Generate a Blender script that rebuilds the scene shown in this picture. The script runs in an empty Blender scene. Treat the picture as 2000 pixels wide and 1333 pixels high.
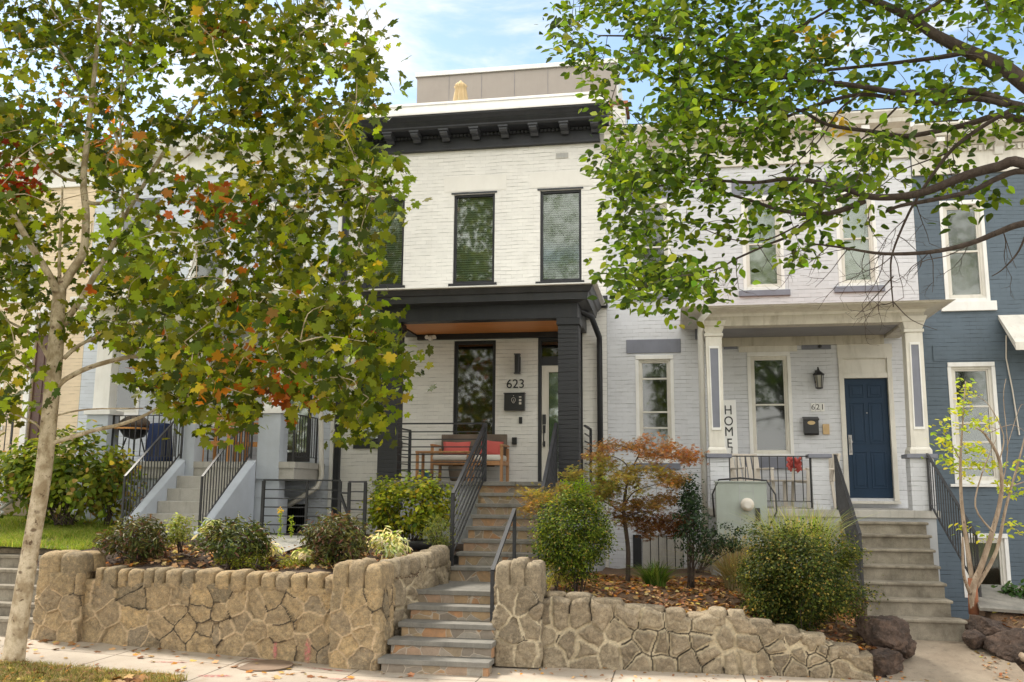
import bpy, bmesh, math, random
import numpy as np
from mathutils import Vector, Matrix
R = math.radians
rnd = random.Random(7)
nr = np.random.default_rng(11)
sc = bpy.context.scene
C = sc.collection

# ------------------------------------------------------------------ camera
FPX, CH, CD, CX = 1781.7, 2.16, 16.577, 2.831
YAW, PIT, ROL = -0.1776, 0.1595, 0.0075
_cy, _sy, _cp, _sp = math.cos(YAW), math.sin(YAW), math.cos(PIT), math.sin(PIT)
FW = Vector((_sy*_cp, _cy*_cp, _sp)); RT0 = Vector((_cy, -_sy, 0)); UP0 = RT0.cross(FW)
RT = RT0*math.cos(ROL) + UP0*math.sin(ROL); UP = -RT0*math.sin(ROL) + UP0*math.cos(ROL)
CO = Vector((CX, -CD, CH))
cd = bpy.data.cameras.new('camera'); cam = bpy.data.objects.new('camera', cd); C.objects.link(cam)
cd.sensor_width = 36; cd.lens = 36*FPX/2000; cd.clip_end = 2000; cd.clip_start = .1
cam.matrix_world = Matrix(((RT.x, UP.x, -FW.x, CO.x), (RT.y, UP.y, -FW.y, CO.y), (RT.z, UP.z, -FW.z, CO.z), (0, 0, 0, 1)))
sc.camera = cam
def at(px, py, Y=0.):            # measured point of the photograph on the vertical plane at depth Y
    px, py, Y = float(px), float(py), float(Y); d = (px-1000)/FPX*RT - (py-666.5)/FPX*UP + FW
    return CO + d*((Y+CD)/d.y)
def X_(px, py, Y=0.): return at(px, py, Y).x
def Z_(px, py, Y=0.): return at(px, py, Y).z

# ------------------------------------------------------------------ world, sun, exposure
SUN_EL, SUN_AZ = 50, -62         # behind the houses, to the left
wd = bpy.data.worlds.new('World'); sc.world = wd; wd.use_nodes = True
nt = wd.node_tree; nt.nodes.clear()
def N(nt, t, **k):
    n = nt.nodes.new(t)
    for a, b in k.items(): setattr(n, a, b)
    return n
sky = N(nt, 'ShaderNodeTexSky', sky_type='NISHITA', sun_disc=False)
sky.sun_elevation = R(SUN_EL); sky.sun_rotation = R(SUN_AZ); sky.air_density = 1.0; sky.dust_density = .6; sky.ozone_density = 1.2
tc = N(nt, 'ShaderNodeTexCoord')
mp = N(nt, 'ShaderNodeMapping'); mp.inputs['Scale'].default_value = (1.5, 1.5, 5.2); mp.inputs['Location'].default_value = (3.31, .9, 1.06)
nz = N(nt, 'ShaderNodeTexNoise'); nz.inputs['Scale'].default_value = 2.3; nz.inputs['Detail'].default_value = 9; nz.inputs['Roughness'].default_value = .6; nz.inputs['Distortion'].default_value = .35
nt.links.new(tc.outputs['Generated'], mp.inputs['Vector']); nt.links.new(mp.outputs[0], nz.inputs['Vector'])
sx = N(nt, 'ShaderNodeSeparateXYZ'); nt.links.new(tc.outputs['Generated'], sx.inputs[0])
# unseen cloud added behind the camera (towards the north) for whiter light on facades
cov = N(nt, 'ShaderNodeMapRange'); cov.inputs['From Min'].default_value = .45; cov.inputs['From Max'].default_value = -.25; cov.inputs['To Min'].default_value = 0; cov.inputs['To Max'].default_value = .3
nt.links.new(sx.outputs['Y'], cov.inputs['Value'])
ad = N(nt, 'ShaderNodeMath', operation='ADD'); nt.links.new(nz.outputs['Fac'], ad.inputs[0]); nt.links.new(cov.outputs[0], ad.inputs[1])
cr = N(nt, 'ShaderNodeMapRange', interpolation_type='SMOOTHSTEP'); cr.inputs['From Min'].default_value = .47; cr.inputs['From Max'].default_value = .72
nt.links.new(ad.outputs[0], cr.inputs['Value'])
skt = N(nt, 'ShaderNodeMix', data_type='RGBA', blend_type='MULTIPLY'); skt.inputs[0].default_value = 1
nt.links.new(sky.outputs[0], skt.inputs['A']); skt.inputs['B'].default_value = (1.15, 1.12, 1.02, 1)
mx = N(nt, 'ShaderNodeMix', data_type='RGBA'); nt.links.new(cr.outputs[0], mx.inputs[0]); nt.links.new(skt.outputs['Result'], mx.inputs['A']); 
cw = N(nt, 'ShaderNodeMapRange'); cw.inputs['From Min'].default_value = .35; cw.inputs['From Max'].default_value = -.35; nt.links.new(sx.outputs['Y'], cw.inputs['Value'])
cm = N(nt, 'ShaderNodeMix', data_type='RGBA'); nt.links.new(cw.outputs[0], cm.inputs[0]); cm.inputs['A'].default_value = (5.3, 5.2, 5.0, 1); cm.inputs['B'].default_value = (10.2, 10.0, 9.6, 1)   # unseen clouds behind the camera are brightened to light the facades
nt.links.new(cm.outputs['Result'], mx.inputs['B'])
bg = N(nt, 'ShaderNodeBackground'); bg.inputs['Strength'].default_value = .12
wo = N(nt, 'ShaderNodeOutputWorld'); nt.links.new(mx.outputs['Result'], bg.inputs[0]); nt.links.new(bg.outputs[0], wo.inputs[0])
sd = bpy.data.lights.new('sun', 'SUN'); sd.energy = 3.0; sd.angle = R(12); sd.color = (1, .93, .82)
sun = bpy.data.objects.new('sun', sd); C.objects.link(sun)
_a, _e = R(SUN_AZ), R(SUN_EL)
sdir = Vector((math.sin(_a)*math.cos(_e), math.cos(_a)*math.cos(_e), math.sin(_e)))
sun.rotation_euler = sdir.to_track_quat('Z', 'Y').to_euler()
sc.view_settings.view_transform = 'Standard'; sc.view_settings.look = 'None'
sc.view_settings.exposure = 1.0; sc.view_settings.gamma = 1
try: sc.view_settings.use_curve_mapping = False
except Exception: pass

# ------------------------------------------------------------------ material helpers
def newmat(name):
    m = bpy.data.materials.new(name); m.use_nodes = True; t = m.node_tree; t.nodes.clear()
    o = N(t, 'ShaderNodeOutputMaterial'); b = N(t, 'ShaderNodeBsdfPrincipled'); t.links.new(b.outputs[0], o.inputs[0])
    return m, t, b, o
def rgb(c): return (c[0], c[1], c[2], 1)
def mixc(t, fac, a, b, mode='MIX'):
    n = N(t, 'ShaderNodeMix', data_type='RGBA', blend_type=mode)
    for s, v in ((0, fac), ('A', a), ('B', b)):
        if isinstance(v, (int, float)): n.inputs[s].default_value = v
        elif isinstance(v, tuple): n.inputs[s].default_value = rgb(v)
        else: t.links.new(v, n.inputs[s])
    return n.outputs['Result']
def noise(t, vec, scale, detail=5, rough=.55, dist=0):
    n = N(t, 'ShaderNodeTexNoise'); n.inputs['Scale'].default_value = scale; n.inputs['Detail'].default_value = detail
    n.inputs['Roughness'].default_value = rough; n.inputs['Distortion'].default_value = dist
    if vec is not None: t.links.new(vec, n.inputs['Vector'])
    return n.outputs['Fac']
def rng(t, v, a, b, c=0., d=1.):
    n = N(t, 'ShaderNodeMapRange'); t.links.new(v, n.inputs['Value'])
    for s, x in (('From Min', a), ('From Max', b), ('To Min', c), ('To Max', d)): n.inputs[s].default_value = x
    return n.outputs[0]
def ocoord(t): return N(t, 'ShaderNodeTexCoord').outputs['Object']
def bump(t, b, h, strength=.4, dist=.01):
    n = N(t, 'ShaderNodeBump'); n.inputs['Strength'].default_value = strength; n.inputs['Distance'].default_value = dist
    t.links.new(h, n.inputs['Height']); t.links.new(n.outputs[0], b.inputs['Normal']); return n
def math_(t, op, a, b=None):
    n = N(t, 'ShaderNodeMath', operation=op)
    for i, v in enumerate((a, b)):
        if v is None: continue
        if isinstance(v, (int, float)): n.inputs[i].default_value = v
        else: t.links.new(v, n.inputs[i])
    return n.outputs[0]

def paint(name, col, rough=.5, var=.12, dirt=.0, dirtcol=(.25, .2, .14), bs=.15, spec=.5):
    m, t, b, o = newmat(name); oc = ocoord(t)
    n1 = noise(t, oc, 3.1, 6, .6); n2 = noise(t, oc, 40, 3)
    f = rng(t, n1, .3, .7, 1-var, 1+var*.4)
    n = N(t, 'ShaderNodeVectorMath', operation='SCALE'); n.inputs[0].default_value = col; t.links.new(f, n.inputs['Scale'])
    c = n.outputs[0]
    if dirt:
        mpn = N(t, 'ShaderNodeMapping'); mpn.inputs['Scale'].default_value = (6, 6, 1.2); t.links.new(oc, mpn.inputs[0])
        d = noise(t, mpn.outputs[0], 1.6, 8, .65)
        c = mixc(t, rng(t, d, .48, .75, 0, dirt), c, dirtcol)
    t.links.new(c, b.inputs['Base Color']); b.inputs['Roughness'].default_value = rough
    b.inputs['Specular IOR Level'].default_value = spec
    bump(t, b, n2, bs, .004)
    return m
def lerp_(a, b, t): return a+(b-a)*t
def brick(name, col, mortar=None, rough=.6, bw=.21, bh=.072, bs=.6, var=.07, dirt=.1, dark=.8):
    """painted brickwork: courses in relief, thin dark joints, chipped and weathered paint"""
    m, t, b, o = newmat(name); oc = ocoord(t)
    s = N(t, 'ShaderNodeSeparateXYZ'); t.links.new(oc, s.inputs[0])
    u = math_(t, 'ADD', s.outputs['X'], s.outputs['Y'])
    wob = rng(t, noise(t, oc, 1.3, 3), .3, .7, -.012, .012)
    z = math_(t, 'ADD', s.outputs['Z'], wob)
    cv = N(t, 'ShaderNodeCombineXYZ'); t.links.new(u, cv.inputs[0]); t.links.new(z, cv.inputs[1])
    br = N(t, 'ShaderNodeTexBrick'); t.links.new(cv.outputs[0], br.inputs['Vector'])
    br.inputs['Scale'].default_value = 1; br.inputs['Brick Width'].default_value = bw; br.inputs['Row Height'].default_value = bh
    br.inputs['Mortar Size'].default_value = .0045; br.inputs['Mortar Smooth'].default_value = .35; br.inputs['Bias'].default_value = 0
    c2 = tuple(x*.93 for x in col)
    br.inputs['Color1'].default_value = rgb(col); br.inputs['Color2'].default_value = rgb(c2)
    mm = mortar or tuple(x*dark for x in col)
    # joints are only open in places
    n1 = noise(t, oc, 2.3, 6, .65)
    mc = mixc(t, rng(t, n1, .38, .62), tuple(x*.985 for x in col), tuple(lerp_(p, q, .45) for p, q in zip(col, mm)))
    t.links.new(mc, br.inputs['Mortar'])
    c = br.outputs['Color']
    # long deeper course lines
    cv2 = N(t, 'ShaderNodeCombineXYZ'); t.links.new(u, cv2.inputs[0]); t.links.new(math_(t, 'MULTIPLY', z, 1/bh), cv2.inputs[1])
    fr = math_(t, 'FRACT', math_(t, 'MULTIPLY', z, 1/bh))
    mpn = N(t, 'ShaderNodeMapping'); mpn.inputs['Scale'].default_value = (1.1, 1, 6); t.links.new(oc, mpn.inputs[0])
    ln = math_(t, 'MULTIPLY', rng(t, fr, .0, .19, 1, 0), rng(t, noise(t, mpn.outputs[0], 2.2, 6, .7), .46, .6))
    c = mixc(t, math_(t, 'MULTIPLY', ln, .9), c, tuple(x*dark*.5 for x in col))
    f = rng(t, noise(t, oc, .9, 7, .65), .3, .7, 1-var, 1+var)
    n = N(t, 'ShaderNodeVectorMath', operation='SCALE'); t.links.new(c, n.inputs[0]); t.links.new(f, n.inputs['Scale'])
    c = n.outputs[0]
    if dirt:
        mp3 = N(t, 'ShaderNodeMapping'); mp3.inputs['Scale'].default_value = (3, 3, .7); t.links.new(oc, mp3.inputs[0])
        c = mixc(t, rng(t, noise(t, mp3.outputs[0], 1.4, 8, .7), .52, .8, 0, dirt*2), c, (col[0]*.55, col[1]*.5, col[2]*.42))
    t.links.new(c, b.inputs['Base Color']); b.inputs['Roughness'].default_value = rough
    h = math_(t, 'ADD', math_(t, 'MULTIPLY', br.outputs['Fac'], -.45), math_(t, 'MULTIPLY', noise(t, oc, 55, 4, .6), .5))
    h = math_(t, 'SUBTRACT', h, math_(t, 'MULTIPLY', ln, .9))
    bump(t, b, h, bs, .007)
    return m
def metal(name, col, rough=.35):
    m, t, b, o = newmat(name); oc = ocoord(t)
    c = mixc(t, rng(t, noise(t, oc, 6, 5), .35, .7), col, tuple(min(1, x*1.5+.01) for x in col))
    t.links.new(c, b.inputs['Base Color']); b.inputs['Roughness'].default_value = rough; b.inputs['Metallic'].default_value = .0
    bump(t, b, noise(t, oc, 70, 2), .1, .002)
    return m
def glassmat(name, tint=(.75, .82, .78), refl=.22):
    m = bpy.data.materials.new(name); m.use_nodes = True; t = m.node_tree; t.nodes.clear()
    o = N(t, 'ShaderNodeOutputMaterial'); tr = N(t, 'ShaderNodeBsdfTransparent'); tr.inputs[0].default_value = rgb(tint)
    g = N(t, 'ShaderNodeBsdfGlossy'); g.inputs['Roughness'].default_value = .045
    lw = N(t, 'ShaderNodeFresnel'); lw.inputs['IOR'].default_value = 1.5
    oc = ocoord(t); bp = N(t, 'ShaderNodeBump'); bp.inputs['Strength'].default_value = .035; bp.inputs['Distance'].default_value = .02
    t.links.new(noise(t, oc, 2.2, 2), bp.inputs['Height']); t.links.new(bp.outputs[0], g.inputs['Normal'])
    f = math_(t, 'ADD', math_(t, 'MULTIPLY', lw.outputs[0], .8), refl)
    mxs = N(t, 'ShaderNodeMixShader'); t.links.new(f, mxs.inputs[0]); t.links.new(tr.outputs[0], mxs.inputs[1]); t.links.new(g.outputs[0], mxs.inputs[2])
    t.links.new(mxs.outputs[0], o.inputs[0]); return m
def leafmat(name, trans=.42, rough=.5, spec=.16):
    m = bpy.data.materials.new(name); m.use_nodes = True; t = m.node_tree; t.nodes.clear()
    o = N(t, 'ShaderNodeOutputMaterial'); b = N(t, 'ShaderNodeBsdfPrincipled'); a = N(t, 'ShaderNodeAttribute', attribute_name='col')
    t.links.new(a.outputs['Color'], b.inputs['Base Color']); b.inputs['Roughness'].default_value = rough; b.inputs['Specular IOR Level'].default_value = spec
    tr = N(t, 'ShaderNodeBsdfTranslucent')
    t.links.new(mixc(t, 1., a.outputs['Color'], (1.75, 1.6, .8), 'MULTIPLY'), tr.inputs[0])
    ms = N(t, 'ShaderNodeMixShader'); ms.inputs[0].default_value = trans
    t.links.new(b.outputs[0], ms.inputs[1]); t.links.new(tr.outputs[0], ms.inputs[2]); t.links.new(ms.outputs[0], o.inputs[0]); return m
def concrete(name, col, col2, scale=2., streak=True, bs=.4):
    m, t, b, o = newmat(name); oc = ocoord(t)
    c = mixc(t, rng(t, noise(t, oc, scale, 8, .68), .33, .68), col, col2)
    c = mixc(t, rng(t, noise(t, oc, 90, 2), .45, .75, 0, .25), c, tuple(x*.5 for x in col2))
    if streak:
        mpn = N(t, 'ShaderNodeMapping'); mpn.inputs['Scale'].default_value = (5, 5, .9); t.links.new(oc, mpn.inputs[0])
        c = mixc(t, rng(t, noise(t, mpn.outputs[0], 1.7, 7, .7), .52, .74, 0, .55), c, tuple(x*.45 for x in col2))
    t.links.new(c, b.inputs['Base Color']); b.inputs['Roughness'].default_value = .85
    bump(t, b, noise(t, oc, 60, 6, .7), bs, .004); return m
def stonemat(name, cols, mort):
    """field stone: tint per stone in attribute 'tint' (r: random, g: mortar mask)"""
    m, t, b, o = newmat(name); oc = ocoord(t)
    a = N(t, 'ShaderNodeAttribute', attribute_name='tint'); s = N(t, 'ShaderNodeSeparateColor'); t.links.new(a.outputs['Color'], s.inputs[0])
    rp = N(t, 'ShaderNodeValToRGB'); rp.color_ramp.interpolation = 'LINEAR'
    e = rp.color_ramp.elements; e[0].color = rgb(cols[0]); e[1].color = rgb(cols[-1])
    for i, cc in enumerate(cols[1:-1]): k = e.new((i+1)/(len(cols)-1)); k.color = rgb(cc)
    t.links.new(s.outputs[0], rp.inputs[0])
    n1 = noise(t, oc, 9, 10, .72, .4); n2 = noise(t, oc, 38, 8, .75); n3 = noise(t, oc, 85, 5, .75)
    c = mixc(t, rng(t, n1, .36, .66, 0, .7), rp.outputs[0], tuple(x*.5 for x in cols[0]))
    c = mixc(t, rng(t, n2, .5, .68, 0, .5), c, tuple(min(1, x*1.5) for x in cols[-1]))
    c = mixc(t, rng(t, n3, .5, .66, 0, .6), c, (.07, .055, .04))
    n4 = noise(t, oc, 20, 6, .7, .3); c = mixc(t, rng(t, n4, .54, .66, 0, .55), c, tuple(x*.40 for x in cols[0])); c = mixc(t, rng(t, n4, .34, .46, .45, 0), c, tuple(min(1, x*1.25) for x in cols[1]))
    mm = mixc(t, rng(t, n2, .4, .65), mort, tuple(x*.62 for x in mort))
    c = mixc(t, s.outputs[1], c, mm); c = mixc(t, s.outputs[2], c, (.045, .035, .025))
    t.links.new(c, b.inputs['Base Color']); b.inputs['Roughness'].default_value = .9
    h = math_(t, 'ADD', n2, math_(t, 'MULTIPLY', n3, .5)); h = math_(t, 'ADD', h, math_(t, 'MULTIPLY', n1, 1.2))
    bump(t, b, h, 1., .026); return m
def vorstone(name, cols, mort, scale=4.2, edge=.024):
    """flagstone veneer: irregular pieces by cell texture"""
    m, t, b, o = newmat(name); oc = ocoord(t)
    w = N(t, 'ShaderNodeVectorMath', operation='MULTIPLY_ADD'); nn = N(t, 'ShaderNodeTexNoise'); nn.inputs['Scale'].default_value = 3; t.links.new(oc, nn.inputs['Vector'])
    t.links.new(nn.outputs['Color'], w.inputs[0]); w.inputs[1].default_value = (.12, .12, .12); t.links.new(oc, w.inputs[2])
    v = N(t, 'ShaderNodeTexVoronoi', feature='F1'); v2 = N(t, 'ShaderNodeTexVoronoi', feature='DISTANCE_TO_EDGE')
    for q in (v, v2): q.inputs['Scale'].default_value = scale; t.links.new(w.outputs[0], q.inputs['Vector'])
    s = N(t, 'ShaderNodeSeparateColor'); t.links.new(v.outputs['Color'], s.inputs[0])
    rp = N(t, 'ShaderNodeValToRGB'); e = rp.color_ramp.elements; e[0].color = rgb(cols[0]); e[1].color = rgb(cols[-1])
    for i, cc in enumerate(cols[1:-1]): k = e.new((i+1)/(len(cols)-1)); k.color = rgb(cc)
    t.links.new(s.outputs[0], rp.inputs[0])
    n1 = noise(t, oc, 11, 9, .7, .5); c = mixc(t, rng(t, n1, .35, .7, 0, .6), rp.outputs[0], tuple(x*.55 for x in cols[0]))
    mask = rng(t, v2.outputs['Distance'], edge*.4, edge, 1, 0)
    c = mixc(t, mask, c, mort); t.links.new(c, b.inputs['Base Color']); b.inputs['Roughness'].default_value = .85
    bump(t, b, math_(t, 'SUBTRACT', noise(t, oc, 30, 7, .7), math_(t, 'MULTIPLY', mask, .8)), .6, .01); return m
def wood(name, col, col2, scale=1.2, axis=0, plank=None):
    m, t, b, o = newmat(name); oc = ocoord(t)
    mpn = N(t, 'ShaderNodeMapping'); sc_ = [26, 26, 26]; sc_[axis] = 1.6; mpn.inputs['Scale'].default_value = sc_; t.links.new(oc, mpn.inputs[0])
    c = mixc(t, rng(t, noise(t, mpn.outputs[0], scale, 6, .6, .6), .3, .7), col, col2)
    if plank:
        s = N(t, 'ShaderNodeSeparateXYZ'); t.links.new(oc, s.inputs[0]); fr = math_(t, 'FRACT', math_(t, 'MULTIPLY', s.outputs['Y'], 1/plank))
        c = mixc(t, rng(t, fr, 0, .07, .9, 0), c, (.03, .015, .008))
    t.links.new(c, b.inputs['Base Color']); b.inputs['Roughness'].default_value = .5; return m
def barkmat(name, base, patch, dark, sc1=7, zs=.5, bs=.4):
    m, t, b, o = newmat(name); oc = ocoord(t)
    mpn = N(t, 'ShaderNodeMapping'); mpn.inputs['Scale'].default_value = (1, 1, zs); t.links.new(oc, mpn.inputs[0])
    c = mixc(t, rng(t, noise(t, mpn.outputs[0], sc1, 5, .55), .42, .6), base, patch)
    c = mixc(t, rng(t, noise(t, mpn.outputs[0], sc1*2.1, 5, .6, .4), .6, .68), c, dark)
    c = mixc(t, rng(t, noise(t, mpn.outputs[0], sc1*9, 4, .7), .45, .8, 0, .4), c, dark)
    if name.startswith('syc'):
        vo = N(t, 'ShaderNodeTexVoronoi'); vo.inputs['Scale'].default_value = 7.5; m2 = N(t, 'ShaderNodeMapping'); m2.inputs['Scale'].default_value = (.8, .8, 1.25); t.links.new(oc, m2.inputs[0]); t.links.new(m2.outputs[0], vo.inputs['Vector'])
        f = math_(t, 'ADD', vo.outputs['Distance'], math_(t, 'MULTIPLY', noise(t, oc, 25, 4), .16)); c = mixc(t, math_(t, 'MULTIPLY', rng(t, f, .22, .32, .85, 0), rng(t, noise(t, oc, 2.3, 3), .47, .56)), c, dark)
    t.links.new(c, b.inputs['Base Color']); b.inputs['Roughness'].default_value = .8
    bump(t, b, math_(t, 'ADD', noise(t, mpn.outputs[0], sc1*2.1, 5, .6, .4), noise(t, oc, 60, 5, .7)), bs, .02); return m
def groundmat(name, cols, scale=3, bs=.8, fine=55):
    m, t, b, o = newmat(name); oc = ocoord(t)
    c = mixc(t, rng(t, noise(t, oc, scale, 8, .7), .35, .65), cols[0], cols[1])
    c = mixc(t, rng(t, noise(t, oc, fine, 6, .7), .45, .62), c, cols[2])
    t.links.new(c, b.inputs['Base Color']); b.inputs['Roughness'].default_value = .95
    bump(t, b, noise(t, oc, fine, 7, .75), bs, .03); return m

M = {}
M['white_brick'] = brick('white_painted_brick', (.765, .745, .70), dirt=.08, dark=.55, bs=.7)
M['lilac_brick'] = brick('pale_grey_painted_brick', (.645, .655, .685), dirt=.10, dark=.55)
M['grey_brick'] = brick('porch_grey_brick', (.60, .58, .58), dirt=.1, dark=.55)
M['blue_brick'] = brick('slate_blue_brick', (.092, .126, .160), dirt=.14, dark=.45, var=.14)
M['cream_brick'] = brick('cream_brick', (.74, .60, .42), dirt=.05)
M['neigh_brick'] = brick('neighbour_grey_brick', (.60, .64, .70), dirt=.05)
M['black_brick'] = brick('charcoal_brick', (.019, .020, .024), dark=.35, rough=.5, bs=.9, dirt=0)
M['char'] = paint('charcoal_paint', (.020, .0215, .026), .45, .3, .3, (.05, .048, .045), .3, .4)
M['char2'] = paint('charcoal_fascia', (.046, .049, .057), .45, .25, .3, (.08, .075, .07), .3, .4)
M['black'] = paint('black_paint', (.012, .012, .014), .35, .2)
M['board'] = paint('whitewashed_board', (.84, .83, .81), .7, .06)
M['white'] = paint('white_trim', (.80, .79, .76), .5, .08, .25, (.5, .45, .38))
M['white2'] = paint('off_white_stucco', (.735, .712, .66), .6, .06, .1, (.5, .45, .36))
M['cream'] = paint('cream_trim', (.56, .52, .44), .55, .15, .65, (.22, .18, .12))
M['creamw'] = paint('cream_white_trim', (.70, .67, .60), .55, .12, .35, (.3, .26, .2))
M['slate'] = paint('slate_paint', (.20, .21, .255), .6, .15, .2, (.1, .09, .09))
M['ceil'] = paint('porch_ceiling_paint', (.24, .235, .25), .6, .15)
M['taupe'] = paint('taupe_panel', (.36, .315, .275), .6, .06, .15, (.25, .21, .18))
M['roofwhite'] = paint('white_roof_coating', (.84, .83, .80), .6, .08, .2, (.5, .46, .4))
M['rust'] = paint('rusty_tin', (.42, .16, .08), .7, .5, .5, (.1, .06, .05))
M['cedar'] = wood('cedar_boards', (.85, .36, .11), (.66, .24, .07), 1.0, 0, .12)
M['teak'] = wood('teak', (.52, .27, .12), (.36, .17, .07), 1.0, 2)
M['pine'] = wood('orange_wood', (.70, .34, .10), (.5, .2, .05), 1.0, 2)
M['glass'] = glassmat('window_glass', (.80, .86, .80), .10)
M['glass2'] = glassmat('dark_window_glass', (.55, .58, .54), .08)
M['rail'] = metal('graphite_rail', (.016, .017, .02), .5)
M['iron'] = metal('wrought_iron', (.018, .018, .02), .45)
M['blind'] = paint('pale_blind', (.44, .48, .40), .7, .05)
M['shade'] = paint('window_shade', (.60, .57, .50), .8, .06)
M['dshade'] = paint('dim_curtain', (.26, .23, .20), .8, .3)
M['gshade'] = paint('green_shade', (.30, .38, .30), .8, .1)
M['dark'] = paint('dark_interior', (.02, .018, .016), .9, .1)
M['bluedoor'] = paint('navy_door', (.012, .034, .07), .45, .15, spec=.3)
M['wdoor'] = paint('warm_white_door', (.66, .62, .54), .4, .05)
M['stucco'] = paint('grey_stucco', (.42, .43, .44), .8, .15, .2, (.25, .23, .2), .4)
M['bstucco'] = paint('pale_blue_stucco', (.50, .54, .60), .8, .1, .12, (.3, .3, .3), .4)
M['mortar'] = concrete('lime_mortar', (.58, .45, .30), (.42, .32, .21), 5, False)
M['blueston'] = concrete('bluestone', (.25, .235, .205), (.15, .142, .125), 3)
M['conc'] = concrete('old_concrete', (.36, .32, .25), (.14, .118, .088), 2.8, bs=.8)
M['walk'] = concrete('worn_walkway_concrete', (.33, .27, .20), (.20, .155, .11), 1.6)
M['lconc'] = concrete('pale_concrete', (.52, .50, .46), (.40, .38, .34), 1.6)
M['flag'] = vorstone('flagstone_riser', [(.30, .24, .17), (.42, .30, .17), (.48, .25, .12), (.36, .33, .28), (.24, .20, .16)], (.45, .38, .30), 5.0)
M['stone'] = stonemat('tan_fieldstone', [(.34, .27, .17), (.66, .47, .25), (.46, .35, .22), (.78, .55, .28), (.40, .32, .22)], (.80, .60, .37))
M['stone2'] = stonemat('grey_fieldstone', [(.30, .24, .16), (.50, .395, .265), (.26, .21, .145), (.56, .455, .31), (.38, .305, .205)], (.78, .66, .46))
M['rock'] = stonemat('dark_boulder', [(.07, .042, .032), (.17, .11, .08), (.05, .036, .03), (.13, .085, .06)], (.2, .15, .1))
M['bark'] = barkmat('sycamore_bark', (.64, .53, .37), (.36, .27, .16), (.12, .07, .035), 8, .8)
M['bark2'] = barkmat('dark_bark', (.055, .036, .026), (.085, .06, .044), (.02, .014, .01), 14, .4, .7)
M['bark3'] = barkmat('sapling_bark', (.26, .19, .13), (.38, .30, .22), (.10, .06, .04), 16, .4)
M['soil'] = groundmat('dark_mulch', [(.045, .03, .022), (.075, .05, .036), (.13, .085, .055)], 4)
M['soil2'] = groundmat('leafy_soil', [(.14, .085, .05), (.22, .13, .07), (.07, .045, .03)], 5)
M['lawn'] = groundmat('lawn_soil', [(.14, .15, .05), (.22, .19, .09), (.08, .1, .03)], 4)
M['asph'] = groundmat('asphalt', [(.20, .19, .17), (.24, .225, .2), (.14, .13, .12)], 2, .3, 120)
M['leaf'] = leafmat('broad_leaf', .5); M['leaf2'] = leafmat('small_leaf', .45); M['leafd'] = leafmat('evergreen_leaf', .22, .5, .3)
M['litter'] = leafmat('dry_leaf', .1, .8, .1); M['grass'] = leafmat('grass_blade', .35, .6, .2)
M['red'] = paint('coral_fabric', (.56, .115, .10), .9, .1); M['cush'] = paint('white_cushion', (.68, .64, .58), .9, .08)
M['wick'] = paint('brown_wicker', (.17, .13, .10), .7, .4, 0, bs=.8); M['steel'] = metal('brushed_steel', (.35, .34, .33), .3)
M['ugrey'] = paint('meter_grey', (.36, .40, .36), .5, .08, .2, (.22, .2, .16)); M['tanp'] = paint('tan_plastic', (.58, .40, .20), .5, .1)
M['canvas'] = paint('tan_canvas', (.62, .46, .25), .9, .15); M['navy'] = paint('navy_cloth', (.03, .05, .14), .9, .2)
M['resin'] = paint('white_resin', (.66, .60, .52), .5, .12, .2, (.4, .3, .2)); M['redpaint'] = paint('red_marking', (.55, .13, .12), .8, .3)
M['cast'] = paint('cast_iron_lid', (.22, .15, .10), .8, .4); M['terra'] = paint('terracotta', (.42, .17, .10), .9, .3)
M['yellow'] = paint('yellow_petal', (.75, .5, .03), .7, .1); M['lampglass'] = paint('lamp_glass', (.35, .33, .28), .2, .1)

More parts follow.
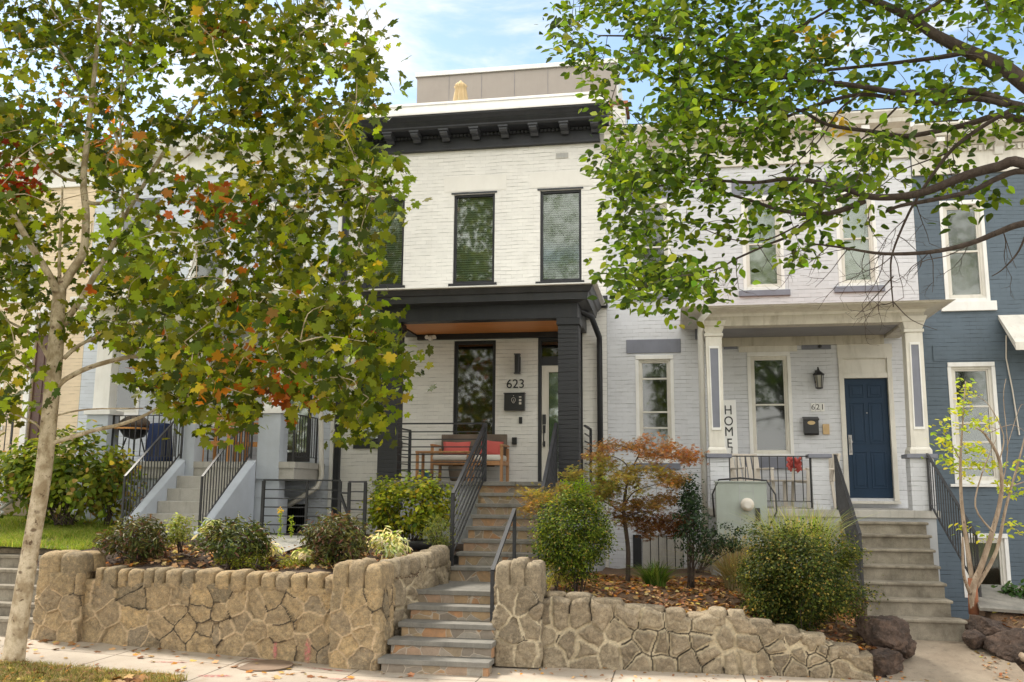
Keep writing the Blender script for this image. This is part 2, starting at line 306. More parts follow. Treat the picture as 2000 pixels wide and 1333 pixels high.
# ------------------------------------------------------------------ mesh helpers
def V(*a): return Vector(a)
class MB:
    def __init__(s): s.v = []; s.f = []
    def add(s, vs, fs):
        k = len(s.v); s.v += [tuple(v) for v in vs]; s.f += [tuple(i+k for i in f) for f in fs]; return s
    def box(s, x0, x1, y0, y1, z0, z1):
        x0, x1 = min(x0, x1), max(x0, x1); y0, y1 = min(y0, y1), max(y0, y1); z0, z1 = min(z0, z1), max(z0, z1)
        return s.add([(x0,y0,z0),(x1,y0,z0),(x1,y1,z0),(x0,y1,z0),(x0,y0,z1),(x1,y0,z1),(x1,y1,z1),(x0,y1,z1)],
                     [(0,3,2,1),(4,5,6,7),(0,1,5,4),(1,2,6,5),(2,3,7,6),(3,0,4,7)])
    def taper(s, x0, x1, y0, y1, z0, X0, X1, Y0, Y1, z1):
        return s.add([(x0,y0,z0),(x1,y0,z0),(x1,y1,z0),(x0,y1,z0),(X0,Y0,z1),(X1,Y0,z1),(X1,Y1,z1),(X0,Y1,z1)],
                     [(0,3,2,1),(4,5,6,7),(0,1,5,4),(1,2,6,5),(2,3,7,6),(3,0,4,7)])
    def bar(s, a, b, w, h=None):
        a, b = Vector(a), Vector(b); h = h or w; d = (b-a).normalized()
        up = V(0,0,1) if abs(d.z) < .9 else V(0,1,0)
        r = d.cross(up).normalized()*w/2; u = r.cross(d).normalized()*h/2
        return s.add([a-r-u, a+r-u, a+r+u, a-r+u, b-r-u, b+r-u, b+r+u, b-r+u],
                     [(0,1,2,3),(7,6,5,4),(0,4,5,1),(1,5,6,2),(2,6,7,3),(3,7,4,0)])
    def tube(s, pts, rad, n=8, cap=True):
        pts = [Vector(p) for p in pts]; m = len(pts)
        if not hasattr(rad, '__len__'): rad = [rad]*m
        k = len(s.v); pr = None
        for i, p in enumerate(pts):
            t = (pts[min(i+1, m-1)]-pts[max(i-1, 0)]).normalized()
            if pr is None: pr = t.cross(V(0.31,.2,1) if abs(t.z) < .9 else V(0,1,0)).normalized()
            else:
                pr = (pr-t*pr.dot(t)); pr = pr.normalized() if pr.length > 1e-6 else t.orthogonal().normalized()
            q = t.cross(pr)
            for j in range(n):
                a = 2*math.pi*j/n; s.v.append(tuple(p+(pr*math.cos(a)+q*math.sin(a))*rad[i]))
        for i in range(m-1):
            for j in range(n):
                a = k+i*n+j; b = k+i*n+(j+1) % n; s.f.append((a, b, b+n, a+n))
        if cap: s.f.append(tuple(k+j for j in range(n))[::-1]); s.f.append(tuple(k+(m-1)*n+j for j in range(n)))
        return s
    def lathe(s, c, prof, n=20, ax='z'):
        k = len(s.v); m = len(prof)
        for r_, h in prof:
            for j in range(n):
                a = 2*math.pi*j/n; x, y = r_*math.cos(a), r_*math.sin(a)
                s.v.append((c[0]+x, c[1]+y, c[2]+h) if ax == 'z' else (c[0]+x, c[1]-h, c[2]+y))
        for i in range(m-1):
            for j in range(n):
                a = k+i*n+j; b = k+i*n+(j+1) % n; s.f.append((a, b, b+n, a+n))
        s.f.append(tuple(k+j for j in range(n))[::-1]); s.f.append(tuple(k+(m-1)*n+j for j in range(n)))
        return s
    def prismx(s, prof, x0, x1):     # profile (y,z) swept along x
        n = len(prof); s.add([(x0,y,z) for y, z in prof]+[(x1,y,z) for y, z in prof],
              [tuple(range(n))[::-1], tuple(range(n, 2*n))]+[(i, (i+1) % n, (i+1) % n+n, i+n) for i in range(n)]); return s
    def prismy(s, prof, y0, y1):     # profile (x,z)
        n = len(prof); s.add([(x,y0,z) for x, z in prof]+[(x,y1,z) for x, z in prof],
              [tuple(range(n)), tuple(range(n, 2*n))[::-1]]+[(i, i+n, (i+1) % n+n, (i+1) % n) for i in range(n)]); return s
    def build(s, name, mat, parent=None, bevel=0, smooth=False, origin=None, **tags):
        me = bpy.data.meshes.new(name); vs = np.array(s.v, float)
        o = bpy.data.objects.new(name, me)
        off = wloc(parent) if parent is not None else None
        if off is None:
            if origin is None:
                mn, mxx = vs.min(0), vs.max(0); origin = Vector(((mn[0]+mxx[0])/2, (mn[1]+mxx[1])/2, mn[2]))
            off = Vector(origin); o.location = off
        me.from_pydata((vs-np.array(off)).tolist(), [], s.f); me.update()
        C.objects.link(o)
        if parent is not None: o.parent = parent
        me.materials.append(mat)
        bm = bmesh.new(); bm.from_mesh(me); bmesh.ops.recalc_face_normals(bm, faces=bm.faces); bm.to_mesh(me); bm.free()
        if smooth: me.polygons.foreach_set('use_smooth', [True]*len(me.polygons))
        if bevel:
            b = o.modifiers.new('bevel', 'BEVEL'); b.width = bevel; b.segments = 2; b.limit_method = 'ANGLE'
        tag(o, **tags); return o
def build_each(mb, name, mat, parent=None, nv=8, bevel=0):
    for i in range(0, len(mb.v), nv):
        m = MB(); m.v = mb.v[i:i+nv]; m.f = [tuple(k-i for k in f) for f in mb.f if i <= min(f) < i+nv]; o = m.build(name, mat, parent, bevel=bevel)
    return o
def wloc(o):
    l = Vector((0,0,0))
    while o is not None: l += o.location; o = o.parent
    return l
def tag(o, label=None, cat=None, group=None, kind=None):
    if label: o['label'] = label
    if cat: o['category'] = cat
    if group: o['group'] = group
    if kind: o['kind'] = kind
    return o
def thing(name, loc, label, cat, group=None):
    o = bpy.data.objects.new(name, None); o.location = Vector(loc); o.empty_display_size = .2; C.objects.link(o)
    return tag(o, label, cat, group)
def copything(o, delta, label=None):
    r = o.copy(); C.objects.link(r); r.location = o.location+Vector(delta)
    if label: r['label'] = label
    for ch in list(o.children):
        c = ch.copy(); C.objects.link(c); c.parent = r
        for g in ch.children:
            d = g.copy(); C.objects.link(d); d.parent = c
    return r
def lerp(a, b, t): return a+(b-a)*t
_perm = nr.random((64, 64, 64))
def vnoise(P, scale):
    """value noise on an array of points"""
    p = np.asarray(P)*scale; i = np.floor(p).astype(int); f = p-i; f = f*f*(3-2*f); out = 0
    for dx in (0, 1):
        for dy in (0, 1):
            for dz in (0, 1):
                w = (f[..., 0] if dx else 1-f[..., 0])*(f[..., 1] if dy else 1-f[..., 1])*(f[..., 2] if dz else 1-f[..., 2])
                out = out+w*_perm[(i[..., 0]+dx) % 64, (i[..., 1]+dy) % 64, (i[..., 2]+dz) % 64]
    return out
def fbm(P, scale, oct=4):
    s = 0; a = .5; t = 0
    for k in range(oct): s = s+a*vnoise(P, scale*2**k); t += a; a *= .5
    return s/t
def setcol(me, name, cols, dom='POINT'):
    a = me.color_attributes.new(name, 'FLOAT_COLOR', dom); c = np.ones((len(cols), 4), np.float32); c[:, :3] = cols
    a.data.foreach_set('color', c.ravel())
def npmesh(name, v, f, mat, parent=None, cols=None, attr='col', smooth=False, origin=None, **tags):
    me = bpy.data.meshes.new(name); o = bpy.data.objects.new(name, me); v = np.asarray(v, float)
    if parent is not None: off = np.array(wloc(parent))
    else:
        if origin is None: mn, mx_ = v.min(0), v.max(0); origin = ((mn[0]+mx_[0])/2, (mn[1]+mx_[1])/2, mn[2])
        off = np.array(origin); o.location = Vector(origin)
    v = v-off; f = np.asarray(f)
    me.vertices.add(len(v)); me.vertices.foreach_set('co', v.astype(np.float32).ravel())
    n = f.shape[1]; me.loops.add(f.size); me.loops.foreach_set('vertex_index', f.astype(np.int32).ravel())
    me.polygons.add(len(f)); me.polygons.foreach_set('loop_start', np.arange(0, f.size, n, dtype=np.int32)); 
    try: me.polygons.foreach_set('loop_total', np.full(len(f), n, np.int32))
    except Exception: pass
    me.update(calc_edges=True); me.validate()
    if cols is not None: setcol(me, attr, cols)
    if smooth: me.polygons.foreach_set('use_smooth', [True]*len(me.polygons))
    me.materials.append(mat); C.objects.link(o)
    if parent is not None: o.parent = parent
    return tag(o, **tags)

# ---- leaves: many small faces with their own tint
def star(rs, zs=-.25):
    """outline of radii round a centre -> fan template"""
    n = len(rs); v = [(0, 0, 0)]
    for i, (ang, r_) in enumerate(rs):
        a = R(ang); x, y = math.sin(a)*r_, math.cos(a)*r_; v.append((x, y, zs*(x*x+y*y)+.10*abs(x)))
    return np.array(v), np.array([(0, i+1, (i+1) % n+1) for i in range(n)])
_h = [(0,.62),(10,.47),(18,.50),(30,.34),(42,.49),(50,.46),(58,.60),(68,.45),(78,.45),(92,.33),(104,.42),(116,.49),(132,.37),(155,.34)]
MAPLE = star(_h+[(180,.14)]+[(360-a, r_) for a, r_ in _h[:0:-1]])
OVATE = (np.array([(0,-.5,0),(.2,-.32,.05),(.31,-.05,.08),(.2,.28,.04),(0,.55,-.06),(-.2,.28,.04),(-.31,-.05,.08),(-.2,-.32,.05),(0,0,-.02)]),
         np.array([(0,1,8),(1,2,8),(2,3,8),(3,4,8),(4,5,8),(5,6,8),(6,7,8),(7,0,8)]))
LANCE = (np.array([(0,-.5,0),(.13,-.1,.05),(.1,.25,.02),(0,.55,-.1),(-.1,.25,.02),(-.13,-.1,.05)]), np.array([(0,1,2),(0,2,3),(0,3,4),(0,4,5)]))
SMALL = (np.array([(0,-.5,0),(.28,0,.08),(0,.5,0),(-.28,0,.08)]), np.array([(0,1,2),(0,2,3)]))
def _fing():
    v = []; f = []
    for a, l in ((-75,.42),(-38,.6),(0,.7),(38,.6),(75,.42)):
        s_, c_ = math.sin(R(a)), math.cos(R(a)); k = len(v)
        v += [(0,-.15,0),(s_*l*.45+c_*.055, c_*l*.45-s_*.055-.1, .0),(s_*l, c_*l-.1, -.12),(s_*l*.45-c_*.055, c_*l*.45+s_*.055-.1, .0)]
        f += [(k,k+1,k+2),(k,k+2,k+3)]
    return np.array(v), np.array(f)
FINGER = _fing()
def leaves(name, pos, size, ndir, cols, templ, mat, parent=None, tipdir=None, roll=1., **tags):
    """ndir: face normals (N,3); tipdir: where tips point"""
    tv, tf = templ; n = len(pos)
    nd = ndir/np.linalg.norm(ndir, axis=1, keepdims=True)
    td = (tipdir if tipdir is not None else nr.normal(size=(n, 3)))
    td = td-nd*(td*nd).sum(1, keepdims=True); td /= np.linalg.norm(td, axis=1, keepdims=True)+1e-9
    sd_ = np.cross(td, nd); Rm = np.stack([sd_, td, nd], 2)      # columns
    v = pos[:, None, :]+size[:, None, None]*np.einsum('nij,kj->nki', Rm, tv)
    f = tf[None]+(np.arange(n)*len(tv))[:, None, None]
    return npmesh(name, v.reshape(-1, 3), f.reshape(-1, tf.shape[1]), mat, parent, np.repeat(cols, len(tv), 0), **tags)
def tint(n, base, alt=None, p=.3, var=.25):
    base = np.array(base); c = np.tile(base, (n, 1))
    if alt is not None:
        for a_, p_ in (alt if isinstance(alt, list) else [(alt, p)]):
            mk = nr.random(n) < p_; c[mk] = a_
    c = c*(1+var*nr.normal(size=(n, 1)))*(1+.08*nr.normal(size=(n, 3)))
    return np.clip(c, .003, .9)

# ---- grid-displaced field stone faces
def poly_in(px, py, poly):
    ins = np.zeros(len(px), bool); j = len(poly)-1
    for i in range(len(poly)):
        xi, yi = poly[i]; xj, yj = poly[j]
        cond = ((yi > py) != (yj > py)) & (px < (xj-xi)*(py-yi)/((yj-yi) or 1e-9)+xi); ins ^= cond; j = i
    return ins
def stone_wall(name, pathpts, top, base, thick, sites, mat, parent, step=.0135, ax=1., joint=.012, relief=.03, raised=True, bulge=.022, **tags):
    """pathpts: polyline (x,y) of the face; top/base: functions of arclength; sites: stones (s,z)"""
    P = [Vector(p) for p in pathpts]; L = [0]
    for a, b in zip(P, P[1:]): L.append(L[-1]+(b-a).length)
    ns = int(L[-1]/step)+1; S = np.linspace(0, L[-1], ns); zt = np.array([top(s) for s in S]); zb = np.array([base(s) for s in S])
    nz_ = int((zt.max()-zb.min())/step)+1
    px = np.interp(S, L, [p.x for p in P]); py = np.interp(S, L, [p.y for p in P])
    tx = np.gradient(px, S); ty = np.gradient(py, S); nx, ny = ty, -tx; ln = np.hypot(nx, ny); nx, ny = nx/ln, ny/ln
    t = np.linspace(0, 1, nz_)
    SS = np.repeat(S[:, None], nz_, 1); ZZ = zb[:, None]+(zt-zb)[:, None]*t[None]
    Q = np.stack([SS, ZZ, np.zeros_like(SS)], -1)
    wx = (fbm(Q+5, 5, 3)-.5)*.09; wz = (fbm(Q+31, 5, 3)-.5)*.09
    st = np.array(sites); d = np.sqrt(((SS+wx)[..., None]-st[:, 0])**2*ax+((ZZ+wz)[..., None]-st[:, 1])**2)
    idx = np.argsort(d, -1); o1, o2 = idx[..., 0], idx[..., 1]
    d1 = np.take_along_axis(d, o1[..., None], -1)[..., 0]; d2 = np.take_along_axis(d, o2[..., None], -1)[..., 0]
    sep = np.sqrt((st[o1, 0]-st[o2, 0])**2*ax+(st[o1, 1]-st[o2, 1])**2)+1e-6
    e = (d2**2-d1**2)/(2*sep)                                  # distance to the joint
    rt = nr.random(len(st)); rb = nr.random(len(st)); gx = nr.normal(size=len(st))*.10; gz = nr.normal(size=len(st))*.10
    edge = np.clip(e/.05, 0, 1)
    disp = np.sqrt(edge)*relief*(.55+.8*rb[o1])+gx[o1]*((SS-st[o1, 0]))+gz[o1]*(ZZ-st[o1, 1])+(fbm(Q, 14, 4)-.5)*.038+(fbm(Q, 45, 3)-.5)*.024
    wide = 1.4 if raised else 4.5
    jw = joint*np.clip(1+wide*(fbm(Q+9, 3.2, 3)-.42), .35, 3.2); mort = np.clip((jw-e)/(.004)+.5, 0, 1)
    crack = np.clip((.0075-e)/.004+.5, 0, 1)*(fbm(Q+77, 2.6, 2) > (.60 if raised else .56)); mort = mort*(1-crack)
    if raised: disp = np.where(e < jw, relief*.75+(1-(e/jw)**2)*.012, disp)
    else: disp = np.where(e < jw, .0+(fbm(Q, 20, 2)-.5)*.012, disp)
    disp = disp*np.clip(.25+np.minimum(t[None]*nz_, (1-t[None])*nz_)/5, 0, 1)
    VX = px[:, None]+nx[:, None]*disp; VY = py[:, None]+ny[:, None]*disp
    v = np.stack([VX, VY, ZZ], -1).reshape(-1, 3)
    a = (np.arange(ns-1)[:, None]*nz_+np.arange(nz_-1)[None]).ravel(); f = np.stack([a, a+nz_, a+nz_+1, a+1], 1)
    col = np.stack([rt[o1].ravel(), mort.ravel(), crack.ravel()], 1)
    # top and back sheets
    k = len(v); rows = 6; tt = np.linspace(0, 1, rows)[1:]
    topv = []; 
    for q in tt:
        w_ = thick*q; hh = zt+(fbm(np.stack([S, np.full(ns, q*3), np.zeros(ns)], -1), 9, 3)-.5)*.03*math.sin(math.pi*min(q, .95))
        topv.append(np.stack([px-nx*w_, py-ny*w_, hh], -1))
    topv.append(np.stack([px-nx*thick, py-ny*thick, zb-.3], -1))
    tv = np.stack(topv, 1); m = tv.shape[1]; v = np.vstack([v, tv.reshape(-1, 3)])
    b = k+(np.arange(ns-1)[:, None]*m+np.arange(m-1)[None]).ravel(); f2 = np.stack([b, b+m, b+m+1, b+1], 1)
    c0 = np.arange(ns-1)*nz_+nz_-1; d0 = k+np.arange(ns-1)*m; f3 = np.stack([c0, c0+nz_, d0+m, d0], 1)
    # ends
    col = np.vstack([col, np.stack([np.repeat(rt[o1[:, -1]], m), np.repeat(mort[:, -1], m), np.zeros(ns*m)], 1)])
    F = np.vstack([f, f2, f3]); ends = []
    for i in (0, ns-1):
        ring = [i*nz_+j for j in range(nz_)]+[k+i*m+j for j in range(m)]
        c_ = len(v); v = np.vstack([v, [v[ring].mean(0)]]); col = np.vstack([col, [col[ring[0]]]])
        for j in range(len(ring)): ends.append((c_, ring[j], ring[(j+1) % len(ring)], c_))
    ef = np.array([(a_, b_, c_) for a_, b_, c_, _ in ends])
    tri = np.vstack([F[:, [0, 1, 2]], F[:, [0, 2, 3]], ef])
    return npmesh(name, v, tri, mat, parent, col, 'tint', smooth=False, **tags)
def rock(mb_list, c, r_, seed, mat, name, parent=None, sub=5, rough=.35, facet=.25, **tags):
    bm = bmesh.new(); bmesh.ops.create_icosphere(bm, subdivisions=sub, radius=1); v = np.array([x.co[:] for x in bm.verts]); f = np.array([[q.index for q in x.verts] for x in bm.faces]); bm.free()
    n0 = v.copy(); g = np.random.default_rng(seed)
    for k in range(18):                                     # cut flat facets
        a = g.normal(size=3); a /= np.linalg.norm(a); h = 1-facet*1.5*g.random()-.10; d = v@a; mk = d > h; v[mk] -= a*(d[mk]-h)[:, None]*.85
    w = v+seed; v = v*(1+rough*.5*(fbm(w, 1.6, 4)-.5)[:, None]+(fbm(w, 4, 4)-.5)[:, None]*.30+(fbm(w, 14, 4)-.5)[:, None]*.22)
    v = v*np.array(r_)+np.array(c)
    tr = np.stack([fbm(w, 2.2, 3), np.zeros(len(v)), np.zeros(len(v))], 1)
    return npmesh(name, v, f, mat, parent, tr, 'tint', smooth=False, **tags)
def text(s, size, mat, name, loc, parent=None, depth=.006, rot=(90, 0, 0), sx_=1., align='CENTER', **tags):
    cu = bpy.data.curves.new(name, 'FONT'); cu.body = s; cu.size = size; cu.extrude = depth; cu.align_x = align; cu.align_y = 'CENTER'
    o = bpy.data.objects.new(name+'_tmp', cu); C.objects.link(o)
    me = bpy.data.meshes.new_from_object(o.evaluated_get(bpy.context.evaluated_depsgraph_get())); bpy.data.objects.remove(o)
    ob = bpy.data.objects.new(name, me); C.objects.link(ob); me.materials.clear(); me.materials.append(mat)
    ob.rotation_euler = [R(a) for a in rot]; ob.scale = (sx_, 1, 1); ob.location = Vector(loc)-(wloc(parent) if parent else Vector())
    if parent: ob.parent = parent
    return tag(ob, **tags)

# ---- walls with openings and windows
def wall(name, mat, parent, X0, X1, Z0, Z1, holes, Y=0., rev=.11, **tags):
    xs = sorted({X0, X1, *[h[0] for h in holes], *[h[1] for h in holes]}); zs = sorted({Z0, Z1, *[h[2] for h in holes], *[h[3] for h in holes]})
    m = MB(); idx = {}
    def vid(x, z):
        if (x, z) not in idx: idx[(x, z)] = len(m.v); m.v.append((x, Y, z))
        return idx[(x, z)]
    for a, b in zip(xs, xs[1:]):
        for c, d in zip(zs, zs[1:]):
            cx, cz = (a+b)/2, (c+d)/2
            if any(h[0] < cx < h[1] and h[2] < cz < h[3] for h in holes): continue
            m.f.append((vid(a, c), vid(b, c), vid(b, d), vid(a, d)))
    for h in holes:
        a, b, c, d = h[:4]; k = len(m.v)
        m.v += [(a,Y,c),(b,Y,c),(b,Y,d),(a,Y,d),(a,Y+rev,c),(b,Y+rev,c),(b,Y+rev,d),(a,Y+rev,d)]
        m.f += [(k,k+4,k+5,k+1),(k+1,k+5,k+6,k+2),(k+2,k+6,k+7,k+3),(k+3,k+7,k+4,k)]
    return m.build(name, mat, parent, **tags)
def shell(parent, X0, X1, Z0, Z1, mat, depth=7.5):
    m = MB(); t = .02
    m.box(X0+.012, X0+.08, .02, depth, Z0, Z1); m.box(X1-.08, X1-.012, .02, depth, Z0, Z1)
    m.box(X0+.09, X1-.09, depth-.1, depth, Z0, Z1); m.box(X0+.005, X1-.005, .03, depth, Z1+.002, Z1+.09)
    m.box(X0+.09, X1-.09, .15, depth-.12, (Z0+Z1)/2-.1, (Z0+Z1)/2+.1)
    m.box(X0+.09, X1-.09, 2.2, 2.26, Z0, Z1-.01)
    return m.build('body', mat, parent)
def window(parent, h, fmat, fw=.05, Y=.03, rails=(.5,), inner=True, blind=None, blindtop=1., blindbot=0., slats=False, glass='glass', name='window'):
    a, b, c, d = h; m = MB()
    def ring(a, b, c, d, w, y0, y1):
        m.box(a, b, y0, y1, c, c+w); m.box(a, b, y0, y1, d-w, d); m.box(a, a+w, y0, y1, c+w, d-w); m.box(b-w, b, y0, y1, c+w, d-w)
    g = .004; ring(a+g, b-g, c+g, d-g, fw, Y, Y+.07)
    iw = fw
    if inner: ring(a+fw, b-fw, c+fw, d-fw, fw*.6, Y+.018, Y+.065); iw = fw*1.6
    for r_ in rails:
        z = lerp(c+iw, d-iw, r_); m.box(a+iw, b-iw, Y+.012, Y+.06, z-fw*.32, z+fw*.32)
    o = m.build(name, fmat, parent, bevel=.004)
    p = MB(); p.box(a+iw-.003, b-iw+.003, Y+.038, Y+.044, c+iw-.003, d-iw+.003); p.build('pane', M[glass], o)
    if blind:
        z1 = lerp(c, d, blindtop); z0 = lerp(c, d, blindbot); q = MB()
        if slats:
            n = int((z1-z0)/.044)
            for i in range(n):
                z = z0+(i+.5)*(z1-z0)/n; q.add([(a+.03,Y+.095,z+.016),(b-.03,Y+.095,z+.016),(b-.03,Y+.112,z-.016),(a+.03,Y+.112,z-.016)], [(0,1,2,3)])
            q.build('blind', M[blind], o)
        else:
            q.box(a+.02, b-.02, Y+.10, Y+.104, z0, z1); q.build('blind', M[blind], o)
    return o
def rect(px0, py0, px1, py1, Y=0.):
    """opening measured by its top-left and bottom-right corners in the photograph"""
    p, q = at(px0, py0, Y), at(px1, py1, Y); return (round(p.x, 3), round(q.x, 3), round(q.z, 3), round(p.z, 3))
def rail_panel(mb, a, b, h, n, post=.045, barr=.018, top=.04, posts=(1, 1), gap=.08):
    """horizontal-bar railing between foot points a and b (may slope)"""
    a, b = Vector(a), Vector(b); up = V(0,0,1)
    if posts[0]: mb.bar(a, a+up*h, post)
    if posts[1]: mb.bar(b, b+up*h, post)
    mb.bar(a+up*(h+top/2), b+up*(h+top/2), top, top)
    for i in range(n):
        z = gap+(h-gap)*i/n
        mb.bar(a+up*z, b+up*z, barr, barr)
def picket_rail(mb, a, b, h, sp=.115, r_=.007, twist=True):
    a, b = Vector(a), Vector(b); up = V(0,0,1); L = (b-a).length; n = max(2, int(round(L/sp)))
    mb.bar(a+up*h, b+up*h, .04, .018); mb.bar(a+up*.08, b+up*.08, .022, .012)
    for i in range(n+1):
        p = a.lerp(b, i/n)
        w = .022 if i in (0, n) else r_*2
        mb.bar(p+up*(.0 if i in (0, n) else .08), p+up*h, w)

# ================================================================== the houses
# ---------------- white house with charcoal porch
PY = -1.6
ZF = round(Z_(1000, 941, PY), 3)
hs = thing('row_house', (-.9, 0, .6), 'white painted brick row house with black bracketed cornice and charcoal front porch', 'house')
w1 = rect(887, 381, 965, 552); w2 = rect(1055, 373, 1136, 548)
w0 = (w1[0]-1.80, w1[1]-1.80, w1[2], w1[3])
big = rect(887, 666, 966, 912)
ll = (X_(697, 800), X_(697, 800)+.86, Z_(697, 862), big[3])
dr = rect(1051, 652, 1139, 940); dr = (dr[0], dr[1], ZF, dr[3])
XL, XR = -3.46, 1.625; ZC = 9.30
wall('front_wall', M['white_brick'], hs, XL, XR, .45, ZC, [w0, w1, w2, big, ll, dr])
shell(hs, XL, XR, .45, ZC, M['dark'])
for h in (w0, w1, w2):
    o = window(hs, h, M['char'], .045, .035, rails=(), inner=False, blind='blind', slats=True, blindbot=.02, blindtop=.99)
    s = MB(); s.box(h[0]-.08, h[1]+.05, -.035, .06, h[2]-.05, h[2]-.004); s.build('sill', M['char'], o, bevel=.004)
    s = MB(); s.box(h[0]-.05, h[1]+.04, -.018, .02, h[3]+.003, h[3]+.035); s.build('head_trim', M['char2'], o)
for h in (w1, w2):
    s = MB(); s.box(h[0]-.2, h[1]+.22, -.006, .01, h[3]+.06, h[3]+.36); s.build('lintel', M['white2'], hs)
window(hs, big, M['char'], .06, .035, rails=(), inner=False, blind='dshade', blindtop=.8, blindbot=0, glass='glass2')
o = window(hs, ll, M['char'], .05, .035, rails=(.5,), inner=False, blind='blind', slats=True)
s = MB(); s.box(ll[0]-.04, ll[1]+.06, -.03, .05, ll[2]-.14, ll[2]-.003); s.build('sill', M['char'], o)
# door
a, b, c, d = dr; m = MB(); zt = Z_(1090, 713)
m.box(a+.003, a+.06, -.01, .1, c, d); m.box(b-.06, b-.003, -.01, .1, c, d); m.box(a+.06, b-.06, -.008, .1, d-.14, d); m.box(a+.06, b-.06, .0, .1, zt, zt+.16)
fr = m.build('door_frame', M['char'], hs, bevel=.004)
m = MB(); m.box(a+.06, b-.06, .07, .08, zt+.16, d-.14); m.build('transom_pane', M['glass2'], fr)
m = MB(); x0, x1 = a+.065, b-.065; sw = .11
m.box(x0, x0+sw, .03, .075, c+.02, zt-.005); m.box(x1-sw, x1, .03, .075, c+.02, zt-.005); m.box(x0+sw, x1-sw, .03, .075, zt-.13, zt-.005); m.box(x0+sw, x1-sw, .03, .075, c+.02, c+.25)
for q in (.012,): m.box(x0+sw, x0+sw+.02, .022, .07, c+.25, zt-.13); m.box(x1-sw-.02, x1-sw, .022, .07, c+.25, zt-.13)
do = m.build('door', M['wdoor'], hs, bevel=.004)
m = MB(); m.box(x0+sw+.018, x1-sw-.018, .048, .054, c+.248, zt-.128); m.build('pane', M['glass'], do)
m = MB(); m.box(x0+sw+.02, x1-sw-.02, .12, .125, c+.25, zt-.13); m.build('blind', M['gshade'], do)
m = MB(); hx = x0+.05; m.box(hx-.03, hx+.03, -.005, .03, Z_(1061, 829), Z_(1061, 810)); m.box(hx-.025, hx+.025, .0, .03, Z_(1061, 846), Z_(1061, 831)); m.tube([(hx, .0, Z_(1061, 845)), (hx, -.05, Z_(1061, 848)), (hx, -.05, Z_(1061, 866)), (hx, 0, Z_(1061, 868))], .011); m.box(hx-.02, hx+.02, .005, .03, Z_(1061, 873), Z_(1061, 862))
m.build('handle', M['black'], do)
# main cornice
def Zc(py, Y): return Z_(960, py, Y)
CL, CR = -3.40, X_(1172, 280, -.06)
zb = Zc(289, -.06); z1 = Zc(284, -.06); z2 = Zc(262, -.1); z3 = Zc(250, -.35); z4 = Zc(242, -.40); z5 = Zc(229, -.44); z6 = Zc(219, -.54)
m = MB(); m.box(CL, CR, -.085, .0, zb, z1); m.box(CL+.01, CR-.01, -.06, .0, z1+.002, z2)
m.box(CL, CR+.02, -.09, 0, z2+.002, z3+.02)
prof = [(0, z3+.022), (-.38, z4-.03), (-.40, z4), (-.40, z4+.03), (-.43, z5-.03), (-.44, z5), (-.50, z5+.04), (-.54, z6), (-.54, z6+.035), (0, z6+.10)]
m.prismx(prof, CL-.22, CR+.17)
co = m.build('cornice', M['char'], hs, bevel=.006)
m = MB(); n = int((CR-CL-.1)/.075)
for i in range(n): x = CL+.05+i*.075; m.box(x, x+.04, -.125, -.09, z2-.02, z2+.03)
build_each(m, 'dentil', M['char2'], co)
bx = [X_(p, 254, -.3) for p in (810, 867, 926, 983, 1041, 1101, 1161)]; bx = [bx[0]-.54*k for k in (4, 3, 2, 1)]+bx
for x in bx:
    m = MB(); zt_ = z4-.04; zq = Zc(257, -.33)
    m.prismx([(-.09, zt_+.02), (-.36, zt_-.02), (-.36, zt_-.06), (-.34, zq+.02), (-.30, zq), (-.16, zq-.01), (-.12, zq-.05), (-.09, zq-.06)], x-.075, x+.075)
    m.box(x-.095, x+.095, -.385, -.1, zt_-.018, zt_+.02)
    m.build('bracket', M['char2'], co, bevel=.004)
m = MB(); m.prismx([(-.56, z6+.037), (-.56, z6+.075), (.25, z6+.16), (.25, z6+.12)], CL-.22, CR+.19); m.build('flashing', M['roofwhite'], co)
zp = Z_(960, 198, .3)
m = MB(); m.box(CL-.2, CR+.1, .30, .42, z6+.1, zp); m.box(CL-.2, CR+.12, .27, .45, zp+.002, zp+.05); m.build('parapet', M['roofwhite'], hs, bevel=.005)
# roof deck box
px0, px1 = X_(815, 150, 3), X_(1203, 150, 3); pt = Z_(960, 142, 3)
m = MB(); m.box(px0, px1, 3, 7.2, 9.2, pt)
ph = m.build('penthouse', M['taupe'], hs)
m = MB(); m.box(px0-.04, px1+.04, 2.95, 7.2, pt+.003, pt+.11); m.build('coping', M['roofwhite'], ph, bevel=.006)
m = MB(); m.box(px1+.003, px1+.05, 3.05, 7.2, 9.2, pt); m.build('side_panel', M['white'], ph)
m = MB()
for k in (1, 2, 3, 4, 5): x = lerp(px0, px1, k/6); m.box(x-.004, x+.004, 2.993, 3, 9.2, pt)
m.build('seams', M['ceil'], ph)
m = MB(); xa, xb = X_(1197, 230, .1), X_(1221, 230, .1); m.box(xa, xb, .1, .8, 9.0, Z_(1208, 205, .1)); pw = m.build('chimney', M['white_brick'], hs)
m = MB(); m.box(xa-.07, xb+.06, .04, .86, Z_(1208, 205, .1)+.003, Z_(1208, 200, .1)); m.tube([(xa+.1, .3, Z_(1208, 200, .1)), (xa+.1, .3, Z_(1208, 186, .1))], .05, 10); m.build('chimney_cap', M['rust'], pw)
m = MB(); v0 = rect(1086, 300, 1110, 309); 
m.box(v0[0], v0[1], -.012, .0, v0[2], v0[3]); ve = m.build('vent', M['lconc'], hs)
m = MB()
for i in range(12):
    for j in range(3): x = lerp(v0[0]+.012, v0[1]-.012, (i+.5)/12); z = lerp(v0[2]+.01, v0[3]-.01, (j+.5)/3); m.box(x-.006, x+.006, -.0145, -.0121, z-.008, z+.008)
m.build('vent_holes', M['stucco'], ve)
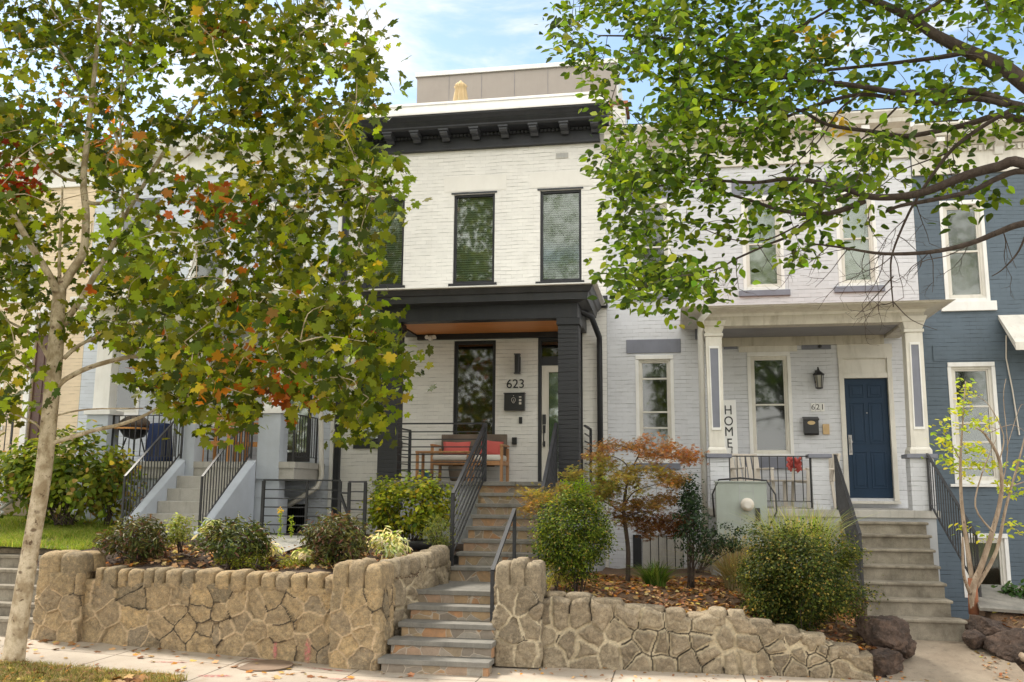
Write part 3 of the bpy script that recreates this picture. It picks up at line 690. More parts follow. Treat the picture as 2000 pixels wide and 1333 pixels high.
# porch roof
lx0, lx1 = X_(741, 640, PY), X_(1128, 610, PY)
zl0 = Z_(950, 625, PY); zl1 = Z_(950, 597, PY); zg = Z_(950, 589, -1.80); zg1 = Z_(950, 575, -1.84); zk = Z_(950, 563, -1.90); zw = Z_(950, 557, -1.98)
ex0, ex1 = X_(716, 570, -1.98), X_(1154, 555, -1.98)
m = MB()
m.box(lx0, lx1, PY, PY+.24, zl0, zl1+.02)                                   # front beam
m.box(lx0, lx0+.24, PY+.242, -.002, zl0, zl1+.02); m.box(lx1-.24, lx1, PY+.242, -.002, zl0, zl1+.02)
m.box(lx0+.245, lx1-.245, -.10, -.002, zl0-.07, zl1)                          # trim against the wall
be = m.build('porch_beam', M['char'], hs, bevel=.006)
def frame_prof(mb, prof, x0, x1, y0):
    """moulding swept round front and both ends; prof: (outset, z)"""
    pts = []
    for o_, z in prof: pts.append([(x0-o_, 0-.004, z), (x0-o_, y0-o_, z), (x1+o_, y0-o_, z), (x1+o_, -.004, z)])
    k = len(mb.v); n = len(prof)
    for r_ in pts: mb.v += r_
    for i in range(n):
        for j in range(3): a = k+i*4+j; b = k+((i+1) % n)*4+j; mb.f.append((a, a+1, b+1, b))
    mb.f.append(tuple(k+i*4 for i in range(n))); mb.f.append(tuple(k+i*4+3 for i in range(n))[::-1])
m = MB(); frame_prof(m, [(-.02, zl1+.0), (.02, zl1+.0), (.14, zg), (.18, zg), (.18, zg+.01), (.20, zg1), (.23, zg1+.01), (.28, zk), (.28, zk+.012), (-.02, zk+.01)], lx0, lx1, PY)
m.build('eave_moulding', M['char2'], be, bevel=.004)
m = MB(); e = .36
m.box(lx0-e+.0, lx1+e, PY-e, -.004, zk+.014, zw); m.add([(lx0-e, PY-e, zw), (lx1+e, PY-e, zw), (lx1+e, -.004, zw), (lx0-e, -.004, zw), (lx0+.1, -.004, zw+.22), (lx1-.1, -.004, zw+.22)], [(0, 1, 5, 4), (0, 4, 3), (1, 2, 5), (2, 3, 4, 5)])
m.build('porch_roof', M['roofwhite'], hs)
m = MB(); m.box(lx0+.245, lx1-.245, PY+.245, -.105, zl0+.03, zl0+.06); m.build('porch_ceiling', M['cedar'], hs)
# columns
cl0, cl1 = X_(736, 930, PY), X_(771, 930, PY); cr0, cr1 = X_(1090, 900, PY), X_(1131, 900, PY)
for x0, x1 in ((cl0, cl1), (cr0, cr1)):
    m = MB(); m.box(x0, x1, PY+.0, PY+.36, ZF+.004, zl0-.12); c_ = m.build('porch_column', M['black_brick'], hs)
    m = MB(); m.box(x0-.025, x1+.025, PY-.025, PY+.385, zl0-.118, zl0-.003); m.build('capital', M['char'], c_, bevel=.004)
# porch base
bx0, bx1 = X_(733, 940, PY)-.02, X_(1170, 942, PY)
m = MB(); m.box(bx0, -.42, PY+.05, -.004, .5, ZF-.075); m.box(1.0, bx1-.03, PY+.05, -.004, .5, ZF-.075); build_each(m, 'porch_base', M['stucco'], hs)
m = MB(); m.box(-.415, .995, PY+.03, -.004, .5, ZF-.075); m.build('stone_facing', M['flag'], hs)
m = MB(); x = bx0-.03
for i, w_ in enumerate((.62, .55, .7, .6, .58, .72, .5)):
    x2 = min(x+w_, bx1); m.box(x, x2-.006, PY-.03, -.006, ZF-.07, ZF); x = x2
m.build('porch_floor', M['blueston'], hs, bevel=.006)
# downspouts
m = MB(); X = bx1-.1
dsx = X_(1172, 800, -.08)
m.tube([(dsx-.35, -1.2, zl1), (dsx-.1, -.6, zl1-.05), (dsx, -.12, zl1-.35), (dsx, -.09, zl1-.6), (dsx, -.09, .9)], .052, 10); m.build('downspout', M['char'], hs, smooth=True)
m = MB(); x = X_(657, 930, -.06); m.box(x-.055, x+.055, -.1, -.006, .9, 8.4); m.build('downspout', M['char'], hs, bevel=.01)
m = MB(); x = X_(646, 930, -.03); m.box(x-.04, x+.035, -.04, -.006, .9, 8.5); m.build('edge_board', M['white'], hs)
for q in (rect(1173, 579, 1187, 602), rect(700, 556, 716, 575)):
    m = MB(); m.box(q[0], q[1], -.05, -.004, q[2], q[3]); m.build('band_block', M['char'], hs)
num = text('623', .235, M['black'], 'house_number', (X_(1007, 751), -.012, Z_(1007, 751)), hs, .008, sx_=1.0)

# ---------------- pale grey house with cream porch
PY2 = -1.6
h2 = thing('row_house', (4.3, 0, .5), 'pale grey brick row house with slate lintels, cream porch and blue front door', 'house')
XA, XB = XR, 7.06
ul = rect(1240, 395, 1312, 572); um = rect(1447, 388, 1533, 566); ur = rect(1630, 375, 1717, 558)
dl = rect(1241, 697, 1319, 905); pw_ = rect(1459, 691, 1551, 893)
dh = rect(1640, 700, 1753, 974); bs = rect(1254, 1045, 1336, 1113)
Z2T = Z_(1450, 232)-.05
wall('front_wall', M['lilac_brick'], h2, XA+.004, XB, .2, Z2T, [ul, um, ur, dl, pw_, dh, bs])
shell(h2, XA, XB, .2, Z2T, M['dark'])
def white_window(par, h, fw=.06, rails=(.5,), sill=M['slate'], lint=True, proud=.012, blinds=(('dshade', 0, .5), ('gshade', .5, 1)), glass='glass2', lt=(.16, .14, .25), sh=.11):
    a, b, c, d = h
    o = window(par, (a+.045, b-.045, c+.045, d-.045), M['creamw'], fw*.8, .02, rails=rails, inner=True, glass=glass)
    m = MB(); t = .055; m.box(a-.0, b+.0, -proud-.01, .05, d-t, d+.02); m.box(a-.005, a+t, -proud, .05, c-.0, d-t-.002); m.box(b-t, b+.005, -proud, .05, c, d-t-.002); m.box(a+t+.002, b-t-.002, -proud, .05, c-.0, c+t)
    m.build('casing', M['white'], o, bevel=.004)
    for i, (bm_, z0, z1) in enumerate(blinds):
        m = MB(); m.box(a+.08, b-.08, .135+.01*i, .139+.01*i, lerp(c, d, z0), lerp(c, d, z1)); m.build('shade', M[bm_], o)
    if sill:
        m = MB(); m.box(a-.09, b+.09, -.05, .03, c-sh, c-.004); m.build('sill', sill, o, bevel=.006)
    if lint:
        m = MB(); m.box(a-lt[0], b+lt[1], -.02, .02, d+.06, d+.06+lt[2]); m.build('lintel', M['slate'], o, bevel=.005)
    return o
white_window(h2, ul, blinds=(('shade', .0, .48), ('dshade', .5, 1)))
white_window(h2, um, blinds=(('shade', .0, .5), ('gshade', .5, 1)), glass='glass')
white_window(h2, ur, blinds=(('shade', .0, .5), ('gshade', .5, 1)), glass='glass')
white_window(h2, dl, rails=(.30, .47, .83), blinds=(('dark', 0, .16), ('gshade', .17, .30), ('dshade', .3, .8), ('gshade', .82, 1)))
white_window(h2, pw_, rails=(.5,), lint=False, sill=M['slate'], sh=.2, blinds=(('dark', 0, .25), ('dshade', .26, .5), ('gshade', .52, 1)))
# basement boards
m = MB(); k = 5
for i in range(k): m.box(lerp(bs[0], bs[1], i/k)+.005, lerp(bs[0], bs[1], (i+1)/k)-.008, .03, .05, bs[2], bs[3])
m.build('basement_boards', M['lconc'], h2, bevel=.004)
m = MB(); m.box(bs[0]-.16, bs[0]-.01, -.03, .03, bs[2], bs[3]); m.build('board', M['char'], h2)
# cornice
def cornice(par, X0, X1, ztop, mat, hgt=.75, out=.38, brk=(), dent=False, name='cornice'):
    m = MB(); zb = ztop-hgt
    m.box(X0+.01, X1-.01, -.05, 0, zb, zb+.05); m.box(X0+.015, X1-.015, -.03, 0, zb+.052, ztop-.3)
    m.prismx([(0, ztop-.30), (-.07, ztop-.30), (-.1, ztop-.24), (-out*.75, ztop-.2), (-out*.8, ztop-.13), (-out*.85, ztop-.11), (-out, ztop-.03), (-out, ztop), (0, ztop+.05)], X0+.005, X1-.005)
    o = m.build(name, mat, par, bevel=.005)
    for x in brk:
        m = MB(); m.prismx([(-.03, ztop-.21), (-out*.7, ztop-.22), (-out*.7, ztop-.30), (-.12, ztop-.38), (-.05, ztop-.5), (-.03, ztop-.5)], x-.07, x+.07); m.build('bracket', M['white'], o, bevel=.004)
    if dent:
        m = MB(); n = int((X1-X0)/.09)
        for i in range(n): m.box(X0+.05+i*.09, X0+.10+i*.09, -.075, -.05, ztop-.42, ztop-.33)
        build_each(m, 'dentil', mat, o)
    return o
cornice(h2, XA, XB, Z_(1450, 232, -.38), M['creamw'], .78, .4, brk=[XA+.55+.82*i for i in range(8)])
# porch of the pale grey house
ZP = Z_(1740, 997, PY2)
piers = [(X_(1388, 950, PY2), X_(1425, 950, PY2)), (X_(1588, 950, PY2), X_(1621, 950, PY2)), (X_(1781, 950, PY2), X_(1836, 950, PY2)-.06)]
m = MB(); m.box(piers[0][0], 6.70, PY2+.03, -.004, .2, ZP-.12); m.build('porch_base', M['stucco'], h2)
m = MB(); m.box(piers[0][0]-.03, 6.76, PY2-.0, -.006, ZP-.118, ZP); m.build('porch_floor', M['lconc'], h2, bevel=.01)
zc0, zc1 = Z_(1600, 895, PY2), Z_(1600, 887, PY2)
for i, (x0, x1) in enumerate(piers):
    m = MB(); m.box(x0, x1, PY2+.02, PY2+.30, ZP-.10 if i else ZP-.1, zc0); p = m.build('pier', M['lilac_brick'], h2)
    m = MB(); m.box(x0-.05, x1+.05, PY2-.03, PY2+.35, zc0+.002, zc1); m.build('cap', M['slate'], p, bevel=.006)
zs0 = Z_(1600, 655, PY2)       # underside level at the capitals
def tcol(x0, x1, X0, X1, name='porch_column'):
    y0, y1 = PY2+.03, PY2+.03+(x1-x0); m = MB(); ztop = Z_(1600, 652, PY2)
    m.taper(x0, x1, y0, y1, zc1+.12, X0, X1, y0+.02, y1-.02, ztop); m.taper(x0-.03, x1+.03, y0-.03, y1+.03, zc1+.003, x0-.03, x1+.03, y0-.03, y1+.03, zc1+.06); m.taper(x0-.03, x1+.03, y0-.03, y1+.03, zc1+.062, x0, x1, y0, y1, zc1+.118)
    m.box(X0-.02, X1+.02, y0, y1, ztop+.002, ztop+.05)
    m.taper(X0, X1, y0+.02, y1-.02, ztop+.052, X0-.07, X1+.07, y0-.06, y1+.06, ztop+.25)
    o = m.build(name, M['creamw'], h2, bevel=.004); 
    m = MB(); w_ = (x1-x0)
    zA, zB = zc1+.42, ztop-.2
    m.taper(x0+w_*.27, x1-w_*.27, y0-.002, y0+.01, zA, X0+w_*.27, X1-w_*.27, y0+.013, y0+.03, zB); m.build('recessed_panel', M['slate'], o)
    m = MB()
    for s in (0, 1):
        xa = x0+w_*.2 if s == 0 else x1-w_*.27; xb = X0+w_*.2 if s == 0 else X1-w_*.27
        m.taper(xa, xa+w_*.07, y0-.012, y0+.01, zA-.04, xb, xb+w_*.07, y0+.003, y0+.03, zB+.04)
    m.box(X0+w_*.2, X1-w_*.2, y0+.003, y0+.03, zB+.0, zB+.04); m.box(x0+w_*.2, x1-w_*.2, y0-.012, y0+.01, zA-.04, zA)
    m.build('panel_moulding', M['white'], o)
    return ztop+.25
zt2 = tcol(X_(1386, 880, PY2), X_(1416, 880, PY2), X_(1378, 655, PY2), X_(1410, 655, PY2))
tcol(X_(1781, 878, PY2), X_(1817, 878, PY2), X_(1769, 645, PY2), X_(1803, 645, PY2))
ea, eb = X_(1376, 645, PY2), X_(1806, 640, PY2)
zz = [Z_(1600, y, Y) for y, Y in ((633, PY2), (607, PY2-.02), (600, -1.85), (596, -1.95), (592, -1.98))]
m = MB(); m.box(ea, eb, PY2, PY2+.26, zz[0], zz[1]+.03); m.box(ea, ea+.26, PY2+.262, -.003, zz[0], zz[1]+.03); m.box(eb-.26, eb, PY2+.262, -.003, zz[0], zz[1]+.03)
m.box(ea+.28, eb-.28, -.07, -.003, zz[0]-.1, zz[0]+.1)
en = m.build('porch_beam', M['cream'], h2, bevel=.005)
m = MB(); frame_prof(m, [(-.02, zz[1]-.06), (.015, zz[1]-.06), (.03, zz[1]-.02), (.08, zz[1]), (.2, zz[2]), (.27, zz[2]+.01), (.27, zz[2]+.03), (.33, zz[3]), (.36, zz[3]+.02), (.38, zz[4]), (-.02, zz[4]+.0)], ea, eb, PY2); m.build('gutter_moulding', M['creamw'], en, bevel=.003)
m = MB(); m.add([(ea-.36, PY2-.36, zz[4]+.004), (eb+.36, PY2-.36, zz[4]+.004), (eb+.36, -.004, zz[4]+.004), (ea-.36, -.004, zz[4]+.004), (ea-.2, -.004, zz[4]+.24), (eb+.2, -.004, zz[4]+.24)], [(0, 1, 5, 4), (0, 4, 3), (1, 2, 5), (2, 3, 4, 5)[::-1], (0, 3, 2, 1)]); m.build('porch_roof', M['rust'], h2)
m = MB(); m.box(ea+.262, eb-.262, PY2+.262, -.075, zz[0]+.05, zz[0]+.08); m.build('porch_ceiling', M['ceil'], h2)
# cream surround boards on the wall under the porch ceiling
m = MB(); zz5 = zz[0]-.10
m.box(X_(1443, 690), X_(1557, 690), -.02, -.003, Z_(1500, 690)+.02, zz5); m.box(dh[0]-.04, dh[1]+.05, -.025, -.003, dh[3]+.002, zz5)
build_each(m, 'surround_board', M['creamw'], h2)
m = MB(); m.box(X_(1565, 668), X_(1622, 668), -.024, -.003, Z_(1590, 683), Z_(1590, 667)); m.box(X_(1413, 670), X_(1440, 670), -.024, -.003, Z_(1425, 683), Z_(1425, 668)); build_each(m, 'slate_block', M['slate'], h2)
# door with frame
a, b, c, d = dh; zd = Z_(1690, 739); c = ZP+.12
m = MB(); m.box(a-.03, a+.05, -.03, .1, c, d); m.box(b-.05, b+.03, -.03, .1, c, d); m.box(a+.05, b-.05, -.028, .1, zd, zd+.09); m.box(a+.05, b-.05, .0, .1, zd+.092, d-.02); m.box(a+.05, b-.05, -.03, .1, d-.018, d)
m.box(a-.03, b+.03, -.12, .1, c-.05, c-.003)
fr = m.build('door_frame', M['creamw'], h2, bevel=.004)
m = MB(); x0, x1 = a+.053, b-.053; W_ = x1-x0; H_ = zd-c
m.box(x0, x1, .045, .08, c, zd-.003)
do = m.build('door', M['bluedoor'], h2)
m = MB()
def dpanel(u0, u1, v0, v1):
    X0, X1, A, B = x0+u0*W_, x0+u1*W_, c+v0*H_, c+v1*H_; t = .02
    m.box(X0, X1, .036, .046, A, A+t); m.box(X0, X1, .036, .046, B-t, B); m.box(X0, X0+t, .036, .046, A+t, B-t); m.box(X1-t, X1, .036, .046, A+t, B-t); m.box(X0+.05, X1-.05, .038, .046, A+.05, B-.05)
for u0, u1 in ((.12, .46), (.54, .88)):
    for v0, v1 in ((.10, .40), (.46, .80), (.84, .95)): dpanel(u0, u1, v0, v1)
m.build('door_panels', M['bluedoor'], do, bevel=.004)
m = MB(); m.box(x0+.03, x0+.085, .02, .045, c+.78, c+1.12); m.lathe((x0+.06, .03, c+1.0), [(.03, 0), (.035, .02), (.02, .04)], 12, 'y'); m.tube([(x0+.06, .02, c+1.08), (x0+.06, -.03, c+1.05), (x0+.06, -.03, c+.85), (x0+.06, .02, c+.82)], .01); m.build('handle', M['steel'], do)
m = MB(); m.lathe((x0+W_*.5, .045, c+1.5), [(.01, 0), (.01, .012)], 10, 'y'); m.build('peephole', M['steel'], do)
# white downspout at porch corner
x = X_(1369, 650, -1.35); m = MB(); m.tube([(x+.1, PY2-.3, zz[3]-.05), (x, PY2-.1, zz[0]+.1), (x-.01, -1.45, zz[0]-.1), (x-.01, -1.45, .9)], .05, 10); m.build('downspout', M['white'], h2, smooth=True)
m = MB(); q = rect(1358, 618, 1368, 663, -.2); m.box(X_(1357, 640), X_(1368, 640)+.05, -.14, -.004, Z_(1360, 664), Z_(1360, 620)); m.build('pipe_box', M['slate'], h2)

# ---------------- slate blue house on the right
h3 = thing('row_house', (9.0, 0, .5), 'slate blue brick row house with white framed windows at the right edge', 'house')
bu = rect(1834, 396, 1934, 588); bl = rect(1850, 711, 1960, 946); bb = rect(1876, 1044, 1977, 1170)
Z3T = Z_(1900, 240)
wall('front_wall', M['blue_brick'], h3, XB+.004, 12.2, .0, Z3T, [bu, bl, bb]); shell(h3, XB, 12.2, .0, Z3T, M['dark'])
white_window(h3, bu, .065, sill=M['white'], lint=False, sh=.17, blinds=(('dshade', 0, .5), ('dark', .5, 1)), glass='glass')
white_window(h3, bl, .065, rails=(.08, .32, .5, .66), sill=M['white'], lint=False, sh=.05, blinds=(('dark', 0, 1),), glass='glass')
white_window(h3, bb, .07, rails=(), sill=None, lint=False, blinds=(('dark', 0, 1),), glass='glass')
for h in (bu, bl):
    m = MB(); m.box(h[0]-.22, h[1]+.25, -.014, .0, h[3]+.05, h[3]+.33); m.build('lintel', M['blue_brick'], h3)
cornice(h3, XB, 12.2, Z_(1900, 237, -.38), M['creamw'], .82, .42, brk=[XB+.45+1.0*i for i in range(5)], dent=True)
m = MB(); ax = X_(1984, 680, -.7)
m.add([(ax, -.7, Z_(1984, 684, -.7)), (ax+2.4, -.7, Z_(1984, 684, -.7)), (ax+2.4, 0, Z_(1990, 640)+.15), (ax, 0, Z_(1990, 640)+.15), (ax, -.7, Z_(1984, 684, -.7)+.13), (ax+2.4, -.7, Z_(1984, 684, -.7)+.13), (ax+2.4, 0, Z_(1990, 640)+.22), (ax, 0, Z_(1990, 640)+.22)], [(0,3,2,1),(4,5,6,7),(0,1,5,4),(1,2,6,5),(2,3,7,6),(3,0,4,7)]); m.build('awning', M['creamw'], h3)
m = MB(); p = [at(1966, 655, -.05), at(1966, 700, -.05), at(1978, 760, -.05), at(1992, 850, -.05)]; m.tube([(q.x, -.03, q.z) for q in p], .012, 6); m.build('cable', M['resin'], h3)

# ---------------- pale blue-grey house behind the sycamore
h4 = thing('row_house', (-6.3, 0, .8), 'pale blue-grey row house behind the sycamore leaves, with concrete stoop and raised porch', 'house')
XC = -9.02
zw0, zw1 = w1[2], w1[3]
u4 = [(x, x+.85, zw0, zw1) for x in (-8.5, -6.8, -5.1)]
l4 = [(X_(216, 700), X_(265, 700)+.15, Z_(230, 812), 4.95), (-6.25, -5.4, 3.35, 4.95)]
d4 = (X_(552, 850), X_(607, 850), 2.62, 4.85)
bg4 = (X_(556, 1010), X_(598, 1010), Z_(575, 1042), Z_(575, 985))
wall('front_wall', M['neigh_brick'], h4, XC, XL-.004, .5, 9.0, u4+l4+[d4, bg4]); shell(h4, XC, XL, .5, 9.0, M['dark'])
for h in u4: white_window(h4, h, blinds=(('shade', 0, .5), ('gshade', .5, 1)), sill=M['white'], lt=(.1, .1, .2))
for h in l4: white_window(h4, h, blinds=(('dark', 0, 1),), sill=M['white'], lint=False)
m = MB(); a, b, c, d = d4; m.box(a, a+.07, -.01, .08, c, d); m.box(b-.07, b, -.01, .08, c, d); m.box(a+.07, b-.07, -.01, .08, d-.08, d); m.box(a+.07, b-.07, -.01, .08, c, c+.18)
o = m.build('door', M['black'], h4); m = MB(); m.box(a+.07, b-.07, .03, .036, c+.18, d-.08); m.build('pane', M['glass'], o)
m = MB(); m.box(a+.07, b-.07, .09, .1, c+.18, d-.08); m.build('inner_door', M['white'], o)
m = MB(); a, b, c, d = bg4
for i in range(9): x = lerp(a, b, (i+.5)/9); m.box(x-.008, x+.008, .0, .02, c, d)
m.build('basement_grille', M['iron'], h4)
cornice(h4, XC, XL, 9.2, M['white'], .75, .4, brk=[XC+.4+.8*i for i in range(7)])
PY4 = -1.4; Z4 = Z_(440, 902, PY4)
P4 = [(X_(172, 800, PY4), X_(213, 800, PY4)), (X_(345, 870, PY4), X_(380, 870, PY4)), (X_(503, 870, PY4), X_(546, 870, PY4))]
m = MB(); m.box(P4[0][0], P4[2][1], PY4+.04, PY4+.3, Z4-.62, Z4-.11); m.box(P4[0][0], P4[1][1], PY4+.05, -.004, .8, Z4-.62); m.box(-4.55, P4[2][1], PY4+.05, PY4+.45, .8, Z4-.62)
m.build('porch_base', M['bstucco'], h4)
m = MB(); m.box(P4[0][0]-.02, P4[2][1]+.3, PY4, -.006, Z4-.108, Z4); m.box(P4[0][0]-.02, P4[2][1]+.28, PY4+.02, -.008, Z4-.3, Z4-.11); m.build('porch_floor', M['lconc'], h4)
for x0, x1 in P4:
    m = MB(); m.box(x0, x1, PY4-.008, PY4+.34, Z4-.3, Z4+.85); p = m.build('pier', M['bstucco'], h4); m = MB(); m.box(x0-.05, x1+.05, PY4-.05, PY4+.39, Z4+.852, Z4+.93); m.build('cap', M['white'], p)
    m = MB(); m.box(x0+.05, x1-.05, PY4+.05, PY4+.29, Z4+.932, 5.0); m.box(x0+.0, x1-.0, PY4+.01, PY4+.33, 5.0, 5.12); m.build('porch_column', M['white'], h4, bevel=.01)
m = MB(); m.box(P4[0][0]-.1, P4[2][1]+.1, PY4-.02, PY4+.32, 5.122, 5.4); m.box(P4[0][0]-.35, P4[2][1]+.35, PY4-.3, -.01, 5.402, 5.6); m.build('porch_roof', M['white'], h4, bevel=.01)
# leaning cream drainpipe and its elbow
x = X_(629, 900, -.5)
m = MB(); m.tube([(X_(625, 700, -.3), -.3, Z_(625, 700, -.3)), (X_(628, 930, -.3), -.3, Z_(628, 930, -.3)), (X_(620, 952, -.35), -.35, Z_(620, 952, -.35)), (X_(562, 988, -.6), -.6, Z_(562, 988, -.6))], .05, 10); m.build('downspout', M['creamw'], h4, smooth=True)
# stoop
m = MB(); sx0, sx1 = -5.80, -4.62; ys = [902, 930, 955, 980, 1005, 1031, 1058]; zprev = Z4
zl = [Z_(400, y, PY4-.28*i) for i, y in enumerate(ys)]
for i in range(1, 7):
    m.box(sx0, sx1, PY4-.28*i, PY4-.28*(i-1)-.003, .9, zl[i]); 
st4 = m.build('steps', M['lconc'], h4, bevel=.008)
def cheek(x0, x1):
    ya, yb = PY4-.02, PY4-1.75; za, zb_ = Z4+.03, zl[6]+.12
    m = MB(); m.add([(x0,ya,.8),(x1,ya,.8),(x1,ya,za),(x0,ya,za),(x0,yb,.8),(x1,yb,.8),(x1,yb,zb_),(x0,yb,zb_)], [(0,1,2,3),(4,7,6,5),(0,3,7,4),(1,5,6,2),(3,2,6,7),(0,4,5,1)])
    return m.build('cheek_wall', M['bstucco'], h4, bevel=.01)
cheek(sx1+.003, sx1+.17); cheek(sx0-.17, sx0-.003)

# ---------------- cream house at the far left
h5 = thing('row_house', (-11.5, 0, .8), 'cream brick row house with dark brown door and white lattice at the far left', 'house')
d5 = (X_(52, 850), X_(94, 850), 2.62, Z_(75, 655)); t5 = (X_(52, 850), X_(94, 850), d5[3]+.06, d5[3]+.36)
u5 = [(x, x+.85, zw0, zw1) for x in (-12.8, -11.0)]
wl5 = (X_(-60, 800), X_(28, 800)-.3, 3.35, 4.9)
wall('front_wall', M['cream_brick'], h5, -14.5, XC-.004, .5, 8.9, [d5, t5, wl5]+u5); shell(h5, -14.5, XC, .5, 8.9, M['dark'])
for h in u5+[wl5]: white_window(h5, h, blinds=(('shade', 0, .5), ('dark', .5, 1)), sill=M['white'], lint=False)
m = MB(); a, b, c, d = d5; m.box(a, b, .05, .09, c, d)
for u0, u1 in ((.1, .45), (.55, .9)):
    for v0, v1 in ((.08, .4), (.46, .93)): m.box(lerp(a, b, u0), lerp(a, b, u1), .035, .05, lerp(c, d, v0), lerp(c, d, v1))
m.build('door', paint('brown_door', (.10, .045, .03), .4, .3), h5, bevel=.01)
m = MB(); m.box(t5[0], t5[1], .05, .06, t5[2], t5[3]); m.build('transom_pane', M['glass2'], h5)
m = MB(); m.box(d5[0]-.14, d5[0]-.003, -.04, .03, c, t5[3]+.1); m.box(d5[1]+.003, d5[1]+.14, -.04, .03, c, t5[3]+.1); m.box(d5[0]-.14, d5[1]+.14, -.05, .03, t5[3]+.102, t5[3]+.25); m.box(d5[0], d5[1], -.03, .05, d5[3]+.003, t5[2]-.003); m.build('door_surround', M['white'], h5, bevel=.006)
cornice(h5, -14.5, XC, 9.1, M['white'], .75, .4, brk=[-14.1+.8*i for i in range(7)])
m = MB(); m.box(-13.5, -9.25, -1.5, -.006, Z4-.12, Z4-.0); m.build('porch_floor', M['lconc'], h5)
m = MB(); x0, x1, z0, z1 = -12.4, -9.3, 1.2, Z4-.13; s = .12
n = int((x1-x0+z1-z0)/s)
for i in range(-int((z1-z0)/s), int((x1-x0)/s)+1):
    xa = x0+i*s; 
    for sg in (1, -1):
        xs_ = xa if sg == 1 else xa+(z1-z0); xe = xa+(z1-z0) if sg == 1 else xa
        a_, b_ = V(xs_, -1.5-(.012 if sg == 1 else 0), z0), V(xe, -1.5-(.012 if sg == 1 else 0), z1)
        # clip
        dx = (b_.x-a_.x); t0, t1 = 0., 1.
        for lim, sgn in ((x0, 1), (x1, -1)):
            fa, fb = (a_.x-lim)*sgn, (b_.x-lim)*sgn
            if fa < 0 and fb < 0: t0 = 2
            elif fa < 0: t0 = max(t0, fa/(fa-fb))
            elif fb < 0: t1 = min(t1, fa/(fa-fb))
        if t0 < t1 <= 1: m.bar(a_.lerp(b_, t0), a_.lerp(b_, t1), .05, .01)
m.build('lattice', M['white'], h5)

# ================================================================== ground
def zs(x): return .036*max(0., -.8-x)
def idw(pts):
    P = np.array(pts, float)
    def f(x, y):
        d2 = (P[:, 0]-x)**2+(P[:, 1]-y)**2+.02; w = 1/d2**1.5; return float((w*P[:, 2]).sum()/w.sum())
    return f
zleft = idw([(-.5, -5.2, 1.0), (-3, -5.1, .98), (-5, -5.1, 1.02), (-.5, -4.2, 1.12), (-2, -4.0, 1.18), (-4, -4.0, 1.2), (-.5, -3, 1.2), (-2.5, -3, 1.32), (-4, -2.8, 1.4), (-2, -1, 1.3), (-4, -.5, 1.3),
             (-5.6, -4.2, 1.22), (-6.5, -4.0, 1.24), (-8, -4, 1.25), (-10, -4, 1.28), (-7, -3, 1.36), (-9, -3, 1.38), (-7, -2, 1.46), (-9, -2, 1.5), (-8, -.5, 1.6), (-11, -1, 1.6), (-13, -3, 1.4)])
zright = idw([(1.0, -4.7, .74), (1.8, -4.7, .72), (2.6, -4.7, .62), (3.4, -4.7, .56), (4.2, -4.7, .42), (4.9, -4.7, .28), (5.4, -4.5, .25), (1.2, -3.8, .84), (2.2, -3.6, .86), (3.2, -3.6, .80), (4.4, -3.6, .66), (5.2, -3.6, .45),
              (1.2, -2.4, .86), (2.2, -2.0, .84), (3.3, -2, .84), (4.5, -2.2, .8), (5.2, -2.4, .6), (2, -.2, .78), (3.4, -.3, .78), (4.6, -.4, .8)])
def sheet(name, x0, x1, y0, y1, f, mat, step=.08, amp=.02, sc_=4, parent=None, xmax=None, **tags):
    nx_, ny_ = int((x1-x0)/step)+2, int((y1-y0)/step)+2; xs = np.linspace(x0, x1, nx_); ys = np.linspace(y0, y1, ny_)
    Xg, Yg = np.meshgrid(xs, ys, indexing='ij'); Z = np.array([[f(x, y) for y in ys] for x in xs])
    Z += (fbm(np.stack([Xg, Yg, Xg*0], -1), sc_, 4)-.5)*amp*2
    if xmax is not None: Xg = np.minimum(Xg, xmax(Yg))
    v = np.stack([Xg, Yg, Z], -1).reshape(-1, 3); a = (np.arange(nx_-1)[:, None]*ny_+np.arange(ny_-1)[None]).ravel()
    return npmesh(name, v, np.stack([a, a+ny_, a+ny_+1, a+1], 1), mat, parent, None, smooth=True, **tags)
sheet('garden_bed_left', -5.75, -.3, -5.35, .2, zleft, M['soil'], amp=.03, xmax=lambda y: np.interp(y, [-5.2, -4.6, -4.0, -3.6, -3.5], [-1.0, -.78, -.66, -.6, -.36]), kind='structure')
sheet('lawn', -14.5, -5.75, -4.35, .2, zleft, M['lawn'], amp=.02, kind='structure')
sheet('garden_bed_right', .9, 5.45, -4.85, .2, zright, M['soil2'], amp=.035, xmax=lambda y: np.interp(y, [-4.85, -4.5, -4.0, -3.6], [4.9, 5.05, 5.3, 5.45]), kind='structure')
def zwalk(x, y): return min(.26, .0+.21*max(0, y+4.95))
sheet('walkway', 5.2, 6.78, -5.0, -1.2, zwalk, M['walk'], .07, .008, kind='structure')
def zfar(x, y): return lerp(-.05, float(np.interp(y, [-4.3, -4.0, -3.6, -2.9, -2.55, 0], [-.05, .33, .62, .66, .1, .1])), min(1, max(0, (x-6.58)/.14)))
sheet('garden_bed_far_right', 6.58, 12, -4.3, .2, zfar, M['soil2'], amp=.05, kind='structure')
m = MB(); m.add([(-400,-400,-.16),(400,-400,-.16),(400,400,-.16),(-400,400,-.16)], [(0,1,2,3)]); m.build('ground', M['lawn'], kind='structure')
m = MB(); m.add([(-300,-19,-.148),(300,-19,-.148),(300,-9.2,-.148),(-300,-9.2,-.148)], [(0,1,2,3)]); m.build('road', M['asph'], kind='structure')
m = MB(); m.box(-40, 40, -9.2, -9.03, -.3, -.02); m.build('kerb', M['lconc'], bevel=.02, kind='structure')
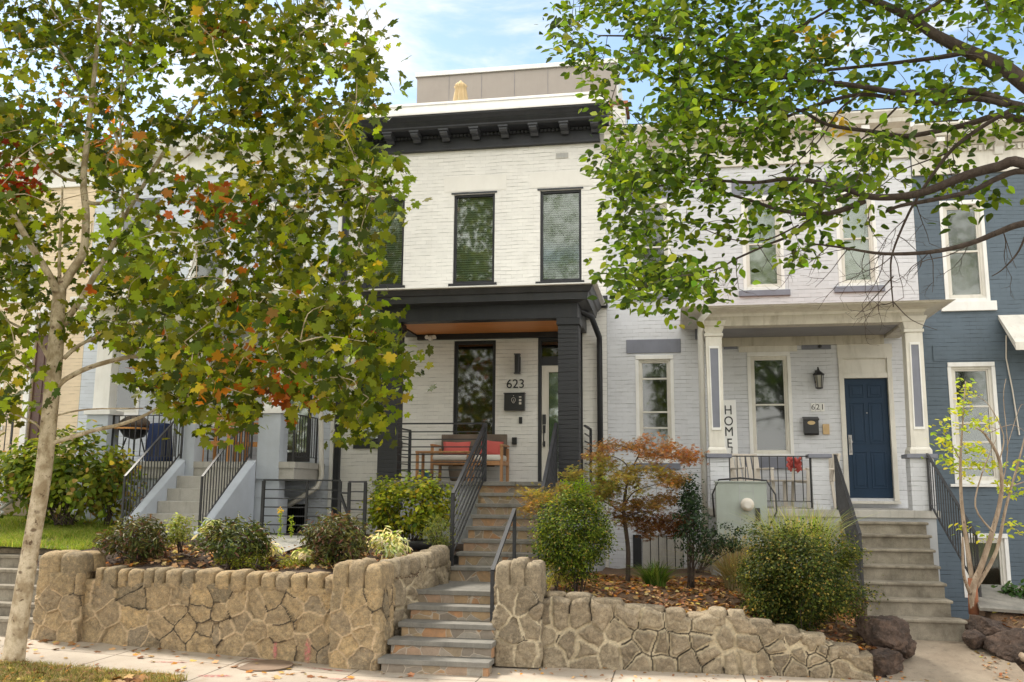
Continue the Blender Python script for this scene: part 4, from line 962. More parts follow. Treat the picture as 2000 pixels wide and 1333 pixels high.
# pavement concrete with joints and red marks in its material
def pavement():
    m, t, b, o = newmat('pavement_concrete'); g = N(t, 'ShaderNodeNewGeometry'); P = g.outputs['Position']
    s = N(t, 'ShaderNodeSeparateXYZ'); t.links.new(P, s.inputs[0])
    c = mixc(t, rng(t, noise(t, P, 1.3, 9, .7), .33, .68), (.50, .43, .35), (.37, .31, .245))
    c = mixc(t, rng(t, noise(t, P, 80, 3), .5, .75, 0, .4), c, (.2, .16, .12))
    c = mixc(t, rng(t, noise(t, P, 3.2, 6, .75), .55, .72, 0, .6), c, (.33, .22, .14))
    fx = math_(t, 'FRACT', math_(t, 'MULTIPLY', math_(t, 'ADD', s.outputs['X'], 20.45), 1/1.5)); fy = math_(t, 'ABSOLUTE', math_(t, 'SUBTRACT', s.outputs['Y'], -6.02))
    j = math_(t, 'MAXIMUM', math_(t, 'LESS_THAN', fx, .011), math_(t, 'LESS_THAN', fy, .008))
    c = mixc(t, j, c, (.1, .08, .06)); t.links.new(c, b.inputs['Base Color']); b.inputs['Roughness'].default_value = .9
    h = math_(t, 'SUBTRACT', noise(t, P, 50, 6, .7), math_(t, 'MULTIPLY', j, 2.)); bump(t, b, h, .4, .006); return m
M['pave'] = pavement()
def zpave(x, y): return zs(x)
nx_ = np.linspace(-15, 15, 301); v = []; 
for x in nx_:
    for y in (-9.03, -6.62, -6.3, -6.0, -5.6, -5.2, -4.6, -4.0): v.append((x, y, zs(x)-.012*max(0, -4.6-y)*0))
a = (np.arange(300)[:, None]*8+np.arange(7)[None]).ravel(); npmesh('pavement', np.array(v), np.stack([a, a+8, a+9, a+1], 1), M['pave'], kind='structure')
def zverge(x, y): return zs(x)+.02+.03*min(1, max(0, (-7.0-y)/.3))
sheet('verge', -12, -2.4, -9.0, -7.05, zverge, M['soil2'], .1, .02, 5, kind='structure')

# ================================================================== stone walls
def px_sites(pts, org, scl, S0, fY, path):
    """stone centres traced in the photograph, put on the wall's own plane"""
    out = []
    for x, y in pts:
        px, py = org[0]+x/scl, org[1]+y/scl; p = at(px, py, fY); out.append((p.x-S0, p.z))
    return out
lw = thing('retaining_wall', (-3, -5.3, .05), 'tan fieldstone garden wall with rounded stone coping and a domed pillar at each end, left of the stone steps', 'wall')
yL = -5.5
siteL = px_sites([(300,560),(300,700),(290,860),(350,620),(430,640),(540,660),(730,660),(880,640),(990,650),(1130,670),(1230,630),(440,740),(580,750),(730,760),(1120,730),(965,735),(1220,730),(380,860),(480,820),(620,880),(760,880),(890,820),(1030,820),(950,900),(1120,900),(1150,830),(1290,900),(1350,790),(1250,830),(1320,690),(1440,700),(1520,650),(1560,760),(1420,850),(1570,820),(1650,700),(1760,690),(1740,780),(1600,940),(1490,940),(1720,930),(1800,870),(1860,960),(1950,900),(1930,720),(1900,810),(1980,820),(1850,640),(1990,980),(1960,640),(2080,700),(2060,860),(2120,960),(2150,800),(2200,650),(2230,940),(2180,880),(700,600),(1700,620)], (0, 940), 2.857, -5.42, yL, None)
siteL += [(rnd.uniform(.1, 4.6), rnd.uniform(.0, .95)) for _ in range(6)]
LP_ = [(-5.42, -5.36), (-3.0, -5.48), (-.80, -5.58)]
def gaz(s): return .93
stone_wall('wall_face', LP_, lambda s: .92+.01*math.sin(s*3), lambda s: zs(-5.42+s)-.05, .36, siteL, M['stone'], lw, ax=.85, joint=.0085, relief=.014, raised=True)
# coping of upright rounded stones
def lumps(items, name, mat, parent, seed=3, sub=3, flat=.55, amp=.26, **tags):
    """rounded blocks: superellipsoids with noise; items (cx,cy,cz,rx,ry,rz)"""
    bm = bmesh.new(); bmesh.ops.create_icosphere(bm, subdivisions=sub, radius=1); v0 = np.array([x.co[:] for x in bm.verts]); f0 = np.array([[q.index for q in x.verts] for x in bm.faces]); bm.free()
    g = np.random.default_rng(seed); VV = []; FF = []; CC = []; k = 0
    for c in items:
        v = np.sign(v0)*np.abs(v0)**flat; w = v0+g.random(3)*30
        v = v*(1+(fbm(w, 1.5, 3)-.5)[:, None]*amp+(fbm(w, 6, 3)-.5)[:, None]*.16); v = v*np.array(c[3:6])+np.array(c[:3]); VV.append(v); FF.append(f0+k); k += len(v)
        CC.append(np.stack([np.full(len(v), g.random()), np.zeros(len(v)), np.zeros(len(v))], 1))
    return npmesh(name, np.vstack(VV), np.vstack(FF), mat, parent, np.vstack(CC), 'tint', **tags)
def wy(x): return float(np.interp(x, [p[0] for p in LP_], [p[1] for p in LP_]))
it = []; edges_ = [500,545,630,690,780,840,905,1000,1075,1195,1280,1370,1455,1540,1625,1715,1815,1905]
for a, b in zip(edges_, edges_[1:]):
    xa, xb = X_(a/2.857, 1140, yL), X_(b/2.857, 1140, yL); xm = (xa+xb)/2; it.append((xm, wy(xm)+.15, .955, (xb-xa)/2-.001, .18, .118+.03*rnd.random()))
lumps(it, 'coping_stones', M['stone'], lw, 5, flat=.46, amp=.22)
m = MB(); m.prismx([(-5.34, .86), (-5.18, .86), (-5.18, .99), (-5.34, .99)], -4.75, -1.25); m.build('mortar_bed', M['mortar'], lw)
def pillar(par, x0, x1, y0, y1, zb, zt, dome, seed, mat, nst=3):
    """square pillar of big irregular stones with a dome of upright rounded stones"""
    g = random.Random(seed); W_, D_ = x1-x0, y1-y0
    k = int((2*D_+W_)*(zt-zb)*17)
    st_ = [(g.uniform(0, 2*D_+W_), g.uniform(zb, zt)) for _ in range(k)]
    # relax the stones so that they are of like size
    pts = np.array(st_)
    for _ in range(6):
        q = np.stack([nr.uniform(0, 2*D_+W_, 1500), nr.uniform(zb, zt, 1500)], 1); nn = np.argmin(((q[:, None]-pts[None])**2).sum(-1), 1)
        pts = np.array([q[nn == i].mean(0) if (nn == i).any() else pts[i] for i in range(len(pts))])
    pth = [(x0, y1), (x0, y0+.03), (x0+.03, y0), (x1-.03, y0), (x1, y0+.03), (x1, y1)]
    stone_wall('pillar_shaft', pth, lambda s: zt+.02, lambda s: zb, .08, [tuple(p) for p in pts], mat, par, joint=.009, relief=.018, raised=(mat is M['stone']), step=.012)
    it = []
    for i in range(nst):
        u = (i+.5)/nst; xm = lerp(x0, x1, u); hgt = dome*(1-.26*(2*u-1)**2)*g.uniform(.95, 1.02)
        for v_ in (0, 1): it.append((xm, lerp(y0, y1, .27+.46*v_), zt+hgt*.30, W_/nst/2*1.10, D_/3.4, hgt*.68))
    lumps(it, 'pillar_dome', mat, par, seed+1, flat=.52, amp=.12)
    m = MB(); n = 16; V_ = []
    m.taper(x0+.03, x1-.03, y0+.03, y1-.03, zt-.02, x0+W_*.2, x1-W_*.2, y0+D_*.2, y1-D_*.2, zt+dome*.72); m.build('mortar_dome', M['mortar'], par)
pillar(lw, -1.33, -.72, -5.70, -5.10, -.02, .93, .36, 11, M['stone'], 3)
pillar(lw, -5.48, -4.86, -5.52, -4.95, .12, 1.0, .30, 21, M['stone'], 2)
# return wall beside the steps
RP_ = [(-.76, -5.15), (-.52, -4.6), (-.42, -4.0), (-.40, -3.62)]
g_ = random.Random(4); sR = [(g_.uniform(0, 1.7), g_.uniform(.0, 1.2)) for _ in range(34)]
stone_wall('return_wall', RP_, lambda s: 1.04+.08*s, lambda s: 0., .3, sR, M['stone2'], lw, relief=.04, raised=False)
it = []
for i in range(8):
    t = (i+.5)/8*1.5; x = float(np.interp(t, [0, .6, 1.2, 1.6], [-.80, -.56, -.45, -.43])); y = float(np.interp(t, [0, .6, 1.2, 1.6], [-5.15, -4.6, -4.0, -3.65])); it.append((x-.05, y, 1.10+.08*t, .15, .105, .13+.02*g_.random()))
lumps(it, 'coping_stones', M['stone2'], lw, 9, flat=.6)

rw = thing('retaining_wall', (2.9, -5, 0), 'grey rubble stone garden wall sloping down to the right, with a domed pillar beside the steps', 'wall')
siteR = px_sites([(240,640),(380,660),(520,680),(600,590),(330,440),(470,430),(560,440),(470,540),(670,440),(790,440),(940,430),(730,560),(880,520),(700,620),(720,700),(830,660),(940,650),(1040,570),(1120,600),(1060,470),(1210,460),(1210,600),(1350,490),(1340,580),(1270,690),(1380,650),(1480,580),(1590,490),(1600,600),(1590,680),(1500,700),(1730,540),(1770,600),(1780,680),(1860,560),(1900,650),(1960,600),(1990,680),(2060,560),(2080,640),(2140,660),(2120,720),(1130,700),(1000,710),(1420,720),(1700,700),(2010,730),(1870,720),(2030,620),(310,560),(390,540)], (900, 1050), 2.857, .50, -4.98, None)
RPp = [(.50, -5.05), (1.6, -5.0), (3.2, -4.98), (5.02, -4.97)]
def topR(s):
    x = .5+s; return float(np.interp(x, [.5, 1.15, 1.7, 2.1, 2.35, 2.9, 3.35, 3.9, 4.2, 4.5, 5.02], [.5, .84, .80, .78, .70, .66, .66, .58, .46, .40, .26]))+.025*math.sin(s*7)+.02*math.sin(s*17)
stone_wall('wall_face', RPp, topR, lambda s: -.06, .4, siteR, M['stone2'], rw, joint=.015, relief=.05, raised=False)
it = []; g_ = random.Random(8); x = 1.2
while x < 4.75:
    w_ = g_.uniform(.10, .19); it.append((x+w_, -4.86+g_.uniform(-.03, .03), topR(x+w_-.5)-.03, w_, .13, .07+g_.uniform(0, .04))); x += 2*w_
lumps(it, 'cap_stones', M['stone2'], rw, 33, flat=.5)
pillar(rw, .60, 1.16, -5.22, -4.66, .02, .96, .34, 41, M['stone2'], 3)

# ================================================================== stone steps to the white house
lo_y = [1293, 1255, 1219.4, 1185, 1154]; lo_x = [(737, 955), (756, 961), (777, 965), (795, 968), (809, 972)]
s1 = thing('stone_steps', (0, -5.2, 0), 'lower flight of five bluestone treads rising from the pavement between the two stone walls', 'steps')
zprev = -.05
for i in range(5):
    Y = -5.79+i*.2765; z = Z_(900, lo_y[i], Y); xa = X_(lo_x[i][0], lo_y[i], Y); xb = X_(lo_x[i][1], lo_y[i], Y) if i < 2 else .62
    yb = Y+.2765+.05 if i < 4 else -3.46
    m = MB(); m.box(xa, xb, Y, yb, z-.062, z); m.build('tread', M['blueston'], s1, bevel=.008)
    m = MB(); m.box(xa+.04, xb-.02, Y+.035, Y+.26, zprev-.02, z-.065); m.build('riser', M['flag'], s1); zprev = z
ZLAND = zprev
s2 = thing('stone_steps', (.3, -2.6, ZLAND), 'upper flight of bluestone treads with tan stone risers leading up to the charcoal porch', 'steps')
hi_y = [1108, 1079.7, 1054, 1029, 1006, 984, 962.7]
for i in range(7):
    Y = PY-.03-(7-i)*.272; z = Z_(930, hi_y[i], Y); xa = -.62 if i == 0 else lerp(-.37, -.33, i/6); xb = .98
    m = MB(); m.box(xa, xb, Y, Y+.272+.045, z-.055, z); m.build('tread', M['blueston'], s2, bevel=.008)
    m = MB(); m.box(xa+.03, xb-.03, Y+.035, Y+.268, zprev-.0, z-.058); m.build('riser', M['flag'], s2)
    zprev = z
ZT = [Z_(930, y, PY-.03-(7-i)*.272) for i, y in enumerate(hi_y)]
m = MB(); m.box(-.30, .93, PY-.0-6*.272, PY+.0, .4, ZT[0]-.07); m.build('stair_core', M['stucco'], s2)

# ---- railings of the white house
def H(n, l, loc=(0, 0, 0), c='railing', g=None): return thing(n, loc, l, c, g)
r1 = H('stair_railing', 'charcoal horizontal-bar railing sloping up the left side of the upper stone steps', (-.38, -3.4, ZT[0]))
a = V(-.385, -3.45, ZT[0]); b = V(-.285, PY-.06, ZF); hA = Z_(888, 965, -3.45)-ZT[0]
m = MB(); m.bar(a, a+V(0, 0, hA), .05); m.bar(b, b+V(0, 0, .95), .05); build_each(m, 'post', M['rail'], r1)
m = MB(); m.bar(a+V(0, 0, hA+.0), b+V(0, 0, .95), .05, .03); m.build('handrail', M['rail'], r1)
m = MB()
for i in range(7): m.bar(a+V(0, 0, hA-.125*(i+1)), b+V(0, 0, .95-.125*(i+1)), .02, .022)
m.build('bars', M['rail'], r1)
r2 = H('stair_railing', 'charcoal horizontal-bar railing sloping up the right side of the upper stone steps', (.92, -3.4, ZT[0]))
a = V(.90, -3.45, ZT[0]); b = V(.90, PY-.06, ZF)
m = MB(); m.bar(a, a+V(0, 0, .93), .05); m.bar(b, b+V(0, 0, .95), .05); build_each(m, 'post', M['rail'], r2)
m = MB(); m.bar(a+V(0, 0, .93), b+V(0, 0, .95), .05, .03); m.build('handrail', M['rail'], r2)
m = MB()
for i in range(7): m.bar(a+V(0, 0, .93-.125*(i+1)), b+V(0, 0, .95-.125*(i+1)), .02, .022)
m.build('bars', M['rail'], r2)
def hbar(name, label, a, b, h=.93, n=7, posts=(1, 1), mat='rail'):
    r_ = H(name, label, tuple((a[i]+b[i])/2 for i in range(3))); a, b = V(*a), V(*b); up = V(0, 0, 1); m = MB()
    for q, p in zip(posts, (a, b)):
        if q: m.bar(p, p+up*h, .045)
    if any(posts): build_each(m, 'post', M[mat], r_)
    m = MB(); m.bar(a+up*(h+.012), b+up*(h+.012), .045, .024); m.build('handrail', M[mat], r_)
    m = MB()
    for i in range(n): z = h-(h-.06)*(i+1)/n; m.bar(a+up*z, b+up*z, .016, .018)
    m.build('bars', M[mat], r_); return r_
hbar('porch_railing', 'charcoal horizontal-bar railing across the front of the porch before the bench', (cl1+.01, PY+.02, ZF), (-.33, PY+.02, ZF), .95)
hbar('porch_railing', 'short charcoal railing closing the left end of the bench porch', (cl1-.08, PY+.38, ZF), (cl1-.06, -.55, ZF), .9, posts=(0, 1))
hbar('porch_railing', 'short charcoal railing to the right of the right charcoal column', (cr1+.06, PY+.38, ZF), (cr1+.06, -.15, ZF), .93, posts=(0, 1))
r_ = H('handrail', 'single black handrail beside the right stone pillar on the lower steps', (.5, -4.8, .2))
p0 = at(958, 1252, -4.95); p1 = at(962, 1115, -4.95); p2 = at(1005, 996, -3.85); p3 = at(1005, 1092, -3.85)
m = MB(); m.bar((p1.x, p0.y, .2), p1, .045); m.bar((p2.x, p3.y, p3.z-.1), p2, .045); build_each(m, 'post', M['rail'], r_)
m = MB(); m.bar(p1, p2+V(0, 0, .01), .05, .03); m.build('rail', M['rail'], r_)
# areaway railing panels
f1 = hbar('areaway_railing', 'wider charcoal bar railing panel standing in the bed before the pale blue-grey wall', (-3.64, -2.8, 1.36), (-2.36, -2.8, 1.36), .88, 6)
m = MB(); x = X_(598, 1000, -2.8); m.bar((x, -2.8, 1.36), (x, -2.8, 2.24), .035); build_each(m, 'post', M['rail'], f1)
f2 = hbar('areaway_railing', 'narrow charcoal bar railing panel beside the leafy hydrangea', (-2.19, -2.85, 1.34), (-1.84, -3.1, 1.34), .88, 6)
m = MB(); m.bar((-2.36, -2.8, 2.06), (-2.19, -2.85, 2.06), .03); m.bar((-2.36, -2.8, 2.06), (-2.20, -2.84, 1.72), .035); m.build('gate_latch', M['rail'], f2)

# ================================================================== concrete stoop of the pale grey house
st = thing('concrete_steps', (6, -2.6, .25), 'weathered concrete stoop of seven steps below the navy front door', 'steps')
ty = [1020, 1045, 1073, 1105, 1138, 1171, 1209]; zs_ = [Z_(1750, y, PY2-.30*(i+1)+.03) for i, y in enumerate(ty)]
xr_ = [1814, 1821, 1828, 1838, 1850, 1862, 1890]
for i in range(7):
    Y = PY2-.30*(i+1)+.03; z = zs_[i]; xb = X_(xr_[i], ty[i], Y)
    m = MB(); m.box(5.28, xb, Y, Y+.30-.004+(.03 if i else -.03), z-.04, z); m.build('tread', M['conc'], st, bevel=.012)
    m = MB(); m.box(5.30, xb-.03, Y+.035, Y+.29, z-.36 if i < 6 else .1, z-.043); m.build('riser', M['conc'], st)
def picket(label, a, b, h, sp=.11):
    r_ = H('iron_railing', label, a); m = MB(); a, b = V(*a), V(*b); up = V(0, 0, 1)
    m.bar(a+up*h, b+up*h, .04, .016); m.build('handrail', M['iron'], r_)
    m = MB(); L = (b-a).length; n = max(2, int(L/sp)); m.bar(a+up*.1, b+up*.1, .025, .012)
    for i in range(n+1): p = a.lerp(b, i/n); m.bar(p+up*(0 if i in (0, n) else .1), p+up*(h-.005), .03 if i in (0, n) else .014)
    m.build('balusters', M['iron'], r_); return r_
picket('black iron stair railing on the right side of the concrete stoop', (6.62, PY2+.0, ZP), (6.72, -3.35, zs_[5]+.0), .86)
picket('black iron stair railing falling from the middle brick pier of the cream porch', (5.27, PY2+.0, ZP), (5.27, -3.3, zs_[5]), .84)
picket('black iron railing between the two left brick piers of the cream porch', (piers[0][1]+.01, PY2+.12, ZP+.02), (piers[1][0]-.01, PY2+.12, ZP+.02), .80, .115)
picket('short black iron railing behind the right brick pier beside the navy door', (6.62, PY2+.42, ZP), (6.62, -.35, ZP), .84)
# iron railings of the pale blue-grey house and the cream house
picket('black iron railing on the left cheek wall of the pale stoop', (sx0-.08, PY4-.05, Z4+.05), (sx0-.08, PY4-1.7, zl[6]+.14), .86)
picket('black iron railing on the right cheek wall of the pale stoop', (sx1+.08, PY4-.05, Z4+.05), (sx1+.08, PY4-1.7, zl[6]+.14), .86)
picket('black iron railing of the raised porch left of the pale stoop', (P4[0][1]+.01, PY4+.15, Z4), (P4[1][0]-.01, PY4+.15, Z4), .84)
picket('black iron railing closing the right side of the raised porch', (P4[2][1]+.22, PY4+.1, Z4), (P4[2][1]+.22, -.25, Z4), .84)
picket('black iron railing on the porch of the cream house', (-13.4, -1.42, Z4), (-9.35, -1.42, Z4), .86, .13)
m = MB(); p, q = at(-30, 1015, -3.2), at(62, 952, -2.2); m.tube([p, q], .028, 8); m.bar(p-V(0, 0, .9), p, .03); m.bar(q-V(0, 0, .75), q, .03); m.build('pipe_handrail', M['steel'], smooth=True, label='grey pipe handrail behind the sycamore trunk at the far left', cat='handrail')
# steps of the far-left neighbour
s5 = thing('concrete_steps', (-6.4, -4.8, .1), 'brown concrete steps beyond the left end of the tan stone wall', 'steps')
for i, (py, Y) in enumerate(((1210, -5.45), (1180, -5.2), (1145, -4.95), (1113, -4.7), (1085, -4.45))):
    z = Z_(45, py, Y); m = MB(); m.box(-7.4, -5.50, Y, Y+.30, z-.05, z); m.build('tread', M['conc'], s5, bevel=.01); m = MB(); m.box(-7.38, -5.52, Y+.03, Y+.27, z-.35, z-.053); m.build('riser', M['conc'], s5)
m = MB(); m.box(-9.5, -7.42, -4.8, -4.5, 0, 1.1); w5 = thing('retaining_wall', (-8, -4.6, 0), 'low stone wall at the far left beyond the brown concrete steps', 'wall'); m.build('wall_core', M['lconc'], w5)
g_ = random.Random(5)
stone_wall('wall_face', [(-9.5, -4.82), (-7.42, -4.82)], lambda s: 1.15, lambda s: .1, .3, [(g_.uniform(0, 2.1), g_.uniform(.1, 1.15)) for _ in range(30)], M['stone'], w5, step=.02)
m = MB(); m.box(-7.42, -6.2, -4.13, -3.9, 1.0, Z_(15, 1071, -4.13)); o = m.build('stone_edging', M['stone2'], label='short stone edging at the back of the brown concrete steps', cat='edging', bevel=.02)
setcol(o.data, 'tint', np.full((len(o.data.vertices), 3), .3)*np.array([1, 0, 0]))
m = MB(); m.add([(-3.9,-4.0,1.235),(-2.7,-4.0,1.235),(-2.5,-2.9,1.40),(-3.7,-2.9,1.40)], [(0,1,2,3)]); m.add([(-3.9,-4.0,1.0),(-2.7,-4.0,1.0),(-2.7,-4.0,1.235),(-3.9,-4.0,1.235)], [(0,1,2,3)]); m.build('path', M['lconc'], kind='structure')
# manhole and red survey marks
mh = at(515, 1307, -5.9); m = MB(); z = zs(mh.x)
m.lathe((-2.05, -5.93, z), [(.0, .002), (.34, .002), (.34, .012), (.30, .012), (.30, .008), (0, .008)], 40)
mo = m.build('manhole_cover', M['cast'], label='round rusty manhole cover set in the pavement below the tan wall', cat='manhole cover')
def smear(px, py, w_, h_, nm='paint_mark'):
    pass
m, t, b, o = newmat('spray_paint'); tr = N(t, 'ShaderNodeBsdfTransparent'); ms = N(t, 'ShaderNodeMixShader'); g = N(t, 'ShaderNodeNewGeometry')
b.inputs['Base Color'].default_value = (.50, .16, .15, 1); b.inputs['Roughness'].default_value = .9
at_ = N(t, 'ShaderNodeTexCoord'); vv = N(t, 'ShaderNodeVectorMath', operation='SUBTRACT'); t.links.new(at_.outputs['Generated'], vv.inputs[0]); vv.inputs[1].default_value = (.5, .5, .5)
ln_ = N(t, 'ShaderNodeVectorMath', operation='LENGTH'); t.links.new(vv.outputs[0], ln_.inputs[0])
fz = math_(t, 'MULTIPLY', rng(t, ln_.outputs['Value'], .3, .6, 1, 0), rng(t, noise(t, g.outputs['Position'], 22, 5, .7), .38, .58, 0, .75))
t.links.new(fz, ms.inputs[0]); t.links.new(tr.outputs[0], ms.inputs[1]); t.links.new(b.outputs[0], ms.inputs[2]); t.links.new(ms.outputs[0], o.inputs[0]); M['spray'] = m
marks = MB(); k = 0
for px, py, w_, l_, an in ((110, 1268, .9, .10, .1), (330, 1300, .7, .06, .3), (420, 1322, .5, .12, .4), (560, 1330, .9, .05, .1), (640, 1303, .8, .06, -.1), (700, 1322, 1.2, .05, .05), (500, 1290, .5, .05, .1)):
    d = (px-1000)/FPX*RT-(py-666.5)/FPX*UP+FW; p = CO+d*((.05-CO.z)/d.z)
    z = zs(p.x)+.004; ca, sa = math.cos(an), math.sin(an); q = [(p.x+ca*u*w_/2-sa*v_*l_/2, p.y+sa*u*w_/2+ca*v_*l_/2) for u, v_ in ((-1,-1),(1,-1),(1,1),(-1,1))]
    mm = MB(); mm.add([(x, y, zs(x)+.004) for x, y in q], [(0,1,2,3)]); mm.build('paint_mark', M['spray'], kind='structure')
for px, py, w_, h_ in ((600, 1272, .09, .30), (693, 1252, .07, .30), (655, 1285, .10, .2), (535, 1272, .06, .22)):
    p = at(px, py, -5.62); yy = wy(p.x)-.062; mm = MB(); mm.add([(p.x-w_/2, yy, p.z-h_/2), (p.x+w_/2, yy, p.z-h_/2), (p.x+w_/2, yy, p.z+h_/2), (p.x-w_/2, yy, p.z+h_/2)], [(0,1,2,3)]); mm.build('paint_smear', M['spray'], lw)

# ================================================================== furniture and small things
def th(name, label, cat, loc, group=None): return thing(name, loc, label, cat, group)
def pbox(m, px0, py0, px1, py1, Y0, Y1):
    p, q = at(px0, py0, Y0), at(px1, py1, Y0); m.box(p.x, q.x, Y0, Y1, q.z, p.z); return m
# bench on the bench porch
bx_a, bx_b = X_(842, 900, -.75), X_(983, 900, -.75); ys0, ys1 = -.80, -.18
be_ = th('bench', 'teak loveseat with brown wicker back and white seat cushion on the charcoal porch', 'bench', ((bx_a+bx_b)/2, -.5, ZF))
for x in (bx_a, bx_b-.05):
    for y in (ys0, ys1-.05):
        m = MB(); m.box(x, x+.05, y, y+.05, ZF, ZF+(.62 if y == ys0 else .60)); m.build('leg', M['teak'], be_, bevel=.004)
    m = MB(); m.box(x-.005, x+.055, ys0-.02, ys1, ZF+.621, ZF+.655); m.build('armrest', M['teak'], be_, bevel=.005)
m = MB(); m.box(bx_a+.052, bx_b-.052, ys0, ys0+.04, ZF+.29, ZF+.36); m.box(bx_a+.052, bx_b-.052, ys1-.05, ys1-.01, ZF+.29, ZF+.36); m.box(bx_a+.005, bx_a+.045, ys0+.052, ys1-.052, ZF+.29, ZF+.36); m.box(bx_b-.045, bx_b-.005, ys0+.052, ys1-.052, ZF+.29, ZF+.36); m.build('seat_frame', M['teak'], be_)
m = MB(); m.box(bx_a+.04, bx_b-.04, ys1-.03, ys1+.03, ZF+.42, ZF+.86); m.build('backrest', M['wick'], be_, bevel=.012)
xm = (bx_a+bx_b)/2
for a, b in ((bx_a+.03, xm-.004), (xm+.004, bx_b-.03)):
    m = MB(); m.box(a, b, ys0-.01, ys1-.06, ZF+.362, ZF+.47); m.build('seat_cushion', M['cush'], be_, bevel=.035)
def pillow(cx, cy, cz, w_, h_, d_, label, tilt=.2, roll=0):
    n = 15; v = []; 
    for s_ in (-1, 1):
        for i in range(n):
            for j in range(n):
                u, w2 = 2*i/(n-1)-1, 2*j/(n-1)-1; t_ = max(0, (1-abs(u)**3)*(1-abs(w2)**3))**.5; k_ = 1-.10*(1-abs(u))**1*abs(w2)**4-.0; k2 = 1-.10*(1-abs(w2))*abs(u)**4
                v.append((u*w_/2*k2, s_*t_*d_/2, w2*h_/2*k_))
    f = []
    for s_ in (0, 1):
        for i in range(n-1):
            for j in range(n-1): a = s_*n*n+i*n+j; f.append((a, a+n, a+n+1, a+1))
    for i in range(n-1):
        for a, b in ((i*n, (i+1)*n), (i*n+n-1, (i+1)*n+n-1), (i, i+1), ((n-1)*n+i, (n-1)*n+i+1)): f.append((a, b, b+n*n, a+n*n))
    m = MB(); rot = Matrix.Rotation(-tilt, 4, 'X') @ Matrix.Rotation(roll, 4, 'Y'); m.v = [tuple(rot @ Vector(p)+Vector((cx, cy, cz))) for p in v]; m.f = f
    return m.build('cushion', M['red'], smooth=True, label=label, cat='cushion', group='coral cushions on the bench')
pillow(bx_a+.36, ys1-.16, ZF+.59, .52, .27, .14, 'coral red cushion at the left end of the teak loveseat')
pillow(bx_b-.30, ys1-.16, ZF+.60, .42, .29, .14, 'coral red cushion at the right end of the teak loveseat', roll=.12)
tb = th('coffee_table', 'low slatted teak table in front of the loveseat', 'table', (bx_a-.1, -1.15, ZF))
ta, tb1 = X_(816, 910, -1.2), X_(922, 910, -1.2); zt_ = Z_(860, 882, -1.2)
m = MB()
for i in range(5): m.box(ta, tb1, -1.38+i*.085, -1.38+i*.085+.07, zt_-.03, zt_)
m.build('table_top', M['teak'], tb, bevel=.004)
for x in (ta+.01, tb1-.055):
    for y in (-1.37, -1.01): m = MB(); m.box(x, x+.045, y, y+.045, ZF, zt_-.033); m.build('leg', M['teak'], tb)
m = MB(); m.lathe(((bx_a+bx_b)/2-.05, -.95, ZF), [(.16, 0), (.20, .03), (.23, .24), (.22, .26), (.19, .26), (.18, .2)], 24); m.build('planter', M['wick'], smooth=True, label='round brown pot on the porch floor under the teak loveseat', cat='pot')
m = MB(); pts = []
for i in range(50): a = i*.55; r_ = .13-.0008*i; pts.append((X_(815, 930, -1.0)+.12*math.sin(i*.07)+r_*math.cos(a), -.85+r_*math.sin(a)*.6, ZF+.03+.0035*i))
m.tube(pts, .012, 6); m.build('garden_hose', paint('blue_hose', (.05, .22, .36), .4), smooth=True, label='coiled blue hose on the porch floor behind the left railing', cat='hose')
# wall lamp, letter box, bell, switch, camera
wl = th('wall_lamp', 'black cylinder wall lamp above the number 623', 'lamp', (X_(1012, 712), -.1, Z_(1012, 712)))
x, z0, z1 = X_(1012, 712), Z_(1012, 732), Z_(1012, 693)
m = MB(); m.lathe((x, -.10, z0+.02), [(.045, 0), (.052, .0), (.052, z1-z0-.04), (.045, z1-z0-.04)], 18); m.build('shade', M['black'], wl, smooth=False)
m = MB(); m.box(x-.05, x+.05, -.045, -.004, z0+.05, z1-.05); m.box(x-.055, x+.055, -.155, -.045, z1-.018, z1-.0); m.box(x-.055, x+.055, -.155, -.045, z0, z0+.018); m.build('bracket', M['black'], wl)
mb_ = th('letter_box', 'black wall letter box with a pale leaf emblem below the number 623', 'letter box', (X_(1006, 787), -.1, Z_(1006, 803)))
q = rect(987, 771, 1026, 803); m = MB(); m.box(q[0], q[1], -.13, -.004, q[2], q[3]); m.build('box', M['black'], mb_, bevel=.006)
m = MB(); m.box(q[0]-.008, q[1]+.008, -.145, -.004, q[3]+.002, q[3]+.018); m.build('lid', M['black'], mb_)
m = MB()
for k in range(3): zc = lerp(q[2], q[3], .80-.19*k); xc = lerp(q[0], q[1], .80); m.box(xc-.022, xc+.022, -.134, -.1315, zc-(.02 if k else .01), zc+(.02 if k else .01))
xc, zc = lerp(q[0], q[1], .47), lerp(q[2], q[3], .6)
loop = [(xc+.035*math.sin(a)*(1-.35*math.cos(a)), -.134, zc+.05*-math.cos(a)) for a in np.linspace(0, 2*math.pi, 16)]; m.tube(loop, .004, 5); m.tube([(xc-.002, -.134, zc-.03), (xc+.005, -.134, zc+.02)], .0035, 5); m.tube([(xc-.004, -.134, zc+.085), (xc+.008, -.134, zc+.085)], .008, 6)
m.build('emblem', M['cush'], mb_)
q = rect(1014, 815, 1020, 828); m = MB(); m.box(q[0], q[1], -.03, -.004, q[2], q[3]); m.box(q[0]+.01, q[1]-.01, -.034, -.031, q[2]+.02, q[2]+.05); m.build('doorbell', M['black'], bevel=.004, label='small black doorbell under the letter box beside the front door', cat='doorbell')
q = rect(1001, 855, 1010, 869); m = MB(); m.box(q[0], q[1], -.07, -.004, q[2], q[3]); m.box(q[0]+.01, q[1]-.01, -.078, -.071, q[2]+.01, q[3]-.01); m.build('socket_cover', M['black'], bevel=.005, label='small black weatherproof socket low on the white wall right of the loveseat', cat='socket')
